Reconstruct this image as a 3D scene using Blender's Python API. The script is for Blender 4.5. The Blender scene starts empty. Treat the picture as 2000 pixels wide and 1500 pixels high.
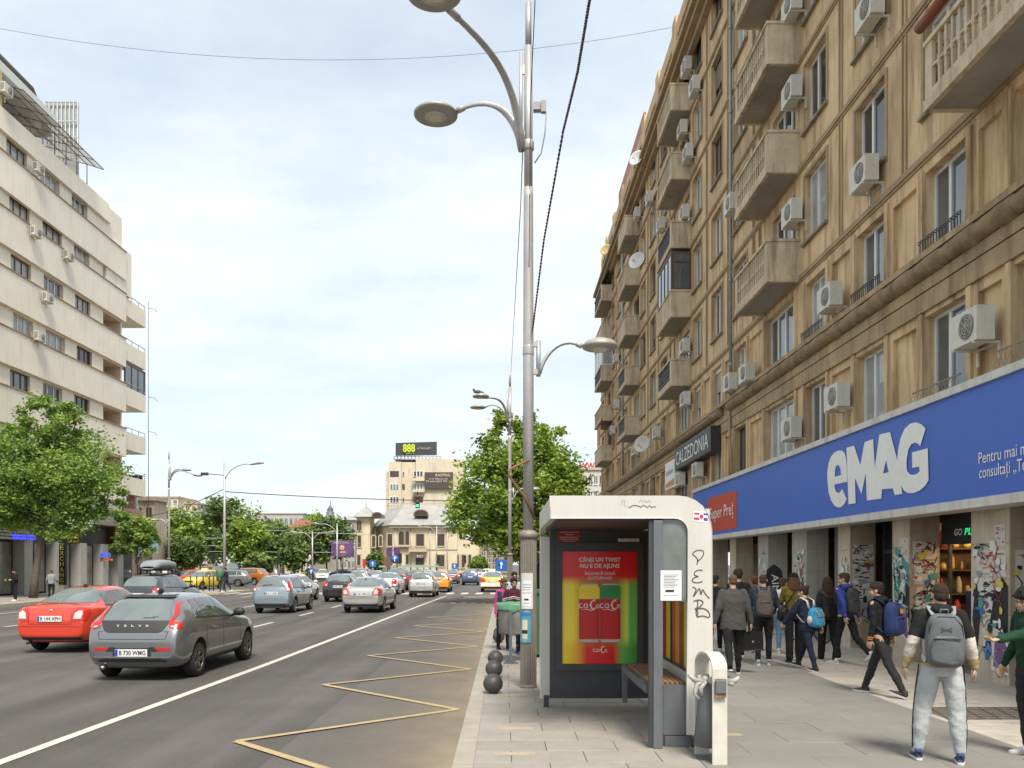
import bpy, bmesh, math, random
import numpy as np
from mathutils import Vector, Matrix, noise as mnoise
from mathutils.bvhtree import BVHTree
from mathutils.geometry import delaunay_2d_cdt, tessellate_polygon
R = math.radians; PI = math.pi
rnd = random.Random(7)
scene = bpy.context.scene
COL = scene.collection
# ---------------------------------------------------------------- camera, sky, sun, exposure
cd = bpy.data.cameras.new('camera'); cam = bpy.data.objects.new('camera', cd); COL.objects.link(cam)
cam.location = (0, 0, 1.95); cam.rotation_euler = (R(90), 0, 0)
cd.sensor_width = 36; cd.lens = 28.8; cd.shift_x = .0075; cd.shift_y = .1765
cd.clip_start = .1; cd.clip_end = 6000
scene.camera = cam
F = 1600.; HZ = 1103.; VX = 985.; EYE = 1.95; RZ = -.12
SUN_EL, SUN_AZ = R(56), R(166)          # behind the camera, a little to the right
wd = bpy.data.worlds.new('World'); scene.world = wd; wd.use_nodes = True
nt = wd.node_tree; nt.nodes.clear()
def NN(t, typ, **kw):
    n = t.nodes.new(typ)
    for k, v in kw.items():
        if k.startswith('i_'):
            n.inputs[k[2:].replace('_', ' ')].default_value = v
        else: setattr(n, k, v)
    return n
sky = NN(nt, 'ShaderNodeTexSky', sky_type='NISHITA', sun_disc=False)
sky.sun_elevation = SUN_EL; sky.sun_rotation = SUN_AZ; sky.air_density = 1.1; sky.dust_density = 1.5; sky.ozone_density = 1.2
bg1 = NN(nt, 'ShaderNodeBackground'); bg1.inputs[1].default_value = .105
nt.links.new(sky.outputs[0], bg1.inputs[0])
tc = NN(nt, 'ShaderNodeTexCoord'); sep = NN(nt, 'ShaderNodeSeparateXYZ'); nt.links.new(tc.outputs['Generated'], sep.inputs[0])
def mth(t, op, a, b=None, clamp=False):
    n = t.nodes.new('ShaderNodeMath'); n.operation = op; n.use_clamp = clamp
    for i, q in enumerate((a, b)):
        if q is None: continue
        if isinstance(q, (int, float)): n.inputs[i].default_value = q
        else: t.links.new(q, n.inputs[i])
    return n.outputs[0]
zz = mth(nt, 'ADD', mth(nt, 'MAXIMUM', sep.outputs[2], 0.0), .22)
cmb = NN(nt, 'ShaderNodeCombineXYZ')
nt.links.new(mth(nt, 'DIVIDE', sep.outputs[0], zz), cmb.inputs[0]); nt.links.new(mth(nt, 'DIVIDE', sep.outputs[1], zz), cmb.inputs[1])
mp = NN(nt, 'ShaderNodeMapping'); mp.inputs['Scale'].default_value = (.75, 1.0, 1); mp.inputs['Rotation'].default_value = (0, 0, R(-18)); mp.inputs['Location'].default_value = (2.35, .4, 0)
nt.links.new(cmb.outputs[0], mp.inputs[0])
n1 = NN(nt, 'ShaderNodeTexNoise'); n1.inputs['Scale'].default_value = 1.15; n1.inputs['Detail'].default_value = 7; n1.inputs['Roughness'].default_value = .52; n1.inputs['Distortion'].default_value = .5
nt.links.new(mp.outputs[0], n1.inputs[0])
n2 = NN(nt, 'ShaderNodeTexNoise'); n2.inputs['Scale'].default_value = 3.2; n2.inputs['Detail'].default_value = 8; n2.inputs['Roughness'].default_value = .6
nt.links.new(mp.outputs[0], n2.inputs[0])
cr = NN(nt, 'ShaderNodeValToRGB'); cr.color_ramp.elements[0].position = .31; cr.color_ramp.elements[0].color = (.5, .5, .5, 1); cr.color_ramp.elements[1].position = .58; cr.color_ramp.elements[1].color = (.97, .97, .97, 1)
nt.links.new(mth(nt, 'ADD', mth(nt, 'MULTIPLY', n1.outputs[0], .8), mth(nt, 'MULTIPLY', n2.outputs[0], .2)), cr.inputs[0])
cc = NN(nt, 'ShaderNodeValToRGB'); cc.color_ramp.elements[0].position = .3; cc.color_ramp.elements[0].color = (.72, .81, .88, 1); cc.color_ramp.elements[1].position = .7; cc.color_ramp.elements[1].color = (.90, .93, .95, 1)
nt.links.new(n2.outputs[0], cc.inputs[0])
bg2 = NN(nt, 'ShaderNodeBackground'); bg2.inputs[1].default_value = .615
nt.links.new(cc.outputs[0], bg2.inputs[0])
mx = NN(nt, 'ShaderNodeMixShader'); nt.links.new(cr.outputs[0], mx.inputs[0]); nt.links.new(bg1.outputs[0], mx.inputs[1]); nt.links.new(bg2.outputs[0], mx.inputs[2])
wo = NN(nt, 'ShaderNodeOutputWorld'); nt.links.new(mx.outputs[0], wo.inputs[0])
sd = bpy.data.lights.new('sun', 'SUN'); sd.energy = 2.7; sd.angle = R(18); sd.color = (1, .93, .83)
so = bpy.data.objects.new('sun', sd); COL.objects.link(so)
sdir = Vector((math.sin(SUN_AZ) * math.cos(SUN_EL), math.cos(SUN_AZ) * math.cos(SUN_EL), math.sin(SUN_EL)))
so.rotation_euler = sdir.to_track_quat('Z', 'Y').to_euler()
vs = scene.view_settings; vs.view_transform = 'Standard'; vs.look = 'None'; vs.gamma = 1; vs.use_curve_mapping = False; vs.exposure = 0.98
try:
    scene.cycles.max_bounces = 6; scene.cycles.diffuse_bounces = 3; scene.cycles.glossy_bounces = 3; scene.cycles.transmission_bounces = 4; scene.cycles.transparent_max_bounces = 6
    scene.cycles.caustics_reflective = False; scene.cycles.caustics_refractive = False
except Exception: pass
# ---------------------------------------------------------------- mesh helpers
class MB:
    def __init__(s): s.v = []; s.f = []; s.m = []; s.s = []
    def add(s, vs, fs, mi=0, sm=False):
        o = len(s.v); s.v += [tuple(p) for p in vs]
        for f in fs: s.f.append(tuple(i + o for i in f)); s.m.append(mi); s.s.append(sm)
        return s
    def box(s, x0, x1, y0, y1, z0, z1, mi=0):
        return s.add([(x0, y0, z0), (x1, y0, z0), (x1, y1, z0), (x0, y1, z0), (x0, y0, z1), (x1, y0, z1), (x1, y1, z1), (x0, y1, z1)],
                     [(0, 3, 2, 1), (4, 5, 6, 7), (0, 1, 5, 4), (1, 2, 6, 5), (2, 3, 7, 6), (3, 0, 4, 7)], mi)
    def quad(s, a, b, c, d, mi=0): return s.add([a, b, c, d], [(0, 1, 2, 3)], mi)
    def tube(s, pts, rad, n=8, mi=0, cap=True, squash=None):
        pts = [Vector(p) for p in pts]; N = len(pts)
        if not hasattr(rad, '__len__'): rad = [rad] * N
        up = None; vs = []
        for i, p in enumerate(pts):
            t = (pts[min(i + 1, N - 1)] - pts[max(i - 1, 0)]).normalized()
            if up is None: up = Vector((0, 0, 1)) if abs(t.z) < .9 else Vector((0, 1, 0))
            a = t.cross(up).normalized(); b = a.cross(t).normalized(); up = b
            r = rad[i]; ra, rb = (r if hasattr(r, '__len__') else (r, r))
            for k in range(n):
                th = 2 * PI * k / n; vs.append(p + a * math.cos(th) * ra + b * math.sin(th) * rb)
        fs = [(i * n + k, i * n + (k + 1) % n, (i + 1) * n + (k + 1) % n, (i + 1) * n + k) for i in range(N - 1) for k in range(n)]
        if cap: fs += [tuple(range(n - 1, -1, -1)), tuple(range((N - 1) * n, N * n))]
        return s.add(vs, fs, mi, True)
    def lathe(s, prof, n=16, c=(0, 0, 0), mi=0, axis='z', sm=True, caps=True):
        vs = []
        for r, h in prof:
            for k in range(n):
                th = 2 * PI * k / n; a, b = r * math.cos(th), r * math.sin(th)
                p = (a, b, h) if axis == 'z' else ((h, a, b) if axis == 'x' else (a, h, b))
                vs.append((p[0] + c[0], p[1] + c[1], p[2] + c[2]))
        N = len(prof)
        fs = [(i * n + k, i * n + (k + 1) % n, (i + 1) * n + (k + 1) % n, (i + 1) * n + k) for i in range(N - 1) for k in range(n)]
        if caps: fs += [tuple(range(n - 1, -1, -1)), tuple(range((N - 1) * n, N * n))]
        return s.add(vs, fs, mi, sm)
    def ell(s, c, r, mi=0, nu=14, nv=10, rot=None):
        vs = []; fs = []
        for i in range(1, nv):
            ph = PI * i / nv
            for k in range(nu):
                th = 2 * PI * k / nu
                p = Vector((r[0] * math.sin(ph) * math.cos(th), r[1] * math.sin(ph) * math.sin(th), r[2] * math.cos(ph)))
                if rot is not None: p = rot @ p
                vs.append(p + Vector(c))
        t = Vector((0, 0, r[2])); b = Vector((0, 0, -r[2]))
        if rot is not None: t = rot @ t; b = rot @ b
        vs += [t + Vector(c), b + Vector(c)]; T = len(vs) - 2
        for i in range(nv - 2):
            for k in range(nu): fs.append((i * nu + k, (i + 1) * nu + k, (i + 1) * nu + (k + 1) % nu, i * nu + (k + 1) % nu))
        for k in range(nu):
            fs.append((T, k, (k + 1) % nu)); o = (nv - 2) * nu; fs.append((T + 1, o + (k + 1) % nu, o + k))
        return s.add(vs, fs, mi, True)
    def prism(s, poly, fn, h0, h1, mi=0):
        """poly: 2-D outline; fn(a, b, h) -> 3-D point"""
        n = len(poly); tri = tessellate_polygon([[Vector((a, b, 0)) for a, b in poly]])
        vs = [fn(a, b, h0) for a, b in poly] + [fn(a, b, h1) for a, b in poly]
        fs = [tuple(t) for t in tri] + [tuple(i + n for i in t) for t in tri] + [(i, (i + 1) % n, n + (i + 1) % n, n + i) for i in range(n)]
        return s.add(vs, fs, mi)
    def flat(s, loops, fn, h, mi=0):
        """outline with holes, triangulated"""
        tri = tessellate_polygon([[Vector((a, b, 0)) for a, b in L] for L in loops])
        vs = [fn(a, b, h) for L in loops for a, b in L]
        return s.add(vs, [tuple(t) for t in tri], mi)
    def ribbon(s, pts, w, fn, h, mi=0, h0=None):
        n = len(pts); L = []
        for i, p in enumerate(pts):
            a = pts[max(i - 1, 0)]; b = pts[min(i + 1, n - 1)]
            dx, dy = b[0] - a[0], b[1] - a[1]; l = math.hypot(dx, dy) or 1
            ww = w[i] if hasattr(w, '__len__') else w
            L.append((p[0] - dy / l * ww / 2, p[1] + dx / l * ww / 2)); L.append((p[0] + dy / l * ww / 2, p[1] - dx / l * ww / 2))
        vs = [fn(a, b, h) for a, b in L]
        return s.add(vs, [(2 * i, 2 * i + 1, 2 * i + 3, 2 * i + 2) for i in range(n - 1)], mi)
    def mesh(s, name, mats):
        me = bpy.data.meshes.new(name); me.from_pydata(s.v, [], s.f)
        for m in (mats if isinstance(mats, (list, tuple)) else [mats]): me.materials.append(m)
        if any(s.m): me.polygons.foreach_set('material_index', s.m)
        if any(s.s): me.polygons.foreach_set('use_smooth', s.s)
        me.update(); return me
    def build(s, name, mats, parent=None, loc=None, rz=None, **k):
        return mk(name, s.mesh(name, mats), parent, loc, rz, **k)
def mk(name, me, parent=None, loc=None, rz=None, **k):
    o = bpy.data.objects.new(name, me); COL.objects.link(o)
    if parent is not None:
        o.parent = parent
        if parent.name in WORLDT: o.matrix_parent_inverse = Matrix.Translation(-Vector(parent.location))
    if loc is not None: o.location = loc
    if rz is not None: o.rotation_euler = (0, 0, rz)
    for a, b in k.items(): o[a] = b
    return o
def tag(o, label=None, cat=None, group=None, kind=None):
    if label: o['label'] = label
    if cat: o['category'] = cat
    if group: o['group'] = group
    if kind: o['kind'] = kind
    return o
def thing(name, loc, label, cat, group=None, rz=0):
    o = bpy.data.objects.new(name, None); COL.objects.link(o); o.location = loc; o.rotation_euler = (0, 0, rz)
    o.empty_display_size = .2
    return tag(o, label, cat, group)
WORLDT = set()
def wthing(loc, name, label, cat, group=None):
    o = thing(name, loc, label, cat, group); WORLDT.add(o.name); return o
def struct(o): o['kind'] = 'structure'; return o
def copy_tree(o, parent=None, top=True):
    c = o.copy(); COL.objects.link(c)
    if not top: c.parent = parent
    for ch in list(o.children): copy_tree(ch, c, False)
    return c
def bevel(o, w=.01, seg=2, angle=40):
    m = o.modifiers.new('bevel', 'BEVEL'); m.width = w; m.segments = seg; m.limit_method = 'ANGLE'; m.angle_limit = R(angle); m.harden_normals = False
    return o
def ev_mesh(o, name):
    dg = bpy.context.evaluated_depsgraph_get(); dg.update()
    return bpy.data.meshes.new_from_object(o.evaluated_get(dg))
def px(x, y, X):      # a point of the picture on the vertical plane at distance X to the side -> (depth, height)
    d = F * X / (x - VX); return d, EYE + (HZ - y) * d / F
def pd(x, y, d):      # a point of the picture at depth d -> X, Z
    return (x - VX) * d / F, EYE + (HZ - y) * d / F
def gr(x, y, z=0.):   # a point of the picture on the ground -> X, depth
    d = F * (EYE - z) / (y - HZ); return (x - VX) * d / F, d
# ---------------------------------------------------------------- materials
MATS = {}
def mat(name, c, rough=.6, metal=0, var=.12, sc=4., bump=0, bsc=30., streak=0, streak_c=(.35, .3, .25), coord='pos', coat=0, ior=1.5, emit=None, es=0, spec=.5, blotch=0, blotch_c=(.2, .17, .13), trans=0, fine=0, alpha=None):
    if name in MATS: return MATS[name]
    m = bpy.data.materials.new(name); m.use_nodes = True; t = m.node_tree; b = t.nodes['Principled BSDF']
    b.inputs['Roughness'].default_value = rough; b.inputs['Metallic'].default_value = metal; b.inputs['IOR'].default_value = ior
    b.inputs['Specular IOR Level'].default_value = spec
    if coat: b.inputs['Coat Weight'].default_value = coat; b.inputs['Coat Roughness'].default_value = .04
    if emit: b.inputs['Emission Color'].default_value = (*emit, 1); b.inputs['Emission Strength'].default_value = es
    if alpha is not None: b.inputs['Alpha'].default_value = alpha
    if coord == 'pos': g = t.nodes.new('ShaderNodeNewGeometry').outputs['Position']
    else: g = t.nodes.new('ShaderNodeTexCoord').outputs['Object']
    n = NN(t, 'ShaderNodeTexNoise'); n.inputs['Scale'].default_value = sc; n.inputs['Detail'].default_value = 6; n.inputs['Roughness'].default_value = .6
    t.links.new(g, n.inputs[0])
    r = NN(t, 'ShaderNodeValToRGB'); e = r.color_ramp.elements
    e[0].position = .3; e[1].position = .7
    e[0].color = (*[max(0, q * (1 - var)) for q in c], 1); e[1].color = (*[min(1, q * (1 + var)) for q in c], 1)
    t.links.new(n.outputs[0], r.inputs[0]); out = r.outputs[0]
    def mixin(fac, colr, src, mode='MIX'):
        x = t.nodes.new('ShaderNodeMix'); x.data_type = 'RGBA'; x.blend_type = mode
        t.links.new(fac, x.inputs[0]); t.links.new(src, x.inputs[6]); x.inputs[7].default_value = (*colr, 1); return x.outputs[2]
    if streak:
        mpn = NN(t, 'ShaderNodeMapping'); mpn.inputs['Scale'].default_value = (2.2, 2.2, .22); t.links.new(g, mpn.inputs[0])
        s2 = NN(t, 'ShaderNodeTexNoise'); s2.inputs['Scale'].default_value = 1.6; s2.inputs['Detail'].default_value = 7; s2.inputs['Roughness'].default_value = .65; t.links.new(mpn.outputs[0], s2.inputs[0])
        rr = NN(t, 'ShaderNodeMapRange'); rr.inputs[1].default_value = .47; rr.inputs[2].default_value = .7; rr.inputs[4].default_value = streak; t.links.new(s2.outputs[0], rr.inputs[0])
        out = mixin(rr.outputs[0], tuple(a * b_ for a, b_ in zip(c, streak_c)), out)
    if blotch:
        s3 = NN(t, 'ShaderNodeTexNoise'); s3.inputs['Scale'].default_value = sc * .45; s3.inputs['Detail'].default_value = 9; s3.inputs['Roughness'].default_value = .7; t.links.new(g, s3.inputs[0])
        rr = NN(t, 'ShaderNodeMapRange'); rr.inputs[1].default_value = .5; rr.inputs[2].default_value = .68; rr.inputs[4].default_value = blotch; t.links.new(s3.outputs[0], rr.inputs[0])
        out = mixin(rr.outputs[0], blotch_c, out)
    if fine:
        s4 = NN(t, 'ShaderNodeTexNoise'); s4.inputs['Scale'].default_value = 140; s4.inputs['Detail'].default_value = 3; t.links.new(g, s4.inputs[0])
        rr = NN(t, 'ShaderNodeMapRange'); rr.inputs[1].default_value = .35; rr.inputs[2].default_value = .7; rr.inputs[3].default_value = 1 - fine; rr.inputs[4].default_value = 1 + fine; t.links.new(s4.outputs[0], rr.inputs[0])
        x = t.nodes.new('ShaderNodeVectorMath'); x.operation = 'SCALE'; t.links.new(out, x.inputs[0]); t.links.new(rr.outputs[0], x.inputs['Scale']); out = x.outputs[0]
    t.links.new(out, b.inputs['Base Color'])
    if bump:
        nb = NN(t, 'ShaderNodeTexNoise'); nb.inputs['Scale'].default_value = bsc; nb.inputs['Detail'].default_value = 5; t.links.new(g, nb.inputs[0])
        bp = NN(t, 'ShaderNodeBump'); bp.inputs['Strength'].default_value = bump; bp.inputs['Distance'].default_value = .02; t.links.new(nb.outputs[0], bp.inputs['Height']); t.links.new(bp.outputs[0], b.inputs['Normal'])
    if trans:
        tr = NN(t, 'ShaderNodeBsdfTranslucent'); t.links.new(out, tr.inputs[0]); ms = NN(t, 'ShaderNodeMixShader'); ms.inputs[0].default_value = trans
        t.links.new(b.outputs[0], ms.inputs[1]); t.links.new(tr.outputs[0], ms.inputs[2]); t.links.new(ms.outputs[0], t.nodes['Material Output'].inputs[0])
    MATS[name] = m; return m
def lin(r, g, b): return tuple(((q / 255) / 12.92 if q < 10 else ((q / 255 + .055) / 1.055) ** 2.4) for q in (r, g, b))
def plain(name, c, rough=.5, **k): return mat(name, c, rough, var=k.pop('var', .05), **k)
ASPH = mat('asphalt', (.12, .113, .103), .85, var=.13, sc=.7, bump=.8, bsc=45, fine=.3, blotch=.25, blotch_c=(.085, .08, .073), spec=.3)
PAV = mat('pavement_base', (0.227, 0.210, 0.185), .8, var=.12, sc=2.5, bump=.2, fine=.12, blotch=.3, blotch_c=(0.143, 0.130, 0.109))
SLAB = [mat('slab_light', (0.302, 0.277, 0.239), .8, var=.1, sc=2.5, bump=.2, bsc=60, fine=.12, blotch=.4, blotch_c=(0.202, 0.181, 0.147)),
        mat('slab_mid', (0.277, 0.252, 0.214), .8, var=.1, sc=3, bump=.2, bsc=60, fine=.12, blotch=.4, blotch_c=(0.185, 0.164, 0.134)),
        mat('slab_grey', (.225, .215, .19), .75, var=.08, sc=1.4, bump=.15, bsc=70, fine=.12, blotch=.4, blotch_c=(0.155, 0.151, 0.133)),
        mat('slab_grey_dark', (.218, .208, .184), .75, var=.08, sc=1.6, bump=.15, bsc=70, fine=.12, blotch=.4, blotch_c=(0.143, 0.137, 0.122)),
        mat('plank_stone', (.50, .45, .37), .7, var=.1, sc=3, bump=.15, bsc=50, fine=.1, blotch=.4, blotch_c=(0.252, 0.223, 0.176)),
        mat('plank_stone_grey', (.44, .40, .34), .7, var=.1, sc=3, bump=.15, bsc=50, fine=.1, blotch=.4, blotch_c=(0.227, 0.202, 0.168)),
        mat('slab_tan', (0.386, 0.319, 0.227), .75, var=.1, sc=4, bump=.15, fine=.1)]
KERB = mat('kerb_stone', (0.336, 0.302, 0.252), .8, var=.1, sc=3, bump=.2, bsc=70, fine=.15, blotch=.35, blotch_c=(0.235, 0.210, 0.168))
WPAINT = mat('road_paint_white', (.54, .51, .45), .7, var=.12, sc=9, blotch=.35, blotch_c=(.4, .37, .33), fine=.1)
YPAINT = mat('road_paint_yellow', (.42, .31, .16), .7, var=.12, sc=6, blotch=.55, blotch_c=(.38, .30, .19), fine=.12)
GLASS = mat('window_glass', (.10, .12, .125), .04, var=.25, sc=1.2, spec=.9, ior=1.6)
GLASS2 = mat('window_glass_curtained', (.34, .36, .35), .1, var=.15, sc=2.5, spec=.7)
GLASS3 = mat('window_glass_dark', (.045, .045, .045), .05, var=.3, sc=1., spec=.7)
PVC = plain('white_pvc', (.72, .72, .69), .35)
BROWNF = plain('brown_window_frame', (.09, .055, .038), .5)
STEEL = mat('galvanised_steel', (.42, .42, .41), .45, metal=.35, var=.1, sc=6)
DARKM = plain('dark_metal', (.05, .052, .055), .45)
BLACK = plain('matt_black', (.015, .015, .016), .6)
ACW = mat('ac_casing', (.62, .60, .53), .5, var=.08, sc=5, streak=.25, coord='obj')
ACG = plain('ac_grille', (.12, .115, .1), .6)
# ---------------------------------------------------------------- ground, road, pavements
mb = MB(); mb.box(-900, 900, -30, 4000, RZ - .5, RZ)
struct(mb.build('road', [ASPH]))
G2 = lambda a, b, h: (a, b, h)
# beige dust along the kerb
dm = mat('road_dust', (.40, .32, .22), .95, var=.12, sc=2, fine=.12)
t = dm.node_tree; bs = t.nodes['Principled BSDF']; g = t.nodes.new('ShaderNodeNewGeometry'); sx = t.nodes.new('ShaderNodeSeparateXYZ'); t.links.new(g.outputs['Position'], sx.inputs[0])
ns = NN(t, 'ShaderNodeTexNoise'); ns.inputs['Scale'].default_value = .8; ns.inputs['Detail'].default_value = 7; t.links.new(g.outputs['Position'], ns.inputs[0])
mr = NN(t, 'ShaderNodeMapRange'); mr.inputs[1].default_value = -2.4; mr.inputs[2].default_value = -.55; mr.inputs[4].default_value = 1.0; t.links.new(sx.outputs[0], mr.inputs[0])
a_ = mth(t, 'POWER', mr.outputs[0], 1.7); a_ = mth(t, 'MULTIPLY', a_, mth(t, 'ADD', mth(t, 'MULTIPLY', ns.outputs[0], 1.0), .25), True); t.links.new(mth(t, 'MULTIPLY', a_, .62), bs.inputs['Alpha'])
mb = MB(); mb.quad((-2.45, -10, RZ + .012), (-.51, -10, RZ + .012), (-.51, 58, RZ + .012), (-2.45, 58, RZ + .012))
o = mb.build('road_dust', [dm]); tag(o, kind='stuff'); o['label'] = 'pale dust gathered on the road along the kerb'
# tyre-polished darker wear lanes
mp_ = mat('road_wear', (.08, .076, .07), .75, var=.15, sc=.8, fine=.15)
t = mp_.node_tree; bs = t.nodes['Principled BSDF']; g = t.nodes.new('ShaderNodeNewGeometry'); mpn = NN(t, 'ShaderNodeMapping'); mpn.inputs['Scale'].default_value = (.9, .045, 1); t.links.new(g.outputs['Position'], mpn.inputs[0])
ns = NN(t, 'ShaderNodeTexNoise'); ns.inputs['Scale'].default_value = 1.; ns.inputs['Detail'].default_value = 6; t.links.new(mpn.outputs[0], ns.inputs[0])
mr = NN(t, 'ShaderNodeMapRange'); mr.inputs[1].default_value = .42; mr.inputs[2].default_value = .7; mr.inputs[4].default_value = .4; t.links.new(ns.outputs[0], mr.inputs[0]); t.links.new(mr.outputs[0], bs.inputs['Alpha'])
mb = MB(); mb.quad((-24, -5, RZ + .004), (-2.5, -5, RZ + .004), (-2.5, 120, RZ + .004), (-24, 120, RZ + .004)); tag(mb.build('road_wear', [mp_]), kind='structure')
def mark(pts, w, m, name='road_marking'):
    q = MB(); q.ribbon(pts, w, G2, RZ + .008); return q.build(name, [m], kind='structure')
mark([(-5.35, 2), (-5.27, 8.56), (-4.93, 16.8), (-4.55, 30), (-4.2, 43), (-3.85, 54)], .15, WPAINT)
mark([(-3.85, 54), (-2.6, 55)], .1, WPAINT)
for x, st, ln, y0, y1 in ((-8.3, 6.2, 2.4, 20.8, 60), (-12.6, 8.2, 3.0, 15, 60), (-16.6, 8.2, 3.0, 19, 60), (-21.2, 8.2, 3.2, 17, 60)):
    y = y0
    q = MB()
    while y < y1:
        q.ribbon([(x, y), (x, y + ln)], .14, G2, RZ + .008); y += st
    q.build('lane_dashes', [WPAINT], kind='structure')
# yellow zigzag of the bus stop
z = MB(); y = 9.55; pts = []
k = 0
zl = lambda a, b: z.ribbon([a, b], .105, G2, RZ + .0165 + .0005 * (k % 2))
prev = (-.68, 7.15)
for i in range(6):
    L_ = (-3.12 + .02 * i, y); zl(prev, L_); k += 1; Rr = (-.66, y + 2.1); zl(L_, Rr); k += 1; prev = Rr; y += 4.5
z.build('zigzag_marking', [YPAINT], kind='structure')
q = MB()
for x in np.arange(-2.9, -.7, .55): q.box(x, x + .28, 43.9, 44.6, RZ + .001, RZ + .0085)
q.build('yellow_marking', [YPAINT], kind='structure')
q = MB()
for x in np.arange(-22, 1.0, 1.05): q.box(x, x + .5, 57.4, 60.6, RZ + .001, RZ + .0085)
q.box(-2.6, -.8, 52.2, 52.5, RZ + .001, RZ + .0085)
q.build('crosswalk_marking', [WPAINT], kind='structure')
# right pavement: base with bed, kerb stones, slabs
mb = MB(); mb.box(-.3, 8.3, -8, 60.5, RZ - .3, -.03); mb.box(8.3, 30, -8, 90, RZ - .3, -.02); mb.box(-.3, 3, 60.5, 61, RZ - .3, -.03)
pv = struct(mb.build('pavement', [PAV]))
mb = MB(); mb.box(-.3, 1.95, 22, 60.5, -.03, -.002)
mb.build('distant_slabs', [SLAB[0]], pv); mb = MB(); mb.box(1.95, 5.5, 22, 60.5, -.03, -.002); mb.build('distant_grey_slabs', [SLAB[2]], pv)
mb = MB(); mb.box(5.5, 8.3, 22, 60.5, -.03, -.002); mb.build('distant_light_slabs', [SLAB[5]], pv)
mb = MB(); mb.box(0, .205, 0, .992, -.18, .0); ks = mb.mesh('kerb_stone', [KERB])
for i in range(0, 62): mk('kerb_stone', ks, pv, (-.506, -1 + i, 0))
def slabs(x0, x1, y0, y1, w, d, mats, name, stag=0, g=.006, seed=1):
    rr = random.Random(seed); cache = {}
    y = y0; row = 0
    while y < y1 - 1e-6:
        x = x0 - (stag * w if row % 2 else 0)
        while x < x1 - 1e-6:
            a = max(x, x0); b = min(x + w, x1)
            if b - a > .04:
                m = rr.choice(mats); key = (round(b - a, 3), m.name)
                if key not in cache:
                    q = MB(); ww = b - a - g; dd = d - g; e = .004
                    q.add([(0, 0, -.03), (ww, 0, -.03), (ww, dd, -.03), (0, dd, -.03), (0, 0, -e), (ww, 0, -e), (ww, dd, -e), (0, dd, -e), (e, e, 0), (ww - e, e, 0), (ww - e, dd - e, 0), (e, dd - e, 0)],
                          [(0, 1, 5, 4), (1, 2, 6, 5), (2, 3, 7, 6), (3, 0, 4, 7), (4, 5, 9, 8), (5, 6, 10, 9), (6, 7, 11, 10), (7, 4, 8, 11), (8, 9, 10, 11)])
                    cache[key] = q.mesh(name, [m])
                mk(name, cache[key], pv, (a, y, rr.uniform(-.002, .001)))
            x += w
        y += d; row += 1
def slabfield(x0, x1, y0, y1, w, d, m, name, g=.006):
    q = MB(); y = y0; row = 0
    while y < y1 - 1e-6:
        x = x0 - (.5 * w if row % 2 else 0)
        while x < x1 - 1e-6:
            a = max(x, x0); b = min(x + w, x1)
            if b - a > .04: q.box(a, b - g, y, y + d - g, -.03, 0)
            x += w
        y += d; row += 1
    o = q.build(name, [m], pv); o['kind'] = 'stuff'
slabs(-.3, 1.95, 6.6, 15, .75, .5, [SLAB[0], SLAB[0], SLAB[1], SLAB[0]], 'paving_slab', .5, seed=3)
slabfield(-.3, 1.95, 15, 22, .75, .5, SLAB[0], 'paving_slabs_far', .012)
slabs(1.95, 5.5, 6.6, 15.0, 1.184, .6, [SLAB[2], SLAB[3], SLAB[2]], 'paving_slab', .5, .004, seed=4)
slabfield(1.95, 5.5, 15.0, 22.2, 1.184, .6, SLAB[2], 'grey_slabs_far', .006)
slabs(5.5, 8.3, 8.2, 14.2, 1.4, .2, [SLAB[4], SLAB[4], SLAB[5]], 'stone_plank', .5, .009, seed=5)
slabfield(5.5, 8.3, 14.2, 22.2, 1.4, .2, SLAB[5], 'stone_planks_far', .012)
slabfield(5.5, 8.3, 4.2, 8.2, 1.4, .2, SLAB[4], 'stone_planks_near', .009)
q = MB()   # small tan inlays
for x, y in ((-.1, 12.2), (-.08, 9.7), (-.1, 8.4), (2.3, 9.35), (2.5, 11.4)): q.box(x, x + .42, y, y + .12, -.01, .003)
q.build('tan_inlay', [SLAB[6]], pv)
# iron cover set in the light paving
o = thing('manhole_cover', (6.35, 10.75, 0), 'dark patterned square cover sunk in the light stone paving', 'manhole cover')
q = MB(); q.box(-.75, .75, -.45, .45, -.01, .006); q.build('cover_plate', [mat('worn_stone_dark', (.2, .17, .13), .8, var=.25, sc=8, bump=.4)], o)
q = MB()
for i in range(-3, 4): q.ribbon([(i * .22 - .1, -.43), (i * .22 + .1, .43)], .018, G2, .009); q.ribbon([(-.73, i * .13), (.73, i * .13)], .018, G2, .0095)
q.build('relief', [DARKM], o)
# left pavement with corner
mb = MB()
for x0, x1, y0, y1 in ((-40, -25, -8, 64), (-25, -20, 57, 64), (-200, -40, -8, 64)): mb.box(x0, x1, y0, y1, RZ - .3, 0)
lp = struct(mb.build('left_pavement', [SLAB[0]]))
mb = MB(); mb.box(-25, -24.75, -8, 57, RZ - .2, .005); mb.box(-25, -19.8, 56.75, 57, RZ - .2, .005); mb.box(-20, -19.75, 57, 64, RZ - .2, .005); mb.build('left_kerb', [mat('kerb_yellowed', (.45, .38, .26), .8)], lp)
mb = MB(); mb.box(-120, 40, 138, 148, RZ - .2, 0); mb.box(-110, -34, 100, 138, RZ - .2, 0); struct(mb.build('far_pavement', [SLAB[0]]))
mb = MB(); mb.box(-300, 300, 300, 301, RZ, 7); 
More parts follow.
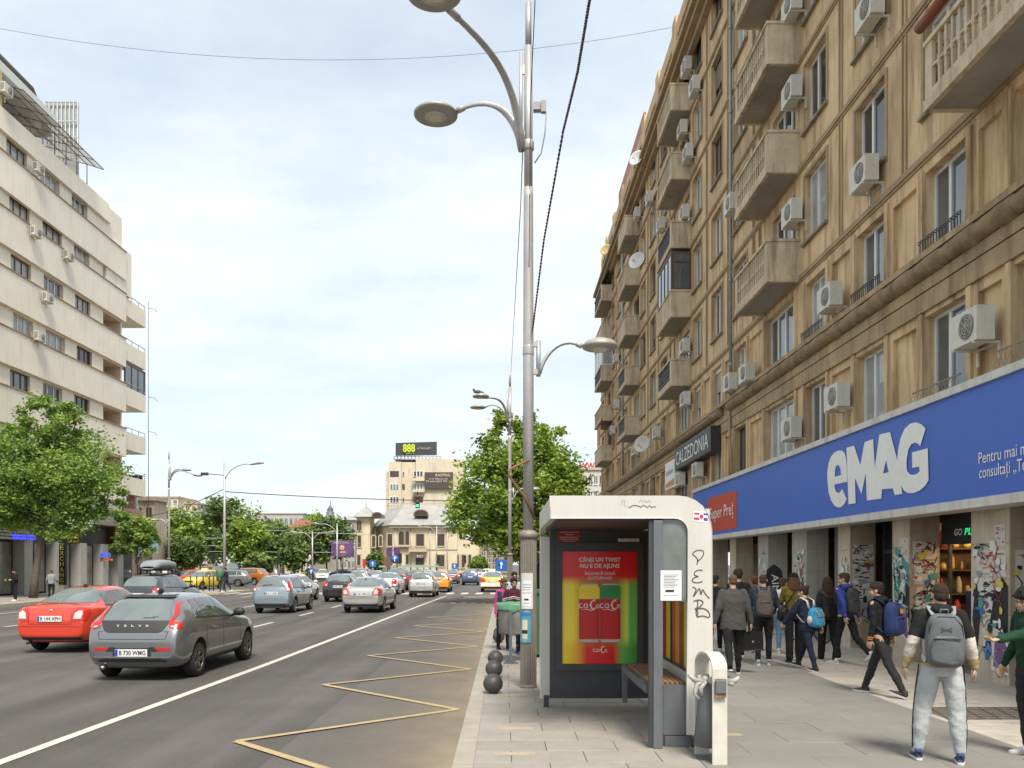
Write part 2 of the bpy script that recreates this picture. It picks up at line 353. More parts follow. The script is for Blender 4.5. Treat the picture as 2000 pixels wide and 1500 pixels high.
# ---------------------------------------------------------------- facade helpers
def holed(mb, u0, u1, z0, z1, holes, f, mi=0, rmi=0):
    """holes: (ua, ub, za, zb, depth, closed_mi or None)"""
    us = sorted({u0, u1, *[h[0] for h in holes], *[h[1] for h in holes]}); zs = sorted({z0, z1, *[h[2] for h in holes], *[h[3] for h in holes]})
    us = [u for u in us if u0 <= u <= u1]; zs = [q for q in zs if z0 <= q <= z1]
    for i in range(len(us) - 1):
        a, b = us[i], us[i + 1]; cu = (a + b) / 2; hs = [h for h in holes if h[0] < cu < h[1]]
        j = 0
        while j < len(zs) - 1:
            c = zs[j]; cz = (c + zs[j + 1]) / 2
            if any(h[2] < cz < h[3] for h in hs): j += 1; continue
            k = j
            while k + 1 < len(zs) - 1 and not any(h[2] < (zs[k + 1] + zs[k + 2]) / 2 < h[3] for h in hs): k += 1
            mb.quad(f(a, c, 0), f(b, c, 0), f(b, zs[k + 1], 0), f(a, zs[k + 1], 0), mi); j = k + 1
    for a, b, c, d, dp, cl in holes:
        mb.quad(f(a, c, 0), f(a, c, dp), f(a, d, dp), f(a, d, 0), rmi); mb.quad(f(b, c, 0), f(b, d, 0), f(b, d, dp), f(b, c, dp), rmi)
        mb.quad(f(a, d, 0), f(a, d, dp), f(b, d, dp), f(b, d, 0), rmi); mb.quad(f(a, c, 0), f(b, c, 0), f(b, c, dp), f(a, c, dp), rmi)
        if cl is not None: mb.quad(f(a, c, dp), f(b, c, dp), f(b, d, dp), f(a, d, dp), cl)
WCACHE = {}
def window(parent, org, ax, w, h, style, pane, sill=True, name='window'):
    """org: world centre-bottom of the opening at the recess plane; ax = unit vectors (along, outward)"""
    key = (round(w, 2), round(h, 2), style, pane.name, sill)
    if key not in WCACHE:
        fm = {'white': PVC, 'brown': BROWNF, 'shut': PVC, 'brownshut': BROWNF, 'dark': DARKM}[style]
        t_ = .065; q = MB(); y0, y1 = -.05, .03
        q.box(-w / 2, -w / 2 + t_, y0, y1, 0, h); q.box(w / 2 - t_, w / 2, y0, y1, 0, h)
        q.box(-w / 2 + t_, w / 2 - t_, y0, y1, 0, t_); q.box(-w / 2 + t_, w / 2 - t_, y0, y1, h - t_, h)
        n = 2 if w < 1.9 else (3 if w < 2.6 else 4)
        cuts = [.62] if (n == 2) else [i / n for i in range(1, n)]
        for c in cuts: q.box(-w / 2 + c * w - .045, -w / 2 + c * w + .045, y0 - .005, y1 + .004, t_, h - t_)
        if 'shut' in style:
            q.box(-w / 2 + .01, w / 2 - .01, .032, .1, h - .16, h + .0)
        fr = q.mesh('window_frame', [fm])
        q = MB(); q.box(-w / 2 + t_, w / 2 - t_, -.02, -.006, t_, h - t_); pn = q.mesh('pane', [pane])
        sl = None
        if 'shut' in style:
            q = MB(); k = 0; zz_ = h * .42
            while zz_ < h - .16: q.box(-w / 2 + .04, w / 2 - .04, .034, .05 , zz_, zz_ + .062); zz_ += .066
            sl = q.mesh('roller_shutter', [plain('shutter_grey', (.42, .38, .31), .6) if style == 'shut' else plain('shutter_brown', (.16, .1, .07), .6)])
        si = None
        if sill: q = MB(); q.box(-w / 2 - .1, w / 2 + .1, -.02, .27, -.07, -.004); si = q.mesh('sill', [mat('sill_stone', (.27, .22, .15), .8, streak=.5)])
        WCACHE[key] = (fr, pn, sl, si)
    fr, pn, sl, si = WCACHE[key]
    M = Matrix(((ax[0][0], ax[1][0], 0, org[0]), (ax[0][1], ax[1][1], 0, org[1]), (0, 0, 1, org[2]), (0, 0, 0, 1)))
    o = mk(name, fr, parent); o.matrix_basis = M
    for n_, m_ in (('pane', pn), ('roller_shutter', sl), ('sill', si)):
        if m_: mk(n_, m_, o)
    return o
def textmesh(body, mats, shear=0, bold=0, extr=0, name='lettering', align='LEFT'):
    c = bpy.data.curves.new('t', 'FONT'); c.body = body; c.size = 1; c.shear = shear; c.offset = bold; c.extrude = extr; c.align_x = align; c.fill_mode = 'BOTH'; c.resolution_u = 3
    o = bpy.data.objects.new('t', c); COL.objects.link(o); me = ev_mesh(o, name); bpy.data.objects.remove(o); me.name = name
    me.materials.clear(); me.materials.append(mats); return me
def text(parent, body, m, org, xa, ya, h, w=None, name='lettering', **k):
    """org = baseline start; xa, ya unit vectors; h = letter height (caps about .7 em), w = total width"""
    me = textmesh(body, m, name=name, **k)
    xs = [v.co.x for v in me.vertices]; ys = [v.co.y for v in me.vertices]
    if not xs: return None
    sy = h / .72; sx = (w / (max(xs) - min(xs))) if w else sy
    xa, ya = Vector(xa), Vector(ya); za = xa.cross(ya)
    o = mk(name, me, parent)
    x0 = min(xs) if k.get('align', 'LEFT') == 'LEFT' else 0
    b = Vector(org) - xa * (x0 * sx)
    o.matrix_basis = Matrix(((xa.x * sx, ya.x * sy, za.x, b.x), (xa.y * sx, ya.y * sy, za.y, b.y), (xa.z * sx, ya.z * sy, za.z, b.z), (0, 0, 0, 1)))
    return o
# ---------------------------------------------------------------- the long tan apartment block along the pavement
XW = 8.15
WALL = mat('tan_render', (.66, .48, .275), .9, var=.2, sc=.6, bump=.3, bsc=45, streak=1., streak_c=(.40, .355, .31), fine=.07, blotch=.5, blotch_c=(.36, .25, .14))
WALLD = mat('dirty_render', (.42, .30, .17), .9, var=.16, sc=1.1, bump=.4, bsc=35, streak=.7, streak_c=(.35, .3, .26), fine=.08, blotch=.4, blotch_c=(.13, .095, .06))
TRIM = mat('weathered_trim', (.38, .27, .155), .9, var=.12, sc=2, bump=.3, streak=.5, streak_c=(.45, .4, .34))
MOULD = mat('dirty_moulding', (.26, .18, .10), .85, var=.3, sc=4, bump=.5, bsc=20, blotch=.55, blotch_c=(.055, .042, .03))
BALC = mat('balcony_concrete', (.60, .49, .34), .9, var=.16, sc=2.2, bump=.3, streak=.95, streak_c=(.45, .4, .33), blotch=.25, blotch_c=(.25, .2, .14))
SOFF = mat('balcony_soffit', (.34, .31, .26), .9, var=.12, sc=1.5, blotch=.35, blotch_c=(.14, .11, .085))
BB = wthing((XW, 8, 0), 'apartment_building', 'long tan eight storey apartment block with rows of concrete balconies beside the pavement', 'building')
fR = lambda u, z, o: (XW + o, u, z)
AXR = ((0, 1), (-1, 0))          # along, outward
mods = [9.4, 22.6, 35.7, 49.2, 62.4]
U0, U1 = 4.0, 69.0
wr = random.Random(11)
holes = []; wins = []
def col_windows(b):
    return [(b - 8.2, b - 6.72), (b - 5.1, b - 3.62), (b - 1.9, b - .42)]
cols = []
for b in mods[1:]: cols += col_windows(b)
cols += [(67.0, 68.2), (8.6, 10.2), (11.6, 13.1)]
paneset = [GLASS, GLASS, GLASS, GLASS2, GLASS3]
for j in range(5):
    zb = 9.84 + 3 * j
    for a, c in cols:
        if j == 0 and a in (8.6, 11.6): pass
        holes.append((a, c, zb + .8, zb + 2.6, .17, None)); st = wr.choices(['white', 'brown', 'shut', 'brownshut'], [6, 2, .8, .5])[0] if a > 26 else 'white'
        wins.append((a, c, zb + .8, zb + 2.6, .17, st, wr.choice(paneset), True))
    for b in mods[1:]:
        holes.append((b + .35, b + 2.3, zb + .12, zb + 2.5, .17, None)); wins.append((b + .35, b + 2.3, zb + .12, zb + 2.5, .17, wr.choice(['white', 'brown', 'white']), wr.choice([GLASS3, GLASS, GLASS3]), False))
# storey 2 (above the moulding) and storey 1 (behind the sign)
low = []
for a, c in cols:
    low.append((a, c))
for z0, z1, k in ((7.98, 9.52, 2), (4.75, 6.74, 1)):
    for a, c in low:
        holes.append((a, c, z0, z1, .22, None)); st = 'white' if a < 26 or wr.random() < .75 else 'brown'
        if 29.5 < a < 36 and k == 2: st = 'shut'
        wins.append((a, c, z0, z1, .22, st, wr.choice([GLASS, GLASS, GLASS2]), False))
    for b in mods[1:]:
        holes.append((b + .35, b + 3.0, z0, z1, .22, None)); wins.append((b + .35, b + 3.0, z0, z1, .22, 'white', wr.choice([GLASS, GLASS2]), False))
    # recessed plain panels between the windows
    ed = sorted(low + [(b + .35, b + 3.0) for b in mods[1:]])
    for (a0, c0), (a1, c1) in zip(ed, ed[1:]):
        g0, g1 = c0 + .32, a1 - .32
        if g1 - g0 > .35: holes.append((g0, g1, z0 - .0, z1 - .1, .09, 0))
mb = MB(); holed(mb, U0, U1, 3.0, 24.6, holes, fR, 0, 0)
mb.quad((XW, U1, 3), (XW + 12, U1, 3), (XW + 12, U1, 27.8), (XW, U1, 27.8)); mb.quad((XW, U0, 3), (XW + 12, U0, 3), (XW + 12, U0, 27.8), (XW, U0, 27.8))
mb.quad((XW + 12, U0, 0), (XW + 12, U1, 0), (XW + 12, U1, 27.8), (XW + 12, U0, 27.8)); mb.quad((XW + .4, U0, 27.8), (XW + .4, U1, 27.8), (XW + 12, U1, 27.8), (XW + 12, U0, 27.8))
mb.quad((XW + .6, U0, 3), (XW + .6, U1, 3), (XW + .6, U1, 24.6), (XW + .6, U0, 24.6))
mb.build('wall', [WALL], BB)
# attic storey set back
ah = []; u = U0 + 1
while u < U1 - 2: ah.append((u, u + 1.3, 25.6, 26.9, .12, None)); u += 3.3
mb = MB(); holed(mb, U0, U1, 24.6, 27.8, ah, lambda u, z, o: (XW + .35 + o, u, z)); mb.build('attic_wall', [WALL], BB)
for a, c, z0, z1, dp, _ in ah:
    if a > 26: window(BB, (XW + .35 + .12, (a + c) / 2, z0), AXR, c - a, z1 - z0, 'white', GLASS, False)
for a, c, z0, z1, dp, st, pn, sl in wins:
    if a < 7: continue
    window(BB, (XW + dp, (a + c) / 2, z0), AXR, c - a, z1 - z0, st, pn, sl)
# surrounds, string courses, fillets
scache = {}
for a, c, z0, z1, dp, st, pn, sl in wins:
    if z0 > 9.9 and sl and a > 13:
        w_ = round(c - a, 2)
        if w_ not in scache:
            mb = MB()
            for (p, q_) in ((-.1, 0), (w_, w_ + .1)): mb.box(-.03, -.001, p, q_, -.1, 1.88)
            mb.box(-.03, -.001, 0, w_, 1.8, 1.88); scache[w_] = mb.mesh('window_surround', [TRIM])
        mk('window_surround', scache[w_], BB, (XW, a, z0))
q0 = MB()
for k in range(6): z = 9.84 + 3 * k; q = MB(); q.box(XW - .06, XW - .002, U0, U1, z - .07, z + .05); q.box(XW - .03, XW - .002, U0, U1, z - .13, z - .072); q.build('string_course', [TRIM], BB)
for b in mods[1:]:
    for d in (-2.8, -5.95, 3.45, -9.0):
        q = MB()
        for s_ in (-.09, .07):
            q.box(XW - .035, XW - .003, b + d + s_, b + d + s_ + .03, 9.9, 24.3)
        q.build('wall_fillet', [TRIM], BB)
# pilasters of the two lower storeys
pm = MB().box(-.05, -.002, 0, .15, 0, 1.68).mesh('pilaster', [WALL]); pm2 = MB().box(-.05, -.002, 0, .15, 0, 2.22).mesh('pilaster', [WALL])
for a, c in sorted(low + [(b + .35, b + 3.0) for b in mods[1:]]):
    for p in (a - .16, c + .01):
        mk('pilaster', pm, BB, (XW, p, 7.92)); mk('pilaster', pm2, BB, (XW, p, 4.6))
# frieze band, ledge and round moulding
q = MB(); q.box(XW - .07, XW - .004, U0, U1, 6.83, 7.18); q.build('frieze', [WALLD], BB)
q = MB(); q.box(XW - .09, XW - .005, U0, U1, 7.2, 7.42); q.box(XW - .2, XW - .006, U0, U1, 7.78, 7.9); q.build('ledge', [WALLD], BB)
q = MB(); q.lathe([(.15, 0), (.185, .03), (.185, .5), (.16, .53), (.155, .58), (.175, .6), (.17, .9), (.16, 1.08), (.165, 1.1)], 12, (0, 0, 0), 0, 'y'); ms = q.mesh('moulding_segment', [MOULD])
for i in range(int((U1 - U0) / 1.1)):
    if abs(U0 + i * 1.1 - 29.3) < .3: continue
    mk('moulding_segment', ms, BB, (XW - .1, U0 + i * 1.1, 7.6))
# cornice
q = MB(); q.box(XW - .68, XW + .3, U0, U1, 24.4, 24.62); q.box(XW - .5, XW - .002, U0, U1, 24.15, 24.398); q.box(XW - .25, XW - .002, U0, U1, 23.9, 24.148); q.build('cornice', [TRIM], BB)
q = MB(); q.box(XW + .1, XW + .348, U0, U1, 27.3, 27.95)
for b in np.arange(U0, U1, 4.4): q.box(XW + .05, XW + .348, b, b + .9, 24.63, 28.3)
q.build('parapet', [WALL], BB)
q = MB(); q.box(XW + .36, XW + .5, 50, 61, 27.96, 29.6); q.build('red_roof_panel', [plain('red_sheet', (.4, .08, .07))], BB)
# downpipes
for u in (29.15, 55.7):
    q = MB(); q.tube([(XW - .1, u, 7.95), (XW - .1, u, 24.2)], .06, 10)
    for z in np.arange(9, 24, 3): q.tube([(XW - .1, u, z), (XW - .1, u, z + .14)], .075, 10)
    q.build('downpipe', [mat('zinc_pipe', (.30, .32, .32), .5, metal=.3)], BB)
q = MB(); q.tube([(XW - .13, 29.15, 7.9), (XW - .13, 29.15, 4.95)], .05, 10); q.tube([(XW - .13, 29.15, 6.4), (XW - .13, 28.9, 5.6), (XW - .13, 28.9, 4.9)], .04, 8); q.build('downpipe', [TRIM], BB)
# balconies
PROJ = .88
bal_cache = {}
def balcony(b, zf, ln=3.1, near=False, style='baluster', name='balcony'):
    key = (round(ln, 2), near, style)
    if key not in bal_cache:
        d = {}
        q = MB(); q.box(-PROJ, -.003, 0, ln, 0, .13, 0); q.box(-PROJ - .04, -PROJ + .06, -.04, ln + .04, -.03, .16, 0)
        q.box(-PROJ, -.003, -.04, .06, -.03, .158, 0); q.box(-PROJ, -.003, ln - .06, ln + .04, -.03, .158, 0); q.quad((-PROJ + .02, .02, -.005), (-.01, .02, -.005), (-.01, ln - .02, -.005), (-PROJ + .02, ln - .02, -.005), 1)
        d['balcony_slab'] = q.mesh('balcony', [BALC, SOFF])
        q = MB(); q.box(-PROJ - .02, -.003, -.015, .07, .162, 1.08); q.box(-PROJ - .05, -.003, -.04, .095, 1.082, 1.16)
        d['side_panel'] = q.mesh('side_panel', [BALC])
        q = MB(); q.box(-PROJ - .05, -PROJ + .07, .1, ln - .1, 1.082, 1.16)
        q.box(-PROJ - .02, -PROJ + .05, .072, .2, .162, 1.08); q.box(-PROJ - .02, -PROJ + .05, ln - .2, ln - .072, .162, 1.08); q.box(-PROJ - .02, -PROJ + .05, .2, ln - .2, .162, .26)
        if near: q.box(-PROJ - .01, -PROJ + .04, .2, ln - .2, .62, .66)
        d['rail'] = q.mesh('rail', [BALC])
        if style == 'baluster':
            q = MB(); q.box(-PROJ - .01, -PROJ + .04, -.028, .028, .262, 1.08); q.box(-PROJ - .018, -PROJ + .048, -.038, .038, .55, .72); d['baluster'] = q.mesh('baluster', [BALC])
        elif style == 'solid': q = MB(); q.box(-PROJ - .01, -PROJ + .04, .2, ln - .2, .262, 1.08); d['front_panel'] = q.mesh('front_panel', [BALC])
        elif style == 'grid':
            q = MB()
            for u in np.arange(.3, ln - .2, .16): q.box(-PROJ + .0, -PROJ + .03, u, u + .03, .262, 1.08)
            for z in (.4, .6, .8): q.box(-PROJ + .002, -PROJ + .028, .2, ln - .2, z, z + .03)
            d['front_grille'] = q.mesh('front_grille', [DARKM])
        bal_cache[key] = d
    d = bal_cache[key]
    o = mk(name, d['balcony_slab'], BB, (XW, b, zf)); 
    mk('side_panel', d['side_panel'], o); mk('side_panel', d['side_panel'], o, (0, ln - .055, 0)); mk('rail', d['rail'], o)
    for n_ in ('front_panel', 'front_grille'):
        if n_ in d: mk(n_, d[n_], o)
    if 'baluster' in d:
        if near:
            u = .29
            while u < ln - .22: mk('baluster', d['baluster'], o, (0, u, 0)); u += .2
        else:
            k2 = key + ('j',)
            if k2 not in bal_cache:
                q = MB(); u = .29
                while u < ln - .22: q.box(-PROJ - .01, -PROJ + .04, u - .03, u + .03, .262, 1.08); u += .21
                bal_cache[k2] = q.mesh('balustrade', [BALC])
            mk('balustrade', bal_cache[k2], o, kind='stuff')
    return o
ENCL = {}
def enclosure(bo, b, zf, ln, m, glass=GLASS, full=False):
    z0 = .17 if full else 1.17
    q = MB(); t_ = .07; H_ = 2.84
    for u in (0, ln / 4, ln / 2, 3 * ln / 4, ln): q.box(-PROJ - .01, -PROJ + .05, u - (.0 if u == 0 else t_ / 2), u + t_ / 2, z0, H_ - .1)
    q.box(-PROJ - .01, -.004, 0, ln, H_ - .098, H_ - .0); q.box(-PROJ + .052, -.004, -.01, .05, z0, z0 + t_)
    q.box(-PROJ + .052, -PROJ + .13, -.01, .05, z0 + t_, H_ - .1); q.box(-.1, -.004, -.01, .05, z0 + t_, H_ - .1); q.box(-PROJ + .13, -.1, -.01, .05, H_ - .5, H_ - .42)
    e = mk('glazed_enclosure', q.mesh('glazed_enclosure', [m]), bo)
    q = MB(); q.box(-PROJ + .015, -PROJ + .03, .04, ln - .04, z0, H_ - .1); q.box(-PROJ + .06, -.05, .01, .03, z0 + .07, H_ - .1); mk('enclosure_glass', q.mesh('enclosure_glass', [glass]), bo)
for j in range(5):
    zf = 9.78 + 3 * j
    balcony(22.6, zf, 3.1, True)
    o = balcony(35.7, zf, 3.1, False, ['grid', 'solid', 'grid', 'baluster', 'baluster'][j])
    if j == 1: enclosure(o, 0, 0, 3.1, BROWNF)
    o = balcony(49.2, zf, 3.1, False, ['grid', 'grid', 'solid', 'baluster', 'solid'][j])
    if j != 9: o = balcony(61.4, zf, 4.3, False, ['solid', 'baluster', 'grid', 'solid', 'grid'][j])
    if j in (2,): enclosure(o, 0, 0, 4.3, PVC, GLASS2)
    if j == 4:
        q = MB(); q.add([(-PROJ, 0, 1.2), (-PROJ, 4.3, 1.2), (-.1, 4.3, 2.7), (-.1, 0, 2.7)], [(0, 1, 2, 3)]); q.build('green_netting', [plain('green_net', (.04, .2, .14))], o)
    if j == 0:
        q = MB(); q.box(-PROJ - .04, -PROJ + .0, .3, 2.4, 1.25, 2.7); q.build('orange_blind', [mat('orange_blind', (.5, .2, .03), .7, streak=.4, streak_c=(.4, .3, .3))], o)
balcony(10.6, 9.78, 3.5, True)
balcony(10.6, 12.78, 3.5, True)
# lowest end balconies of the far block
o = balcony(61.4, 6.2, 4.3, False, 'solid')
# brick-red rolled blind by the nearest balcony
q = MB(); q.tube([(XW - .25, 14.75, 12.15), (XW - .25, 15.6, 12.15)], .1, 12); q.build('rolled_blind', [mat('rust_red', (.24, .07, .035), .6)], BB)
# little iron guards at the near windows
IRON = mat('wrought_iron_tan', (.24, .20, .14), .7)
for a, c, z0, dx in ((14.4, 15.88, 4.85, .18), (11.6, 13.1, 4.95, .2)):
    q = MB(); q.box(XW - dx - .02, XW - dx, a - .1, c + .1, z0 + .42, z0 + .45); q.box(XW - dx - .02, XW - dx, a - .1, c + .1, z0, z0 + .03)
    for u in np.arange(a - .1, c + .1, .11):
        q.ribbon([(u, z0 + .02), (u + .11, z0 + .22), (u, z0 + .43)], .016, lambda p, r, h: (XW - dx - .01 - h, p, r), .0); q.ribbon([(u + .11, z0 + .02), (u, z0 + .22), (u + .11, z0 + .43)], .016, lambda p, r, h: (XW - dx - .012 - h, p, r), .0)
    q.build('window_guard', [IRON], BB)
for a, c in ((14.4, 15.88), (17.5, 18.98), (20.7, 22.18)):
    q = MB(); q.box(XW - .14, XW - .12, a, c, 8.17, 8.19)
    for u in np.arange(a, c, .1): q.box(XW - .137, XW - .122, u, u + .015, 7.92, 8.17); q.box(XW - .15, XW - .11, u + .04, u + .06, 8.12, 8.14)
    q.build('window_guard', [DARKM], BB)
# ---------------------------------------------------------------- ground floor: piers of stone tiles, dark shop fronts
TILE = [mat('pier_stone', (.56, .49, .37), .6, var=.09, sc=3, streak=.35, blotch=.35, blotch_c=(.3, .25, .18)), mat('pier_stone_brown', (.44, .36, .26), .6, var=.1, sc=3, streak=.35, blotch=.35, blotch_c=(.23, .18, .12)),
        mat('pier_stone_grey', (.44, .42, .38), .6, var=.08, sc=3, streak=.3)]
def tiles(x0, x1, y0, y1, z0, z1, h, m, stag=0):
    z = z0; c = {}
    while z < z1 - .05:
        zt = min(z + h, z1); k = round(zt - z, 3)
        if k not in c: q = MB(); q.box(x0, x1, y0, y1, .004, zt - z - .004); c[k] = q.mesh('stone_tile', [m])
        mk('stone_tile', c[k], BB, (0, 0, z)); z = zt
piers = [(10.1, 11.2, 0), (13.2, 14.3, 0), (16.46, 17.2, 0), (19.3, 20.0, 1), (22.1, 23.2, 2), (25.3, 26.3, 2), (28.8, 29.6, 0), (32, 33, 0), (35.5, 36.5, 0), (39, 40, 0), (43, 44, 0), (47, 48, 0), (51, 52, 0), (56, 57, 0), (61, 62, 0), (66, 67, 0)]
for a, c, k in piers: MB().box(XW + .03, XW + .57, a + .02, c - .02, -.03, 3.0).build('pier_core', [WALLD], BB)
for a, c, k in piers[:9]:
    m = TILE[0] if k < 2 else TILE[2]
    mid = a + (c - a) * .5
    if c - a > 1.0:
        for p, r_ in ((a, mid - .004), (mid + .004, c)): tiles(XW, XW + .028, p, r_, -.02, 3.0, .58, m)
    else: tiles(XW, XW + .028, a, c, -.02, 3.0, .58, m)
    tiles(XW, XW + .29, a - .008, a + .018, -.02, 3.0, .6, TILE[1] if k < 2 else TILE[2]); tiles(XW + .296, XW + .59, a - .008, a + .018, -.02, 3.0, .6, TILE[1] if k < 2 else TILE[2])
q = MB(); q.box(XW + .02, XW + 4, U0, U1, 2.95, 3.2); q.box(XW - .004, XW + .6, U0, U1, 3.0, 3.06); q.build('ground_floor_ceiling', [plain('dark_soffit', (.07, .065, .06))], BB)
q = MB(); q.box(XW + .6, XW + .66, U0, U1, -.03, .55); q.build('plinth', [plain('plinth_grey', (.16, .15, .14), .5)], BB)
# shop fronts recessed behind the piers
SHOPD = mat('shop_glass_dark', (.03, .03, .032), .05, var=.4, sc=2, spec=.7)
SHUT = mat('grey_shutter', (.32, .31, .29), .55, var=.08, sc=5)
for i, ((a, c, k), (a2, c2, k2)) in enumerate(zip(piers, piers[1:])):
    u0, u1 = c + .02, a2 - .02; XR = XW + .75
    q = MB(); fm = DARKM
    if 19 < u0 < 32: 
        o = mk('shop_wall', MB().box(XR, XR + .05, u0, u1, 0, 2.95).mesh('shop_wall', [SHUT]), BB); 
        continue
    if i == 1:   # lit shop with opening
        q.box(XR, XR + .06, u0, u0 + .1, 0, 2.5); q.box(XR, XR + .06, u0 + 1.0, u0 + 1.1, 0, 2.5); q.box(XR, XR + .06, u0, u1, 2.5, 2.95); q.box(XR, XR + .06, u1 - .06, u1, 0, 2.5)
        q.build('shop_front', [fm], BB)
        q = MB(); q.box(XR + 3.2, XR + 3.3, u0 - 2, u1 + 2, 0, 2.9); q.box(XR + .1, XR + 3.2, u1 + .9, u1 + 1.0, 0, 2.9); q.box(XR + .1, XR + 3.2, u0 - 1.0, u0 - .9, 0, 2.9); q.box(XR, XR + 3.3, u0 - 2, u1 + 2, -.02, .0); q.box(XR, XR + 3.3, u0 - 2, u1 + 2, 2.8, 2.9)
        q.build('shop_interior', [mat('shop_interior_wood', (.11, .07, .04), .7, var=.3, sc=3)], BB)
        q = MB()
        for kx in range(4):
            for ku in range(4): q.box(XR + 2.6, XR + 3.0, u0 - .6 + ku * .8, u0 - .05 + ku * .8, .4 + kx * .6, .42 + kx * .6)
        q.build('shelves', [BROWNF], BB)
        rr = random.Random(4)
        for n_ in range(22):
            q = MB(); h = rr.uniform(.15, .4); w = rr.uniform(.1, .3); cc_ = rr.choice([(.5, .3, .08), (.05, .25, .1), (.4, .04, .03), (.5, .42, .3), (.03, .05, .2), (.35, .2, .1)])
            x = XR + rr.uniform(1.0, 2.9); u = u0 + rr.uniform(-.5, u1 - u0 + .5); z = rr.choice([.43, 1.03, 1.63, .43])
            q.lathe([(w * .3, 0), (w * .5, h * .2), (w * .45, h * .7), (w * .15, h)], 8, (x, u, z)); q.build('shop_goods', [plain('goods_%d' % (hash(cc_) % 97), cc_)], BB)
        q = MB(); q.box(XR + .1, XR + 3, u0 + .2, u0 + .28, 2.74, 2.79); q.box(XR + .1, XR + 3, u0 + 1.2, u0 + 1.28, 2.74, 2.79); q.build('shop_light', [mat('lamp_warm', (.9, .7, .4), .5, emit=(1, .66, .3), es=16)], BB)
        continue
    q.box(XR, XR + .07, u0, u0 + .08, 0, 2.95); q.box(XR, XR + .07, u1 - .08, u1, 0, 2.95); q.box(XR, XR + .07, u0 + .08, u1 - .08, 2.2, 2.3); q.box(XR, XR + .07, u0 + .08, u1 - .08, 0, .35)
    mid = (u0 + u1) / 2; q.box(XR, XR + .07, mid - .04, mid + .04, .35, 2.2); o = q.build('shop_front', [fm], BB)
    q = MB(); q.box(XR + .02, XR + .04, u0 + .08, mid - .04, .35, 2.2); q.box(XR + .02, XR + .04, mid + .04, u1 - .08, .35, 2.2); q.box(XR + .02, XR + .04, u0 + .08, u1 - .08, 2.3, 2.95); q.build('pane', [SHOPD], o)
# warm lit display behind the second bay
o = wthing((XW + 1.1, 18.2, 0), 'display_cabinet', 'honey coloured shop display behind the glass beside the graffiti covered pier', 'display')
q = MB(); q.box(XW + 1.0, XW + 1.5, 17.35, 19.15, 0, .7); q.box(XW + 1.45, XW + 1.5, 17.35, 19.15, .7, 2.3); q.build('case', [mat('honey_wood', (.30, .20, .09), .5)], o)
q = MB(); q.ell((XW + 1.2, 17.7, 1.75), (.07, .07, .07)); q.ell((XW + 1.2, 18.5, 1.2), (.06, .06, .06)); q.build('globe_lamp', [mat('globe', (.9, .8, .6), emit=(1, .75, .4), es=5)], o)
# ---------------------------------------------------------------- shop sign
XS = 7.6
fS = lambda u, z, h: (XS - h, u, z)
BLUE = mat('sign_blue', (.055, .135, .50), .5, var=.05, sc=.6, spec=.4)
SG = wthing((XS, 21, 2.9), 'shop_sign', 'long blue shop sign with big white slanted letters over the arcade', 'shop sign')
q = MB(); q.box(XS, XS + .4, 7.5, 33, 3.02, 4.82); q.build('panel', [BLUE], SG)
GS = mat('sign_frame', (.60, .58, .53), .6, var=.06, sc=3, streak=.4)
x = 7.5
while x < 33:
    q = MB(); q.box(XS - .05, XS + .45, x, min(x + 4.24, 33) - .008, 4.82, 4.95); q.build('top_trim', [GS], SG); q = MB(); q.box(XS - .05, XS + .5, x, min(x + 4.24, 33) - .008, 2.87, 3.02); q.build('bottom_trim', [GS], SG); x += 4.25
WH = plain('sign_white', (.80, .79, .74), .5)
Z7 = lambda pts: [px(1360 + a / 3.125, 700 + b / 3.125, XS) for a, b in pts]
def arc(cx, cy, rx, ry, a0, a1, n=10): return [(cx + rx * math.cos(R(a0 + (a1 - a0) * i / n)), cy + ry * math.sin(R(a0 + (a1 - a0) * i / n))) for i in range(n + 1)]
lo_e = [(803, 740), (803, 690), (810, 640), (824, 602), (845, 574), (870, 562), (892, 563), (908, 577), (916, 605), (921, 650), (925, 752), (846, 770), (850, 800), (860, 818), (872, 822), (884, 812), (894, 796), (921, 858), (905, 892), (886, 908), (868, 910), (846, 898), (825, 866), (811, 820)]
hole_e = [(848, 722), (886, 712), (884, 678), (876, 655), (866, 650), (856, 660), (850, 684)]
q = MB(); q.flat([Z7(lo_e), Z7(hole_e)], fS, .012)
M_ = [(920, 546), (966, 532), (1005, 650), (1030, 512), (1083, 492), (1090, 600), (1098, 740), (1090, 862), (1045, 867), (1038, 700), (1012, 828), (972, 730), (976, 884), (932, 890)]
q.flat([Z7(M_)], fS, .013)
A_ = [(1122, 464), (1187, 450), (1226, 600), (1262, 826), (1216, 834), (1204, 793), (1138, 799), (1133, 856), (1070, 864), (1083, 740)]
hA = [(1145, 702), (1179, 695), (1163, 622)]
q.flat([Z7(A_), Z7(hA)], fS, .0145)
G_ = [(1405, 428), (1372, 534), (1358, 520), (1340, 514), (1318, 524), (1300, 556), (1290, 610), (1288, 660), (1294, 690), (1310, 708), (1330, 712), (1352, 704), (1368, 690), (1366, 660), (1323, 668), (1322, 574), (1418, 548), (1423, 744), (1402, 778), (1370, 806), (1330, 822), (1298, 822), (1274, 808), (1250, 770), (1236, 710), (1230, 640), (1236, 560), (1250, 490), (1276, 430), (1310, 398), (1345, 390), (1380, 402)]
q.flat([Z7(G_)], fS, .016)
q.build('logo_lettering', [WH], SG)
rp = [px(a, b, XS) for a, b in ((1382, 977), (1386, 973), (1434, 958), (1440, 961), (1440, 1028), (1436, 1032), (1386, 1040), (1382, 1036))]
q = MB(); q.flat([rp], fS, .008); q.build('red_badge', [plain('badge_red', (.50, .055, .03), .5)], SG)
XA, YA = (0, -1, 0), (0, 0, 1)
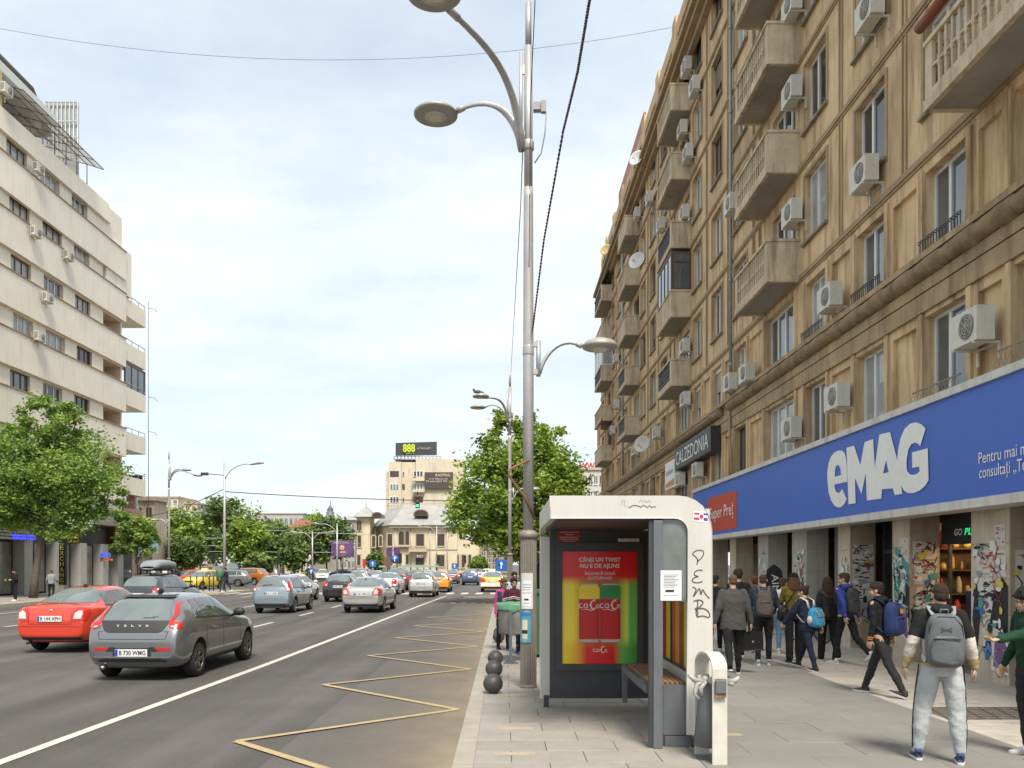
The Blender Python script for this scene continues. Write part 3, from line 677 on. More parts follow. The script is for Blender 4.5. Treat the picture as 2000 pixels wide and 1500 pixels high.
def stext(par, body, m, xa, ya, xb, yb, X, h, **k):
    """text on a street-parallel plane from baseline start to end (picture points)"""
    u0, z0 = px(xa, ya, X); u1, z1 = px(xb, yb, X)
    return text(par, body, m, (X - k.pop('off', .014), u0, (z0 + z1) / 2), XA, YA, h, u0 - u1, **k)
stext(SG, 'Super Preț', WH, 1387, 1018, 1433, 1000, XS, .42)
stext(SG, 'Pentru mai m', WH, 1913, 908, 2008, 884, XS, .19)
stext(SG, 'consultați „Te', WH, 1914, 936, 2006, 916, XS, .19)
# dark sign with white letters further on, and its white companion
XC = 7.7
o = wthing((XC, 35, 6), 'shop_sign', 'black sign with tall white letters on the facade below the ledge', 'shop sign')
u0, z0 = px(1318, 900, XC); u1, z1 = px(1388, 870, XC)
q = MB(); q.box(XC, XC + .45, u1, u0, 6.2, 7.15); q.build('panel', [plain('sign_black', (.03, .028, .03))], o)
text(o, 'CALZEDONIA', WH, (XC - .01, u0 - .25, 6.38), XA, YA, .6, (u0 - u1) - .6)
o = wthing((XC, 40, 6), 'shop_sign', 'white shop sign with small blue and orange print beside the black sign', 'shop sign')
u2, _ = px(1299, 900, XC)
q = MB(); q.box(XC, XC + .3, u0 + .1, u2, 5.5, 6.75); q.build('panel', [WH], o)
q = MB(); q.flat([[(u0 + .2, 5.6), (u2 - .2, 5.6), (u2 - .2, 5.75), (u0 + .2, 5.9)]], fS, -.09); q.build('print', [plain('print_orange', (.6, .2, .04))], o)
text(o, 'salon', plain('print_blue', (.03, .12, .35)), (XC - .01, u2 - .3, 6.15), XA, YA, .3, u2 - u0 - .7)
# small green lettering over the lit shop
o = wthing((XW + .5, 15.4, 2.7), 'shop_sign', 'black shop sign with white and green letters over the lit doorway', 'shop sign')
q = MB(); q.box(XW + .62, XW + .7, 14.32, 16.44, 2.35, 2.94); q.build('panel', [BLACK], o)
text(o, 'GO', WH, (XW + .61, 15.95, 2.52), XA, YA, .13, .28, shear=.2, bold=.02); text(o, 'PLUS', mat('green_neon', (.02, .3, .1), emit=(.02, .5, .15), es=.8), (XW + .61, 15.6, 2.52), XA, YA, .13, .55, shear=.2, bold=.02)
# ---------------------------------------------------------------- posters and graffiti on the piers
PAPER = plain('poster_paper', (.62, .60, .54), .8, blotch=.4, blotch_c=(.38, .33, .27), sc=9)
INK = {k: plain('ink_' + k, v, .7) for k, v in dict(red=(.42, .03, .03), black=(.02, .02, .022), green=(.03, .2, .13), orange=(.55, .22, .04), purple=(.19, .09, .24), blue=(.04, .16, .4), grey=(.3, .3, .3), white=(.7, .7, .68), teal=(.08, .3, .27), yellow=(.6, .5, .08)).items()}
prr = random.Random(21)
def poster(fn, u0, u1, z0, z1, label, ink=('red', 'black', 'grey'), n=16, body=None):
    c = fn((u0 + u1) / 2, z0, .006); o = wthing(c, 'poster', label, 'poster', 'posters pasted on the piers')
    q = MB(); r_ = .015
    P = []
    for k in range(10): P.append((u0 + (u1 - u0) * k / 9, z0 + prr.uniform(0, r_)))
    for k in range(8): P.append((u1 - prr.uniform(0, r_), z0 + (z1 - z0) * (k + 1) / 9))
    for k in range(10): P.append((u1 - (u1 - u0) * k / 9, z1 - prr.uniform(0, r_)))
    q.prism(P, fn, .003, .007); q.build('paper', [PAPER], o)
    w, h = u1 - u0, z1 - z0
    q = MB(); ms_ = [INK[i] for i in ink]
    for k in range(n):
        cu = u0 + w * prr.uniform(.12, .88); cz = z0 + h * prr.uniform(.08, .92); a, b = w * prr.uniform(.04, .22), h * prr.uniform(.01, .06)
        P = [(min(max(cu + a * math.cos(t) * prr.uniform(.4, 1.2), u0 + .01), u1 - .01), min(max(cz + b * math.sin(t) * prr.uniform(.4, 1.3), z0 + .01), z1 - .01)) for t in np.arange(0, 2 * PI, .55)]
        q.flat([P], fn, .0085 + .0002 * k, prr.randrange(len(ms_)))
    q.build('print', ms_, o); return o
fP = lambda u, z, h: (XW - h, u, z)
def fN(a): return lambda u, z, h: (u, a - .008 - h, z)
poster(fP, 13.32, 13.62, 2.25, 2.62, 'small white notice with red print high on the broad pale pier', ('red',), 9)
poster(fP, 13.3, 14.15, 1.75, 2.2, 'torn poster row with red headings under the small notice', ('red', 'grey', 'orange'))
poster(fP, 13.4, 14.1, 1.1, 1.74, 'white poster covered with black scribbles on the broad pale pier', ('black', 'green', 'purple'), 26)
poster(fP, 13.35, 13.95, .5, 1.09, 'plain white torn poster lowest on the broad pale pier', ('grey',), 4)
poster(fP, 16.52, 16.9, 2.0, 2.5, 'ragged white poster with red heading on the narrow graffiti pier', ('red', 'grey'), 8)
poster(fP, 16.55, 16.95, 1.5, 1.98, 'second ragged white poster on the narrow graffiti pier', ('grey',), 4)
f2 = fN(16.46)
poster(f2, XW + .05, XW + .53, 2.05, 2.42, 'red and white torn poster on the inner face of the graffiti pier', ('red', 'red', 'grey'))
poster(f2, XW + .08, XW + .53, 1.55, 2.03, 'torn poster with black scrawl on the inner face of the graffiti pier', ('black', 'red', 'grey'), 20)
poster(f2, XW + .12, XW + .5, 1.0, 1.5, 'black poster with red square on the inner face of the graffiti pier', ('black', 'black', 'red'), 30)
f3 = fN(19.3)
for k, z in enumerate((2.0, 1.55, 1.1)): poster(f3, XW + .05, XW + .55, z, z + .43, ['topmost blackened poster on the brown inner pier face', 'middle blackened poster on the brown inner pier face', 'lowest poster with dark red print on the brown inner pier face'][k], ('black', 'black', 'black', 'red'), 24)
f4 = fN(13.2)
poster(f4, XW + .08, XW + .55, 1.5, 2.2, 'curling beige poster on the inner face of the broad pale pier', ('grey', 'orange'), 10)
poster(f4, XW + .08, XW + .6, 1.0, 1.4, 'white poster with red stripe on the inner face of the broad pale pier', ('red', 'white'), 8)
def graffito(fn, strokes, col, w, par=None, h=.011):
    q = MB()
    for i, s in enumerate(strokes): q.ribbon(s, w, fn, h + .0004 * i)
    return q.build('graffiti', [INK[col]], BB if par is None else par)
def blobs(fn, polys):
    for i, (c, P) in enumerate(polys):
        q = MB(); q.flat([P], fn, .0095 + .0006 * i); q.build('graffiti', [INK[c]], BB)
def scrib(x0, x1, z0, z1, n, seed):
    r_ = random.Random(seed); out = []
    for i in range(n):
        p = [r_.uniform(x0, x1), r_.uniform(z0, z1)]; s = [tuple(p)]
        for k in range(7):
            p[0] = min(max(p[0] + r_.uniform(-.14, .14), x0), x1); p[1] = min(max(p[1] + r_.uniform(-.16, .16), z0), z1); s.append(tuple(p))
        out.append(s)
    return out
# big outlined piece on the narrow pier (teal, black, purple)
blobs(fP, [('teal', [(17.1, 1.25), (16.5, 1.2), (16.5, 1.95), (16.8, 2.15), (17.15, 2.0)]), ('white', [(17.05, 1.55), (16.7, 1.35), (16.6, 1.8), (16.85, 2.0)]), ('black', [(16.85, .9), (16.48, .7), (16.48, 1.5), (16.6, 1.6)]), ('white', [(16.95, 1.2), (16.52, 1.1), (16.48, .35), (16.75, .5)]), ('purple', [(16.9, 1.15), (16.56, 1.07), (16.52, .42), (16.74, .56)]), ('green', [(17.0, 1.6), (16.9, 1.45), (16.75, 1.6), (16.9, 1.75)]), ('yellow', [(17.05, 1.4), (16.95, 1.3), (16.85, 1.4)])])
graffito(fP, scrib(16.55, 17.15, 1.2, 2.1, 7, 3), 'white', .03, h=.0145)
blobs(fP, [('black', [(13.75, .95), (13.24, .8), (13.24, 1.6), (13.4, 1.75), (13.6, 1.5)]), ('white', [(13.7, .2), (13.22, .15), (13.22, .62), (13.4, .9), (13.65, .72)]), ('purple', [(13.64, .26), (13.26, .2), (13.26, .6), (13.4, .8), (13.6, .68)]), ('black', [(14.25, 1.0), (14.1, .5), (14.0, 1.2), (14.15, 1.7)])])
graffito(fP, scrib(13.3, 14.1, .1, .55, 6, 5), 'grey', .02); graffito(fP, scrib(13.7, 14.2, .35, .7, 3, 9), 'blue', .05)
graffito(f2, scrib(XW + .02, XW + .5, .35, 1.15, 7, 12), 'black', .03); graffito(f4, scrib(XW + .05, XW + .55, .3, 1.2, 5, 14), 'black', .035)
graffito(f3, scrib(XW + .05, XW + .5, .3, 1.0, 5, 15), 'black', .02)
graffito(fP, scrib(22.3, 23.0, 1.3, 2.3, 9, 17), 'white', .05); graffito(fP, scrib(22.3, 23.0, 1.2, 1.6, 4, 18), 'black', .03); graffito(fP, scrib(19.4, 19.9, 1.4, 2.3, 7, 19), 'white', .05)
f5 = fN(25.3); XR = XW + .75
fw = lambda u, z, h: (XR - h, u, z)
blobs(fP, [('yellow', [(28.6, 1.0), (26.6, 1.0), (26.5, 1.9), (27.4, 2.3), (28.5, 2.0)])] )
bpy.data.objects.remove(bpy.data.objects[[o.name for o in BB.children if o.name.startswith('graffiti')][-1]])
blobs(fw, [('yellow', [(28.7, .9), (26.5, .9), (26.4, 1.9), (27.4, 2.35), (28.6, 2.0)]), ('grey', [(28.55, .97), (26.6, .97), (26.5, 1.85), (27.4, 2.25), (28.45, 1.95)]), ('blue', [(27.9, 1.0), (26.9, .98), (26.8, 1.7), (27.4, 2.0), (27.8, 1.8)])])
graffito(fw, scrib(26.7, 28.2, 1.1, 2.0, 7, 23), 'black', .08); graffito(fw, scrib(26.9, 27.9, 1.1, 1.9, 5, 24), 'teal', .09, h=.0125)

graffito(fP, scrib(13.3, 14.2, .7, 2.3, 9, 31), 'black', .018, h=.017); graffito(fP, scrib(13.4, 14.1, 1.2, 2.1, 5, 32), 'red', .016, h=.018); graffito(fP, scrib(16.5, 17.1, .9, 2.2, 7, 33), 'black', .03, h=.019)
graffito(f2, scrib(XW + .05, XW + .52, 1.2, 2.3, 7, 34), 'black', .018, h=.0125); graffito(f2, scrib(XW + .08, XW + .5, 1.9, 2.4, 4, 35), 'red', .03, h=.012); graffito(f3, scrib(XW + .05, XW + .52, 1.1, 2.4, 8, 36), 'black', .02, h=.0125); graffito(f4, scrib(XW + .05, XW + .6, 1.1, 2.2, 6, 37), 'black', .02, h=.0125)
graffito(fP, scrib(19.35, 19.95, .5, 1.3, 5, 38), 'black', .02); graffito(fP, scrib(25.4, 26.2, 1.0, 2.0, 8, 39), 'white', .05); graffito(fP, scrib(22.2, 23.1, 1.5, 2.2, 4, 40), 'red', .03, h=.014); graffito(fP, scrib(10.3, 11.1, .4, 2.1, 8, 41), 'black', .03)
o = wthing((9.15, 15.9, 0), 'mannequin', 'tailor mannequin in a navy top inside the lit shop doorway', 'mannequin')
q = MB(); q.lathe([(.05, 1.62), (.05, 1.52), (.17, 1.45), (.15, 1.2), (.11, 1.08), (.16, .9), (.15, .8), (.02, .78), (.02, .03), (.18, .01)], 16, (9.15, 15.9, 0)); q.ell((9.15, 15.9, 1.72), (.08, .09, .11)); q.build('form', [plain('mannequin_gold', (.55, .38, .18), .5)], o)
q = MB(); q.lathe([(.18, 1.44), (.16, 1.2), (.12, 1.07), (.17, .9), (.2, .72)], 16, (9.15, 15.9, 0)); q.build('top', [plain('navy_cloth', (.02, .025, .08), .8)], o)
q = MB()
for i in range(9): q.box(9.1 + .35 * (i % 3), 9.36 + .35 * (i % 3), 14.9 + .3 * (i // 3), 15.1 + .3 * (i // 3), .3 + .25 * (i % 4), .9 + .3 * (i % 4), i % 3)
q.build('hanging_goods', [plain('goods_red', (.5, .03, .03)), plain('goods_gold', (.6, .4, .12)), plain('goods_green', (.05, .3, .12))], BB)

r3 = random.Random(77); pcs = ['white', 'white', 'grey', 'red', 'white', 'black', 'yellow', 'teal', 'blue']
for fn, a0, a1, n_ in ((fP, 13.25, 14.25, 34), (f4, XW + .03, XW + .58, 16), (fP, 16.5, 17.15, 16), (f2, XW + .03, XW + .56, 22), (fP, 19.35, 19.95, 12), (f3, XW + .03, XW + .56, 16), (fP, 22.2, 23.1, 14), (fP, 25.4, 26.2, 10), (fP, 10.2, 11.1, 10)):
    for i in range(n_):
        cu, cz, w, h = r3.uniform(a0 + .06, a1 - .06), r3.uniform(.75, 2.35), r3.uniform(.04, .13), r3.uniform(.03, .11)
        P_ = [(min(max(cu + w * math.cos(t) * r3.uniform(.5, 1.2), a0), a1), cz + h * math.sin(t) * r3.uniform(.5, 1.2)) for t in (.6, 1.2, 2.4, 2.9, 3.9, 4.6, 5.5)]
        MB().flat([P_], fn, .0205 + .0003 * i).build('torn_paper', [INK[r3.choice(pcs)]], BB)

gc = [plain('ware_%d' % i, c_, .5) for i, c_ in enumerate(((.6, .38, .1), (.5, .05, .04), (.06, .28, .12), (.62, .55, .42), (.05, .06, .2), (.7, .5, .15), (.03, .03, .03)))]
for z in (.35, .85, 1.35, 1.85, 2.3):
    MB().box(XR + .15, XR + 3.1, 17.0, 17.3, z - .03, z).build('shelf', [BROWNF], BB); x = XR + .2
    while x < XR + 3.0:
        w, h = r3.uniform(.06, .16), r3.uniform(.14, .4); MB().lathe([(w * .4, 0), (w * .5, h * .15), (w * .45, h * .7), (w * .2, h)], 7, (x + w / 2, 17.12, z + .002)).build('shop_goods', [r3.choice(gc)], BB); x += w + r3.uniform(.02, .12)
MB().box(XR + .2, XR + 3.0, 16.9, 16.93, 2.62, 2.65).build('shop_light', [MATS['lamp_warm']], BB)
# ---------------------------------------------------------------- cream office block across the street
XL = -31.
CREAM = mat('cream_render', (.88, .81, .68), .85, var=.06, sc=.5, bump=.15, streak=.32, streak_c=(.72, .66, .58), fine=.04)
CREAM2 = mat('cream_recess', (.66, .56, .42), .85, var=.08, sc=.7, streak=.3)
OB = wthing((XL, 55, 0), 'office_building', 'cream seven storey block with ribbon windows across the street', 'building')
fL = lambda u, z, o: (XL - o, u, z)
AXL = ((0, -1), (1, 0))
heads = [14.25 - 3.66 + 3.66 * k for k in range(6)]          # window heads
heads = [10.59, 14.25, 17.9, 21.55, 25.2, 28.6]
U0L, U1L = 38., 66.4
wcols = [(39.5, 42.3), (44.0, 46.6), (48.2, 50.3 ), (52.0, 54.4), (56.6, 58.9), (60.2, 61.9)]
lh = []; lw = []
rl = random.Random(5)
for k, h in enumerate(heads):
    off = [0, .15, .5, .25, .1, -.2][k]
    for a, c in [(51.2, 53.4), (54.9, 57.3), (58.9, 61.1), (45.6, 48.6), (40.5, 43.5)]:
        a += off; c += off; lh.append((a, c, h - 1.25, h, .2, None)); lw.append((a, c, h - 1.25, h, .2))
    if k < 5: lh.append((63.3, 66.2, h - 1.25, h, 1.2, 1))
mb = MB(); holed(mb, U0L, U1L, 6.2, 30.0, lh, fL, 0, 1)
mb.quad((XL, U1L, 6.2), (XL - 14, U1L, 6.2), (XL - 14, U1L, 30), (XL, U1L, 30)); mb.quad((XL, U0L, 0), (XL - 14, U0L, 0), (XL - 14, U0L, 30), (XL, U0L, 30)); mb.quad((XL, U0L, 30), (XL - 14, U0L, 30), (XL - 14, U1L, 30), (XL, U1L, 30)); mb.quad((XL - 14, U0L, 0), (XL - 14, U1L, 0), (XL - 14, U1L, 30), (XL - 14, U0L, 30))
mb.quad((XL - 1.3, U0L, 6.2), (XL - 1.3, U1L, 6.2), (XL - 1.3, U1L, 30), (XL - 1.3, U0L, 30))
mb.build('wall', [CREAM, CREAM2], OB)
for i, (a, c, z0, z1, dp) in enumerate(lw):
    window(OB, (XL - dp, (a + c) / 2, z0), AXL, c - a, z1 - z0, rl.choice(['white', 'brown', 'white', 'white', 'brownshut', 'shut']), rl.choice([GLASS, GLASS2, GLASS2, GLASS3]), False)
for h in heads:
    z1 = h - 1.25
    q = MB(); q.box(XL + .002, XL + .24, U0L, U1L + .25, z1 - 2.28, z1 - .003); q.build('spandrel_band', [CREAM], OB)
    q = MB(); q.box(XL + .002, XL + .3, U0L, U1L + .3, z1 - .001, z1 + .07); q.build('sill_course', [TRIM], OB)
q = MB(); q.box(XL + .002, XL + .24, U0L, U1L - 2.3, 28.62, 29.1); q.build('spandrel_band', [CREAM], OB)
# terrace storey: recessed with frame pergola, awning
q = MB(); q.box(XL - 2.6, XL - 2.4, U0L, 60, 30.01, 32.3); q.box(XL - 2.4, XL - .2, 59.7, 60, 30.01, 31.4); q.build('penthouse_wall', [mat('grey_panels', (.50, .53, .53), .6, var=.06)], OB)
q = MB(); q.box(XL - 9, XL + .1, U0L, 56.5, 32.31, 32.9); q.build('flat_roof', [plain('roof_edge', (.60, .62, .60), .6)], OB)
q = MB()
for u in np.arange(50.5, 61, 1.45): q.tube([(XL + .1, u, 30), (XL + .1, u, 31.6)], .035, 5); q.tube([(XL + .1, u, 31.6), (XL - 2.4, u, 32.25)], .03, 5); q.tube([(XL + 1.3, u + .1, 31.25), (XL + .1, u, 31.6)], .03, 5)
for dx, z in ((.1, 31.6), (-1.2, 31.9), (-2.3, 32.2), (.7, 31.42), (1.3, 31.25)): q.tube([(XL + dx, 50.5, z), (XL + dx, 60.7, z)], .035, 5)
q.tube([(XL + .1, U0L, 30.9), (XL + .1, 50.5, 30.9)], .03, 5)
q.build('pergola', [plain('pergola_brown', (.15, .12, .09), .6)], OB)
q = MB(); q.quad((XL + 1.25, 50.5, 31.3), (XL + 1.25, 60.7, 31.3), (XL - 2.3, 60.7, 32.25), (XL - 2.3, 50.5, 32.25)); q.build('pergola_sheet', [mat('pale_sheet', (.6, .6, .56), .5, alpha=.55)], OB)
q = MB(); q.add([(XL + .1, 47.2, 32.6), (XL + .1, 50.4, 32.3), (XL + .1, 50.4, 30.0), (XL + .1, 50.0, 30.0), (XL + .1, 49.6, 31.2), (XL + .1, 48.6, 31.8), (XL + .1, 47.2, 31.7)], [(0, 1, 2, 3, 4, 5, 6)]); q.build('awning', [plain('awning_ochre', (.5, .42, .2), .8)], OB)
q = MB(); q.box(XL + .0, XL + .24, U0L, 63.8, 29.1, 30.0); q.box(XL - 3, XL + .1, 63.6, U1L + 1.5, 24.0, 27.6); q.build('parapet', [CREAM], OB)
# roof hut and lattice billboard
q = MB(); q.prism([(52.2, 32.91), (52.2, 34.5), (54.6, 35.0), (56.6, 34.8), (58.6, 32.91)], lambda u, z, h: (XL - 2 - h, u, z), 0, 2.4); q.build('roof_hut', [mat('board_wood', (.33, .25, .17), .8, var=.3, sc=9)], OB)
q = MB(); q.box(XL - 4.6, XL - 1.7, 51.9, 56.9, 35.02, 35.12); q.add([(XL - 1.7, 56.9, 35.12), (XL - 1.7, 59.3, 32.91), (XL - 4.6, 59.3, 32.91), (XL - 4.6, 56.9, 35.12)], [(0, 1, 2, 3)]); q.build('hut_roof', [plain('hut_roof_grey', (.16, .14, .13), .6)], OB)
q = MB(); xa, xb = pd(88, 0, 66.5)[0], pd(152, 0, 66.5)[0]; za, zb3 = 31, pd(0, 198, 66.5)[1]
for i in range(9): x = xa + (xb - xa) * i / 8; q.tube([(x, 66.5, za), (x, 66.5, zb3)], .06, 4)
for z in (33.5, 35.2, 36.6, 37.9, zb3 - .1): q.box(xa, xb, 66.45, 66.55, z, z + .1)
q.quad((xa, 66.7, za), (xb, 66.7, za), (xb, 66.7, zb3), (xa, 66.7, zb3), 1)
q.build('roof_lattice', [STEEL, plain('lattice_back', (.36, .40, .41), .6)], OB)
# balconies wrapping the far end
for k, h in enumerate(heads[:5] + [28.9]):
    z1 = h - 1.25
    if k == 5: z1 = 25.2 + 1.6; continue
    q = MB(); q.box(XL - .9, XL - .0, U1L + .6, U1L + 4.4, z1 - 1.55, z1 - .1); q.box(XL - 3.5, XL - .92, U1L + .01, U1L + 4.4, z1 - 1.55, z1 - 1.35)
    o = q.build('end_balcony', [CREAM], OB)
    q = MB(); q.tube([(XL - .05, U1L + .7, z1 + .25), (XL - .05, U1L + 4.35, z1 + .25)], .035, 6)
    for u in (.7, 1.9, 3.1, 4.3): q.tube([(XL - .05, U1L + u, z1 - .1), (XL - .05, U1L + u, z1 + .25)], .03, 5)
    q.build('handrail', [STEEL], o)
    if k == 2:
        q = MB()
        for u in (.6, 1.8, 3.0, 4.3): q.box(XL - .12, XL - .02, U1L + u, U1L + u + .12, z1 - .09, z1 + 1.8)
        q.box(XL - .12, XL - .02, U1L + .6, U1L + 4.42, z1 + 1.805, z1 + 1.95); q.build('enclosure_frame', [BROWNF], o)
        q = MB(); q.box(XL - .09, XL - .06, U1L + .7, U1L + 4.3, z1 - .09, z1 + 1.8); q.build('pane', [GLASS], o)
q = MB(); q.box(XL - 3.6, XL - 3.4, U1L, U1L + 3.6, 4, 27); q.build('end_wall', [plain('pale_wall', (.62, .63, .62), .8)], OB)
q = MB(); q.tube([(XL + .15, U1L + 4.6, 4), (XL + .15, U1L + 4.6, 24.8)], .035, 6)
for z in (24.2, 16.5, 13.5): q.tube([(XL + .15, U1L + 4.6, z), (XL + .7, U1L + 4.6, z - .1), (XL + .9, U1L + 4.6, z - .35)], .025, 5)
q.build('drain_pipe', [plain('rusty_pipe', (.25, .2, .17), .7)], OB)
# ground floor of the block: shops
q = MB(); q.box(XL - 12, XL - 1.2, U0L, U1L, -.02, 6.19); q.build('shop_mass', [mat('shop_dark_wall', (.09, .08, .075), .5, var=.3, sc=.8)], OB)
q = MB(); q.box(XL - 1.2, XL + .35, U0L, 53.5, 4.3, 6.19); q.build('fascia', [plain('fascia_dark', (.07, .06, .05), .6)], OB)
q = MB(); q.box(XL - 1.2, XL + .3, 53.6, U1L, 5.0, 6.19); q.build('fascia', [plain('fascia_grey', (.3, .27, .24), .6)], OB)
q = MB()
for z in (3.55, 3.75, 3.95, 4.15): q.box(XL - 1.1, XL + .3, U0L, 53.5, z, z + .14)
q.build('louvred_band', [plain('louvre_grey', (.45, .41, .36), .6)], OB)
for u in (44.2, 48.9, 53.2, 57.0, 60.2, 63.5, 66.0):
    q = MB(); q.box(XL - .9, XL + .1, u - .45, u + .45, 0, 3.54); q.build('pillar', [mat('grey_granite', (.40, .39, .37), .4, var=.1, sc=9)], OB)
for a, c in ((44.8, 48.3), (49.5, 52.7), (53.7, 56.5), (57.5, 59.7), (60.7, 63.0)):
    q = MB(); q.box(XL - .72, XL - .62, a, a + .08, 0, 3.4); q.box(XL - .72, XL - .62, c - .08, c, 0, 3.4); q.box(XL - .72, XL - .62, (a + c) / 2 - .04, (a + c) / 2 + .04, 0, 3.4); q.box(XL - .72, XL - .62, a, c, 3.405, 3.5)
    o = q.build('shop_window', [DARKM], OB); q = MB(); q.box(XL - .69, XL - .66, a + .09, c - .09, .1, 3.4); q.build('pane', [mat('shop_pane', (.26, .25, .21), .08, var=.5, sc=.8)], o)
XA2, YA2 = (0, 1, 0), (0, 0, 1)
GOLD = plain('gold_letters', (.6, .42, .05), .5)
sgn = wthing((XL + .4, 50, 4.6), 'shop_sign', 'gold serif lettering on the dark fascia behind the big tree', 'shop sign')
text(sgn, 'PALACE', GOLD, (XL + .37, 46.9, 4.75), XA2, YA2, .95, 5.2, extr=.03)
sgn = wthing((XL + .4, 52, 4.1), 'shop_sign', 'deep blue glowing letters below the dark fascia behind the tree trunk', 'shop sign')
text(sgn, 'alexandrion', mat('blue_neon', (.02, .03, .5), emit=(.03, .04, 1), es=1.2), (XL + .35, 51.0, 3.55), XA2, YA2, .45, 2.6)
def board(cat, label, x0, x1, z0, z1, y, m, th=.2, items=(), ry=0, group=None):
    o = wthing(((x0 + x1) / 2, y, z0), 'signboard', label, cat, group)
    q = MB(); q.box(x0, x1, y, y + th, z0, z1); q.build('panel', [m], o)
    for s, mm, u, v, h, w in items: text(o, s, mm, (u, y - .02, v), (1, 0, 0), (0, 0, 1), h, w)
    return o
YEL = plain('sign_yellow', (.75, .62, .02), .5)
# vertical exchange sign, seen edge-on to the street, at depth 54
x0, z0 = pd(115, 1135, 54); x1, z1 = pd(128, 1095, 54)
o = board('sign', 'black vertical sign with stacked yellow letters beside the shop entrance', x0, x1, .6, 3.3, 54, BLACK)
for i, ch in enumerate('EXCHANGE'): text(o, ch, YEL, ((x0 + x1) / 2 - .13, 53.96, 2.95 - i * .36), (1, 0, 0), (0, 0, 1), .27, .24)
x0, _ = pd(115, 0, 54.2); x1, _ = pd(153, 0, 54.2)
o = board('sign', 'yellow and black exchange rate board over the vertical sign', x0, x1, 3.35, 4.0, 54.2, BLACK, items=(('EUR USD', YEL, x0 + .6, 3.42, .18, .7),))
q = MB(); q.box(x0, x1, 54.15, 54.19, 3.7, 3.98); q.build('yellow_strip', [YEL], o)
x0, _ = pd(132, 0, 55); x1, _ = pd(178, 0, 55)
o = board('sign', 'white illuminated box sign above the exchange board', x0, x1, 4.3, 4.95, 55, plain('white_sign', (.7, .7, .68), .5), items=(('BETON', plain('black_print', (.03, .03, .03)), x0 + .45, 4.5, .3, .8),))
x0, _ = pd(172, 0, 63); x1, _ = pd(197, 0, 63)
o = wthing((x0, 63, 3), 'shop_sign', 'white and blue rounded letters on orange waves over the drugstore door', 'shop sign')
text(o, 'dm', mat('dm_blue', (.03, .07, .4), emit=(.1, .15, .6), es=.4), pd(196, 1091, 63)[:1] + (62.95, 2.5), (1, 0, 0), (0, 0, 1), .55, .8, extr=.05, bold=.02)
q = MB(); x, z = pd(195, 1094, 63); q.ribbon([(x, z), (x + .25, z + .08), (x + .5, z), (x + .75, z + .08), (x + 1, z)], .14, lambda a, b, h: (a, 63 - h, b), .0); q.build('wave', [plain('dm_orange', (.7, .15, .02))], o)
# lower red-brown wing further along and the boards in front of it
o = wthing((-29.5, 72, 0), 'shop_wing', 'low red brown shop wing with glass doors beyond the cream block', 'building')
q = MB(); q.box(-44, -31.6, 66.5, 70, 0, 8.2); q.build('wall', [mat('terracotta', (.30, .13, .07), .7, var=.1, streak=.4)], o)
q = MB(); q.box(-31.6, -30.9, 66.5, 70, 5.3, 6.6); q.build('fascia', [plain('wing_fascia', (.35, .22, .14), .6)], o)
for u in (66.6,):
    q = MB(); q.box(-31.59, -31.5, u, u + 2.6, 0, 3.4); q.build('shop_window', [SHOPD], o); q = MB(); q.box(-31.59, -31.4, u + 2.7, u + 3.3, 0, 5.2); q.build('pillar', [plain('wing_pillar', (.3, .27, .24))], o)
    q = MB(); q.box(-31.59, -31.48, u + .2, u + 2.2, 6.7, 7.9); q.build('window', [GLASS3], o)
SKYB = plain('board_sky_blue', (.33, .56, .72), .5)
x0, z0 = pd(270, 1081, 76); x1, z1 = pd(307, 1052, 76)
board('billboard', 'plain sky blue billboard beyond the small street tree', x0, x1, z0, z1, 76, SKYB)
x0, z0 = pd(270, 1052, 77); x1, z1 = pd(303, 1030, 77)
board('billboard', 'pale grey billboard directly above the sky blue one', x0, x1, z0, z1, 77, plain('board_grey', (.45, .48, .5), .5))
x0, z0 = pd(233, 1078, 74); x1, z1 = pd(258, 1058, 74)
board('billboard', 'small dark blue billboard with orange figure behind the small tree', x0, x1, z0, z1, 74, plain('board_blue', (.08, .16, .25), .5))
x0, z0 = pd(236, 1018, 72); x1, z1 = pd(267, 964, 72)
o = board('billboard', 'tall white advertising board with a few grey letters at the block corner', x0, x1, z0, z1, 72, plain('board_white', (.74, .76, .78), .5), items=(('pentru', plain('print_dark', (.12, .13, .2)), x0 + .15, z0 + .5, .28, 1.0), ('1', plain('print_dark', (.1, .1, .1)), x0 + 1.0, z0 + 1.5, .6, .18)))
x0, z0 = pd(235, 963, 73); x1, z1 = pd(277, 928, 73)
o = board('billboard', 'dark purple screen with pinkish letters over the white board', x0, x1, z0, z1, 73, mat('purple_screen', (.07, .03, .09), .4, var=.5, sc=.8), items=(('CONCERT', plain('print_pink', (.6, .45, .5)), x0 + .3, z1 - .4, .2, 1.2), ('SUMMER', plain('print_peach', (.6, .35, .2)), x0 + .35, z1 - .85, .3, 1.2)))
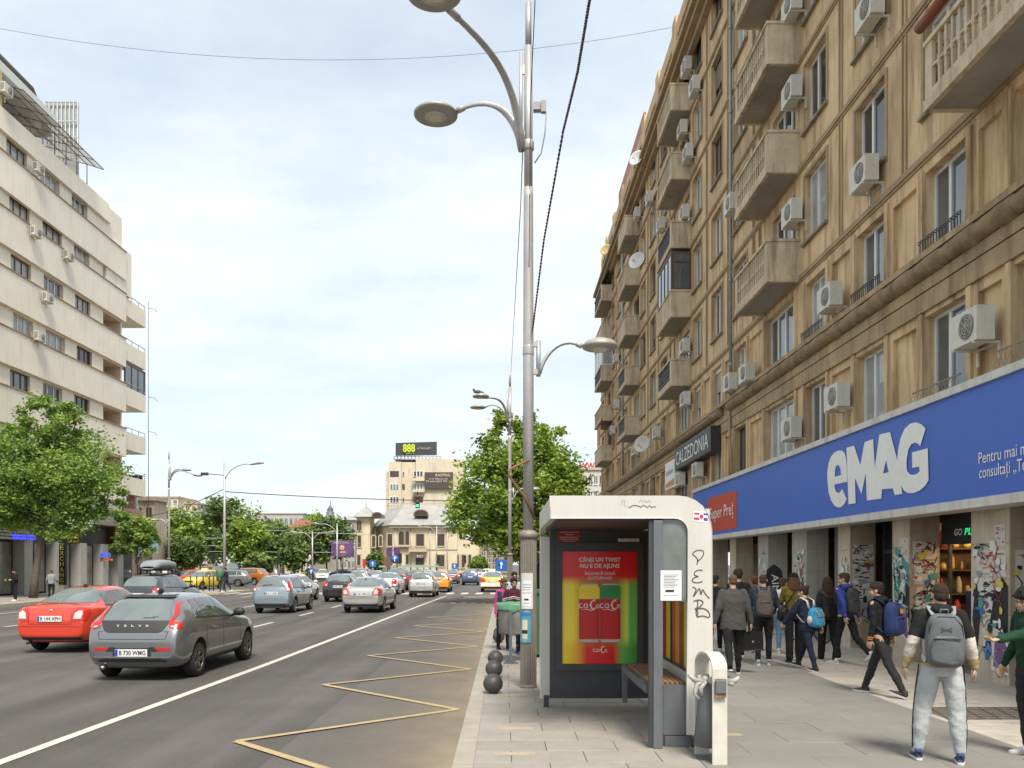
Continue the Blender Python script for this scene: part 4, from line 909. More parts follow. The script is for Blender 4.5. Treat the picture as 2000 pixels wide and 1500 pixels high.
# ---------------------------------------------------------------- air conditioners
ac = {}
def acmesh(big=1.):
    q = MB(); q.box(-.4, .4, -.15, .15, 0, .56); a = q.mesh('casing', [ACW])
    q = MB(); q.lathe([(.21, .0), (.215, .012), (.19, .014), (.0001, .008)], 20, (-.1, .0, .28), 0, 'y'); g = q.mesh('fan_grille', [ACG])
    q = MB()
    for r_ in (.07, .12, .17, .205):
        q.tube([(-.1 + r_ * math.cos(t), .018, .28 + r_ * math.sin(t)) for t in np.arange(0, 2 * PI + .01, PI / 8)], .005, 4, cap=False)
    for t in range(4): q.tube([(-.1 - .2 * math.cos(t * PI / 4), .02, .28 - .2 * math.sin(t * PI / 4)), (-.1 + .2 * math.cos(t * PI / 4), .02, .28 + .2 * math.sin(t * PI / 4))], .005, 4)
    w = q.mesh('guard_rings', [ACW])
    q = MB()
    for s in (-.3, .3): q.box(s - .02, s + .02, -.3, .16, -.04, -.003); q.box(s - .02, s + .02, -.3, -.26, -.3, -.043)
    q.box(-.279, .279, -.29, -.27, -.035, -.01)
    b = q.mesh('bracket', [ACW])
    q = MB()
    for i in range(7): q.box(.4, .405, -.12 + i * .034, -.1 + i * .034, .12, .5)
    v = q.mesh('side_vent', [ACG])
    q = MB(); q.tube([(.42, -.02, .2), (.5, -.1, .05), (.48, -.2, .1), (.42, -.28, .5)], .018, 6); h = q.mesh('hose', [plain('hose_grey', (.3, .29, .27))])
    return a, g, w, b, v, h
ACM = acmesh()
def air_con(pos, out, label, group='air conditioners on the facades', s=1.):
    """out: rotation about z so that local +y faces outward"""
    o = thing('air_conditioner', pos, label, 'air conditioner', group, out); o.scale = (s, s, s)
    c = mk('casing', ACM[0], o); g = mk('fan_grille', ACM[1], c, (0, .15, 0)); mk('guard_rings', ACM[2], c, (0, .15, 0)); mk('side_vent', ACM[4], c); mk('bracket', ACM[3], o); mk('hose', ACM[5], o)
    return o
# picture positions on the right facade: (x, y of the casing centre, label)
acs = [(1698, 22, 'high pale air conditioner beside the recessed window near the top edge'), (1687, 342, 'air conditioner on brackets under the third window from the near balcony'), (1620, 582, 'air conditioner just above the ledge beside a white window'), (1898, 642, 'large air conditioner close above the blue sign beside a net curtained window'),
       (1634, 776, 'air conditioner over the blue sign next to the tilted open window'), (1545, 838, 'lowest air conditioner directly above the blue sign'), (1458, 730, 'air conditioner on the ledge right of its twin'), (1426, 748, 'air conditioner on the ledge beside the roller shutter'),
       (1546, 418, 'air conditioner under the middle big balcony'), (1546, 182, 'air conditioner below the upper big balcony'), (1546, 14, 'air conditioner cut by the top edge under the highest big balcony'), (1428, 400, 'slim air conditioner fixed on the grey downpipe'),
       (1343, 300, 'air conditioner below the second balcony column, third from the top'), (1336, 418, 'air conditioner below the second balcony column, middle storey'), (1337, 677, 'small air conditioner under the lowest balcony of the second column'), (1340, 132, 'air conditioner high beside the top balcony of the second column'), (1356, 170, 'second high air conditioner beside the top balcony of the second column'),
       (1338, 780, 'small air conditioner beside the shuttered windows above the ledge'), (1268, 388, 'air conditioner on the far wing near the cornice'), (1244, 418, 'second air conditioner on the far wing near the cornice'), (1290, 440, 'air conditioner between the second and third balcony columns'),
       (1332, 254, 'pale box under the top balcony of the second column'), (1282, 845, 'small air conditioner above the ledge near the satellite dish'), (1230, 822, 'air conditioner set on the lowest balcony of the third column'), (1204, 790, 'air conditioner on the far end wall, middle'), (1203, 700, 'air conditioner on the far end wall, upper'), (1196, 840, 'lower air conditioner on the far end wall'),
       (1362, 918, 'air conditioner below the black sign with a bent pipe'), (1328, 936, 'air conditioner below the white sign'), (1240, 880, 'air conditioner behind the big satellite dish')]
for x, y, lb in acs:
    hb = x in (1546, 1343, 1336, 1337, 1230, 1332)
    X = XW - .3; u, z = px(x, y, X); s = 1.0
    o = air_con((X, u, z - .28), R(90), lb, 'air conditioners on the tan facade', s)
acl = [(14, 176, 'topmost air conditioner on the cream block beneath the roof edge'), (77, 330, 'air conditioner on the highest ribbon of the cream block'), (72, 454, 'air conditioner beside the brown window of the cream block, second ribbon'), (136, 500, 'air conditioner further along the second ribbon of the cream block'), (95, 582, 'air conditioner on the third ribbon of the cream block'), (79, 658, 'air conditioner on the fourth ribbon of the cream block')]
for x, y, lb in acl:
    u, z = px(x, y, XL + .58); air_con((XL + .54, u, z - .28), R(-90), lb, 'air conditioners on the cream facade', 1.05)
def dish(pos, aim, r, label, m):
    o = thing('satellite_dish', pos, label, 'satellite dish', 'satellite dishes on the facade'); q = MB()
    q.lathe([(.001, .0), (r * .5, .03 * r * 2), (r * .85, .1 * r * 2), (r, .15 * r * 2), (r * 1.0, .17 * r * 2), (r * .8, .1 * r * 2), (.001, .02)], 20)
    d = q.build('reflector', [m], o); d.rotation_euler = Vector(aim).to_track_quat('Z', 'Y').to_euler()
    q = MB(); q.tube([(0, 0, 0), (.15, .05, -.1), (.45, .05, -.1)], .025, 6); a = Vector(aim).normalized(); q.tube([(0, 0, -r * .6), Vector(aim).normalized() * r * 1.1 + Vector((0, 0, -.1))], .015, 5); q.box(a.x * r * 1.1 - .04, a.x * r * 1.1 + .04, a.y * r * 1.1 - .04, a.y * r * 1.1 + .04, -.14, -.04); q.build('arm', [STEEL], o)
for x, y, r_, lb, c_ in ((1256, 869, .48, 'round white satellite dish beside the lowest balcony of the third column', (.6, .58, .5)), (1246, 511, .5, 'white satellite dish between the upper balconies of the third column', (.62, .62, .6)), (1245, 311, .45, 'white satellite dish up on the cornice', (.6, .62, .62)), (1184, 489, .42, 'yellowish satellite dish on the far roof corner', (.6, .45, .2))):
    u, z = px(x, y, XW - .75); dish((XW - .75, u, z), (-.6, -.75, .25), r_, lb, plain('dish_%d' % x, c_, .5))
# ---------------------------------------------------------------- street lamps
POLE = mat('pole_steel', (.46, .455, .44), .42, metal=.35, var=.07, sc=3, streak=.35, coord='obj')
FLUTE = mat('fluted_iron', (.235, .21, .18), .6, metal=.2, var=.12, sc=5, streak=.5, coord='obj')
LHEAD = mat('lamp_head_grey', (.36, .34, .30), .45, metal=.2, var=.06)
LLENS = mat('lamp_lens', (.50, .47, .40), .3)
def arm_curve(p0, p1, lift, n=12):
    p0, p1 = Vector(p0), Vector(p1); pts = []
    for i in range(n + 1):
        t = i / n; a = Vector((p0.x, p0.y, p0.z + lift)) ; b = p1 + (p0 - p1) * .45; b.z = p1.z + .12
        q = (1 - t) ** 3 * p0 + 3 * (1 - t) ** 2 * t * (p0.lerp(p1, .12) + Vector((0, 0, lift))) + 3 * (1 - t) * t * t * (p0.lerp(p1, .55) + Vector((0, 0, (p1.z - p0.z) * .45 + .18))) + t ** 3 * p1
        pts.append(q)
    return pts
def lamp_head(par, c, dirv, r):
    d = Vector((dirv[0], dirv[1], 0)).normalized(); c = Vector(c) + d * r
    h = MB().lathe([(.001, .13), (r * .45, .115), (r * .8, .075), (r, .015), (r * .985, -.02), (r * .9, -.035), (.001, -.045)], 28).build('lamp_head', [LHEAD], par, tuple(c))
    MB().lathe([(r * .52, -.04), (r * .5, -.056), (.001, -.06)], 24, (d.x * .0, d.y * .0, 0)).build('lens', [plain('lens_rim', (.55, .52, .46), .4)], h)
    MB().box(-.1, .1, -.08, .08, -.072, -.0605).build('led_panel', [plain('led_panel', (.66, .60, .46), .5)], h)
    return h
def street_lamp(loc, label, road=-1, full=True, group='tall street lamps with curved arms'):
    o = thing('street_lamp', loc, label, 'street lamp', group)
    if full:
        q = MB(); N = 20; vs = []; prof = []
        for z in (0, 2.36):
            for k in range(N * 2):
                r = .132 if k % 2 else .118; t = PI * k / N; vs.append((r * math.cos(t), r * math.sin(t), z))
        q.add(vs, [(k, (k + 1) % (2 * N), 2 * N + (k + 1) % (2 * N), 2 * N + k) for k in range(2 * N)]); q.build('fluted_base', [FLUTE], o)
        q = MB(); q.lathe([(.122, 2.36), (.15, 2.38), (.155, 2.42), (.15, 2.46), (.09, 2.5)], 24); q.build('collar', [FLUTE], o); MB().lathe([(.14, -.02), (.142, .03), (.125, .05)], 24).build('foot_ring', [FLUTE], o)
    q = MB(); q.lathe([(.084, 2.4), (.084, 5.2), (.076, 7.8), (.076, 7.95)], 20); q.lathe([(.068, 7.9), (.066, 10.2)], 20); q.lathe([(.05, 10.2), (.048, 10.9), (.001, 10.92)], 16); q.lathe([(.085, 5.28), (.09, 5.3), (.09, 5.42), (.085, 5.44)], 20); q.lathe([(.08, 8.55), (.09, 8.56), (.09, 8.68), (.08, 8.7)], 20); q.build('pole', [POLE], o)
    s = road
    for (hx, hy, hz, r, lift) in ((s * 1.12, -2.35, 9.22, .36, 1.1), (s * 1.15, .25, 9.32, .36, .7)):
        d = Vector((hx, hy)); pts = arm_curve((s * .1, 0, 8.55), (hx, hy, hz), lift)
        n = len(pts); q = MB(); q.tube(pts, [(.035 + .03 * (1 - i / (n - 1)), .03 + .09 * math.sin(PI * min(1, (i / (n - 1)) * 1.6 + .12)) * (1 - i / (n - 1)) ** .8) for i in range(n)], 10); q.tube([pts[-2], pts[-1]], .05, 10)
        q.build('arm', [POLE], o); lamp_head(o, (hx, hy, hz - .02), d, r)
    q = MB(); q.tube([(s * .12, -.02, 8.7), (s * .12, -.02, 10.1)], .028, 8); q.box(min(s * .02, s * .12), max(s * .02, s * .12), -.03, .0, 9.75, 9.9); q.box(min(s * .02, s * .12), max(s * .02, s * .12), -.03, .0, 8.75, 8.85); q.build('arm_bracket', [POLE], o)
    # low arm over the pavement
    q = MB(); q.tube([(-s * .16, 0, 4.95), (-s * .16, 0, 5.52)], .035, 8); q.box(min(0, -s * .18), max(0, -s * .18), -.03, .03, 5.42, 5.5); q.box(min(0, -s * .18), max(0, -s * .18), -.03, .03, 4.98, 5.06)
    pts = arm_curve((-s * .18, 0, 5.0), (-s * .86, .05, 5.44), .3, 10); n = len(pts); q.tube(pts, [(.03, .028 + .045 * math.sin(PI * (i / (n - 1)) * .9 + .3) * (1 - i / (n - 1))) for i in range(n)], 8); q.tube([pts[-2], pts[-1]], .042, 8)
    q.build('arm', [POLE], o); lamp_head(o, (-s * .86, .05, 5.44), (-s, 0), .285)
    return o
L1 = street_lamp((.383, 13.05, 0), 'tall grey street lamp with a fluted base covered in stickers beside the bus shelter')
q = MB(); q.box(.08, .2, -.05, .06, 9.18, 9.3); q.box(.2, .28, -.1, -.02, 9.12, 9.3); q.tube([(.28, -.06, 9.1), (.26, -.02, 8.8), (.2, 0, 8.5), (.1, 0, 8.35)], .012, 5); q.build('camera_box', [plain('grey_box', (.3, .3, .3))], L1)
q = MB(); q.tube([(.09, -.05, 2.7), (-.05, -.15, 3.0), (-.32, -.3, 3.35), (-.28, -.3, 3.45), (.0, -.1, 3.6)], .022, 6); q.build('bent_bracket', [plain('rust', (.22, .11, .05), .8)], L1)
street_lamp((.26, 38, 0), 'second street lamp along the kerb standing before the plane tree')
# stickers wrapped on the fluted base
def wrap(name, th0, th1, z0, z1, m, par, r=.1375, n=10):
    q = MB(); vs = []
    for i in range(n + 1):
        t = R(th0 + (th1 - th0) * i / n)
        for z in (z0, z1): vs.append((r * math.cos(t), r * math.sin(t), z))
    q.add(vs, [(2 * i, 2 * i + 2, 2 * i + 3, 2 * i + 1) for i in range(n)]); return q.build(name, [m], par)
wrap('pasted_notice', 215, 300, 1.25, 1.82, PAPER, L1); wrap('pasted_notice', 222, 290, 1.3, 1.7, plain('paper_white', (.72, .73, .75), .7), L1, .1385); wrap('sticker', 205, 285, .72, 1.23, plain('sticker_blue', (.06, .28, .42), .6, blotch=.5, blotch_c=(.6, .6, .55), sc=14), L1); wrap('sticker', 225, 262, .78, 1.08, plain('sticker_cream', (.62, .55, .36), .6), L1, .1385)
for i, (a, b, z) in enumerate(((230, 284, 1.63), (228, 284, 1.59), (232, 280, 1.55), (228, 284, 1.5), (240, 270, 1.385), (236, 276, 1.34))): wrap('print', a, b, z, z + (.03 if i == 4 else .008), INK['black'], L1, .1393)
wrap('print', 222, 262, .86, .92, INK['black'], L1, .1393); wrap('print', 208, 284, 1.14, 1.2, INK['blue'], L1, .1393)
# lamps across the street
LA = thing('street_lamp', (-26.2, 64, 0), 'tall double armed street lamp on the far pavement left of the corner', 'street lamp', 'tall street lamps with curved arms')
for ch in list(L1.children):
    if ch.name.split('.')[0] in ('fluted_base', 'collar', 'pole', 'arm', 'lamp_head', 'arm_bracket'):
        c = copy_tree(ch, LA, False) if False else ch.copy(); COL.objects.link(c); c.parent = LA
        for g in ch.children: g2 = g.copy(); COL.objects.link(g2); g2.parent = c
LA.rotation_euler = (0, 0, R(180))
def single_lamp(x, d, label, H_=9.2, s=1, twin=False):
    o = thing('street_lamp', (x, d, 0), label, 'street lamp', 'slim street lamps'); q = MB(); q.tube([(0, 0, 0), (0, 0, H_)], [.12, .07], 10); q.build('pole', [POLE], o)
    for ss in ((s, -s) if twin else (s,)):
        pts = arm_curve((ss * .05, 0, H_ - 1.2), (ss * 2.0, 0, H_ - .1), .6, 8); q = MB(); q.tube(pts, .04, 6); q.build('arm', [POLE], o)
        q = MB(); q.tube([(ss * 1.9, 0, H_ - .12), (ss * 2.6, 0, H_ + .02), (ss * 2.9, 0, H_)], [.05, .11, .05], 8); q.build('lamp_head', [LHEAD], o)
    return o
o = single_lamp(-20.5, 60, 'slim single armed lamp post standing at the pavement corner', 9.4)
q = MB(); q.tube([(0, 0, 8.5), (-1.2, 0, 8.6)], .03, 5); q.box(-1.7, -1.2, -.12, .12, 8.5, 8.7); q.build('camera_arm', [DARKM], o)
single_lamp(-19.6, 96, 'slim lamp post with one arm before the purple billboard', 6.8, -1)
single_lamp(-9.9, 120, 'slim twin armed lamp post before the arched villa windows', 7.6, 1, True)
single_lamp(-24.6, 105, 'slim twin armed lamp post among the dark trees', 6.2, 1, True)
# ---------------------------------------------------------------- bus shelters
SHW = mat('shelter_white', (.56, .545, .50), .45, var=.05, sc=2, streak=.3, streak_c=(.6, .55, .45), coord='obj')
SHD = mat('shelter_charcoal', (.045, .048, .052), .45, var=.2, sc=2, coord='obj'); SHG = mat('shelter_grey', (.12, .13, .14), .45, var=.12, sc=3, coord='obj', streak=.3)
SGL = mat('shelter_glass', (.15, .17, .165), .05, var=.25, sc=2.5, coord='obj', spec=.7)
SX0, SX1, SY0, SY1 = .49, 2.2, 8.67, 11.4
S_ = wthing((1.3, 8.67, 0), 'bus_shelter', 'white framed bus shelter with a soft drink poster and graffiti beside the lamp', 'bus shelter', 'bus shelters along the kerb')
def xz(y): return lambda a, b, h: (a, y + h, b)
def yz(x): return lambda a, b, h: (x + h, a, b)
# near frame: beam with rounded outer corner and the wide back leg
zt, zb = 2.67, 2.44
out = [(SX0, zb), (SX0, zt - .0), (SX1 - .36, zt)] + [(SX1 - .36 + .36 * math.sin(R(t)), zt - .36 + .36 * math.cos(R(t))) for t in range(15, 91, 15)] + [(SX1, .16), (SX1 - .26, .16), (SX1 - .26, zb - .14)] + [(SX1 - .26 - .14 + .14 * math.cos(R(t)), zb - .14 + .14 * math.sin(R(t))) for t in range(15, 91, 15)]
q = MB(); q.prism(out, xz(SY0), 0, .1); bevel(q.build('near_frame', [SHW], S_), .012)
q = MB(); q.prism([(SY0 + .101, zb), (SY0 + .101, zt), (SY1, zt), (SY1, zb - .0), (SY1, 2.34), (SY1 - .35, zb)], yz(SX0), 0, .07); q.build('road_side_fascia', [SHW], S_)
q = MB(); q.box(SX0 + .002, SX0 + .14, SY1 - .14, SY1 - .002, .1, 2.338); bevel(q.build('far_leg', [SHW], S_), .01); q = MB(); q.box(SX0 + .05, SX0 + .12, SY1 - .2, SY1 - .141, 0, .16); q.box(SX1 - .17, SX1 - .1, SY0 + .02, SY0 + .09, 0, .16); q.build('foot', [DARKM], S_)
q = MB(); q.box(SX0 + .071, SX1 - .3, SY0 + .101, SY1 - .01, 2.47, 2.64); q.build('roof', [SHW], S_); q = MB(); q.box(SX0 + .075, SX1 - .3, SY0 + .105, SY1 - .15, 2.42, 2.468); q.build('roof_lining', [SHD], S_)
q = MB(); q.box(SX1 - .1, SX1 - .0, SY0 + .101, SY1, .16, 2.44); q.box(SX1 - .301, SX1 - .0, SY0 + .101, SY1, 2.441, 2.55); q.build('back_rail', [SHW], S_)
# far end light box with the poster, facing the camera
yb = SY1 - .2
q = MB(); q.box(SX0 + .141, SX1 - .17, yb + .02, yb + .16, .12, 2.42); q.build('end_panel', [SHD], S_)
a0, zq0 = pd(1085, 1309, yb); a1, zq1 = pd(1257, 1060, yb)
q = MB(); q.box(a0, a1, yb - .03, yb + .019, zq0, zq0 + .09); q.box(a0, a1, yb - .03, yb + .019, zq1 - .11, zq1); q.box(a0, a0 + .09, yb - .03, yb + .019, zq0 + .09, zq1 - .11); q.box(a1 - .09, a1, yb - .03, yb + .019, zq0 + .09, zq1 - .11); q.build('poster_frame', [SHD], S_)
# drink poster material: red top, yellow to green below, red plinth
pm_ = bpy.data.materials.new('drink_poster_print'); pm_.use_nodes = True; t = pm_.node_tree; b_ = t.nodes['Principled BSDF']; b_.inputs['Roughness'].default_value = .25
tcn = t.nodes.new('ShaderNodeTexCoord'); sp = t.nodes.new('ShaderNodeSeparateXYZ'); t.links.new(tcn.outputs['Generated'], sp.inputs[0])
def ramp(t, src, els):
    r = t.nodes.new('ShaderNodeValToRGB'); e = r.color_ramp.elements
    while len(e) < len(els): e.new(.5)
    for k, (p_, c_) in enumerate(els): e[k].position = p_; e[k].color = (*c_, 1)
    t.links.new(src, r.inputs[0]); return r.outputs[0]
YE = (.95, .74, .02); GRN = (.14, .48, .10); RD = (.72, .012, .015)
hx_ = ramp(t, sp.outputs[0], [(0, YE), (.1, (.9, .72, .1)), (.14, YE), (.27, (.50, .30, .02)), (.5, (.36, .19, .03)), (.72, (.18, .30, .05)), (.86, (.7, .8, .1)), (.9, GRN), (1, GRN)])
bot = ramp(t, sp.outputs[0], [(0, YE), (.2, (.8, .4, .02)), (.32, RD), (.68, RD), (.8, GRN), (1, (.06, .24, .04))])
top = ramp(t, sp.outputs[2], [(0, (0, 0, 0)), (.7, (0, 0, 0)), (.78, (1, 1, 1))]); lowm = ramp(t, sp.outputs[2], [(0, (1, 1, 1)), (.14, (1, 1, 1)), (.24, (0, 0, 0))])
def mixc(fac, a, b):
    x = t.nodes.new('ShaderNodeMix'); x.data_type = 'RGBA'; t.links.new(fac, x.inputs[0])
    for i, q_ in ((6, a), (7, b)):
        if isinstance(q_, tuple): x.inputs[i].default_value = (*q_, 1)
        else: t.links.new(q_, x.inputs[i])
    return x.outputs[2]
t.links.new(mixc(top, mixc(lowm, hx_, bot), RD), b_.inputs['Base Color'])
p0, pz0 = pd(1098, 1297, yb); p1, pz1 = pd(1245, 1077, yb)
q = MB(); q.box(p0, p1, yb - .012, yb + .016, pz0, pz1); PO = q.build('poster', [pm_], S_)
WP = plain('poster_white', (.78, .76, .72), .4)
def ptxt(s, x0_, x1_, y_, hpx, **k):
    a, z_ = pd(x0_, y_, yb - .014); b, _ = pd(x1_, y_, yb - .014); return text(S_, s, WP, (a, yb - .0145, z_), (1, 0, 0), (0, 0, 1), hpx * yb / F, b - a, **k)
ptxt('CÂND UN TWIST', 1131, 1212, 1097, 8.2, bold=.02); ptxt('NU E DE AJUNS', 1133, 1210, 1109, 8.2, bold=.02); ptxt('ÎNCEARCĂ DOUĂ', 1142, 1202, 1123, 6, bold=.01); ptxt('GUSTURI NOI', 1148, 1195, 1132, 6, bold=.01)
CANR = plain('can_red', (.58, .014, .014), .3)
def script_co(par, ox, oz, s, m, y, tail=True):
    fn = lambda a, b, h: (ox + a * s, y - h, oz + b * s); q = MB()
    def A(cx, cy, rx, ry, a0, a1, w, n=12): q.ribbon([(cx + rx * math.cos(R(a0 + (a1 - a0) * i / n)), cy + ry * math.sin(R(a0 + (a1 - a0) * i / n))) for i in range(n + 1)], [w * (.55 + .6 * math.sin(PI * i / n)) for i in range(n + 1)], fn, 0)
    A(0, 0, .16, .16, 60, 330, .07); A(.36, 0, .13, .15, 0, 360, .06); q.ribbon([(.5, .16), (.5, -.1), (.56, -.15)], [.05, .07, .03], fn, .0003); q.ribbon([(.62, .03), (.7, .03)], .05, fn, .0003)
    A(.98, .08, .22, .34, 50, 320, .1); q.ribbon([(1.1, .35), (.95, .5), (1.2, .5)], [.03, .07, .02], fn, .0004); A(1.32, -.03, .1, .14, 0, 360, .055)
    if tail: q.ribbon([(0, -.3), (.4, -.26), (.8, -.36), (1.1, -.3)], [.02, .05, .06, .02], fn, .0005)
    return q.build('script_lettering', [m], par)
for i, (x0_, x1_, top_c) in enumerate(((1131, 1171, (.9, .68, .03)), (1172, 1212, (.03, .28, .08)))):
    a, z_ = pd(x0_, 1252, yb - .014); b, z2_ = pd(x1_, 1141, yb - .014); w = b - a; h = z2_ - z_
    fn = lambda u, v, hh: (a + u * w, yb - .014 - hh, z_ + v * h)
    q = MB(); q.flat([[(.08, .0), (.92, 0), (1, .04), (1, .93), (.9, .985), (.1, .985), (0, .93), (0, .04)]], fn, .001, 0); q.flat([[(0, .74), (1, .74), (1, .93), (.9, .985), (.1, .985), (0, .93)]], fn, .002, 1); q.flat([[(.08, -.02), (.92, -.02), (1, .03), (0, .03)]], fn, .0025, 2); q.flat([[(.08, .985), (.92, .985), (.86, 1.01), (.14, 1.01)]], fn, .0025, 2)
    q.flat([[(.86, .05), (.97, .05), (.97, .72), (.86, .72)]], fn, .002, 3); q.flat([[(.03, .05), (.1, .05), (.1, .72), (.03, .72)]], fn, .002, 3)
    q.build('can_print', [CANR, plain('can_top_%d' % i, top_c, .3), plain('can_silver', (.5, .5, .5), .3), plain('can_shade', (.42, .01, .012), .3)], S_)
    script_co(S_, a + w * .1, z_ + h * .62, w * .62, WP, yb - .018)
a, z_ = pd(1161, 1270, yb); script_co(S_, a, z_, .12, WP, yb - .016, False)
a, z_ = pd(1090, 1061, yb); b, z2_ = pd(1133, 1034, yb); q = MB(); q.box(a, b, yb + .012, yb + .0185, z_, z2_); q.build('label_plate', [plain('label_red', (.33, .02, .03), .5)], S_)
q = MB()
for i, (x0_, x1_, y_) in enumerate(((1094, 1130, 1040), (1104, 1120, 1045), (1093, 1130, 1050), (1095, 1129, 1054), (1100, 1124, 1058))): u, v = pd(x0_, y_, yb); u2, _ = pd(x1_, y_, yb); q.box(u, u2, yb + .009, yb + .0115, v, v + .01)
q.build('label_print', [plain('label_pink', (.6, .4, .4))], S_)
a, z_ = pd(1207, 1058, yb); b, z2_ = pd(1247, 1052, yb); q = MB(); q.box(a, b, yb - .034, yb - .0305, z_, z2_); q.build('number_plate', [WP], S_); text(S_, '0876-838106', INK['black'], (a + .02, yb - .035, z_ + .01), (1, 0, 0), (0, 0, 1), .028, b - a - .04)
# near side post, glass, back wall advert
q = MB(); q.box(1.578, 1.68, SY0 - .0, SY0 + .09, 0, 2.42); bevel(q.build('side_post', [SHG], S_), .008); q = MB(); q.box(1.535, 1.575, SY0 + .02, SY0 + .08, .05, 2.42); q.build('side_strip', [SHD], S_)
q = MB(); q.box(1.681, SX1 - .262, SY0 + .03, SY0 + .05, 1.6, 2.43); q.build('side_glass', [SGL], S_); q = MB(); q.box(1.681, SX1 - .262, SY0 + .02, SY0 + .06, 1.56, 1.598); q.build('glass_rail', [SHG], S_)
q = MB(); q.box(1.70, 1.955, SY0 - .012, SY0 + .018, 1.62, 1.63); 
a, z_ = pd(1290, 1173, SY0); b, z2_ = pd(1331, 1114, SY0); q = MB(); q.box(a, b, SY0 - .006, SY0 - .002, z_, z2_); q.build('pasted_notice', [plain('paper_white', (.72, .73, .75), .7)], S_)
q = MB()
for i in range(9): q.box(a + .03, b - .03 - .02 * (i % 3), SY0 - .008, SY0 - .0065, z2_ - .05 - i * .016, z2_ - .046 - i * .016)
q.box(a + .05, b - .08, SY0 - .008, SY0 - .0065, z_ + .09, z_ + .115); q.box(a + .03, b - .04, SY0 - .008, SY0 - .0065, z_ + .05, z_ + .054); q.build('notice_print', [INK['black']], S_)
# ad boards along the back wall (seen through the open side)
for y0_, y1_, k in ((SY0 + .12, SY0 + 1.25, 0), (SY0 + 1.3, SY1 - .22, 1)):
    q = MB(); q.box(SX1 - .17, SX1 - .115, y0_, y1_, .75, 2.42); q.build('back_frame', [SHD], S_)
    y_ = y0_ + .05
    stripes = [('red', .25), ('green', .1), ('yellow', .08), ('green', .05), ('dkred', .25), ('orange', .25), ('red', .2)] if k == 0 else [('yellow', .2), ('red', .2), ('orange', .25), ('yellow', .2), ('red', .2)]
    cm = dict(red=(.45, .01, .015), green=(.07, .3, .06), yellow=(.6, .55, .03), dkred=(.22, .005, .01), orange=(.55, .2, .06))
    q = MB(); ml = [plain('ad_' + n_, cm[n_], .2) for n_ in cm]; nm = list(cm)
    for n_, w_ in stripes:
        w_ *= (y1_ - y0_ - .1) / sum(s_[1] for s_ in stripes); q.box(SX1 - .176, SX1 - .1705, y_, y_ + w_, .8, 2.37, nm.index(n_)); y_ += w_
    q.build('back_poster', ml, S_)
# bench
WOOD = mat('bench_wood', (.23, .135, .075), .7, var=.25, sc=12, bump=.3, coord='obj', streak=.3)
q = MB(); bx0, bx1 = 1.58, 2.02
q.box(1.7, bx1, SY0 + .092, SY0 + .14, .13, .66); q.build('bench_panel', [SHG], S_)
q = MB(); q.prism([(1.52, .6), (1.52, .66), (1.95, .66), (1.95, .6), (1.62, .6), (1.59, .5), (1.585, .17), (1.53, .17)], xz(10.55), 0, .07); q.build('bench_leg', [SHG], S_)
q = MB(); q.box(1.52, 1.57, SY0 + .15, 10.54, .57, .655); q.box(1.96, 2.0, SY0 + .15, 10.54, .57, .655); q.box(1.72, 2.0, SY0 + .09, SY0 + .5, .0, .12); q.build('bench_frame', [SHG], S_)
sl_ = MB().box(0, .042, 0, 10.5 - SY0 - .17, 0, .03).mesh('slat', [WOOD])
for i in range(7): mk('slat', sl_, S_, (1.58 + i * .053, SY0 + .16, .655))
# graffiti and stickers on the white frame
def zt_(pts): return [((20 * 0) + (a - VX) * SY0 / F, EYE + (HZ - b) * SY0 / F) for a, b in pts]
def P8(pts): return zt_([(1300 + a / 4.4125, 1000 + b / 4.4125) for a, b in pts])
gm = plain('marker_ink', (.07, .07, .07), .6)
gfn = lambda a, b, h: (a, SY0 - .0025 - h, b)
q = MB()
for i, s in enumerate(([(268, 455), (278, 420), (262, 390), (232, 362), (262, 335), (300, 330), (325, 340), (322, 375), (295, 410), (268, 425)], [(318, 505), (285, 500), (252, 518), (250, 545), (282, 555), (250, 565), (228, 590), (250, 608), (290, 608), (318, 598)], [(232, 645), (262, 665), (250, 700), (240, 728), (268, 690), (290, 660), (305, 712), (316, 668), (342, 705), (378, 745)], [(268, 762), (278, 790), (262, 850), (270, 900), (278, 860), (250, 830)], [(240, 768), (290, 758), (322, 778), (300, 812), (262, 835), (320, 830), (360, 850), (378, 880), (370, 908), (320, 895), (268, 905)])):
    # smooth the stroke
    pp = P8(s); o_ = []
    for k in range(len(pp) - 1):
        A_, B_ = pp[k], pp[k + 1]; pA, pB = pp[max(k - 1, 0)], pp[min(k + 2, len(pp) - 1)]
        for t_ in (0, .25, .5, .75):
            h = [(2 * t_ ** 3 - 3 * t_ ** 2 + 1), (t_ ** 3 - 2 * t_ ** 2 + t_), (-2 * t_ ** 3 + 3 * t_ ** 2), (t_ ** 3 - t_ ** 2)]
            o_.append(tuple(h[0] * A_[c] + h[1] * (B_[c] - pA[c]) * .5 + h[2] * B_[c] + h[3] * (pB[c] - A_[c]) * .5 for c in (0, 1)))
    o_.append(pp[-1]); q.ribbon(o_, .0115, gfn, .0006 * i)
q.build('graffiti', [gm], S_)
q = MB(); rr = random.Random(8)
p = [(1228, 989)]; 
for i in range(14): p.append((1228 + i * 4 + rr.uniform(-1, 4), 989 + rr.uniform(-3, 3)))
q.ribbon(zt_(p), .009, gfn, 0); q.ribbon(zt_([(1214, 986), (1216, 976), (1220, 978), (1219, 986), (1223, 990)]), .003, gfn, .001); q.ribbon(zt_([(1248, 982), (1252, 975), (1256, 982), (1258, 976), (1262, 982), (1268, 977), (1270, 982)]), .004, gfn, .001); q.build('graffiti', [gm], S_)
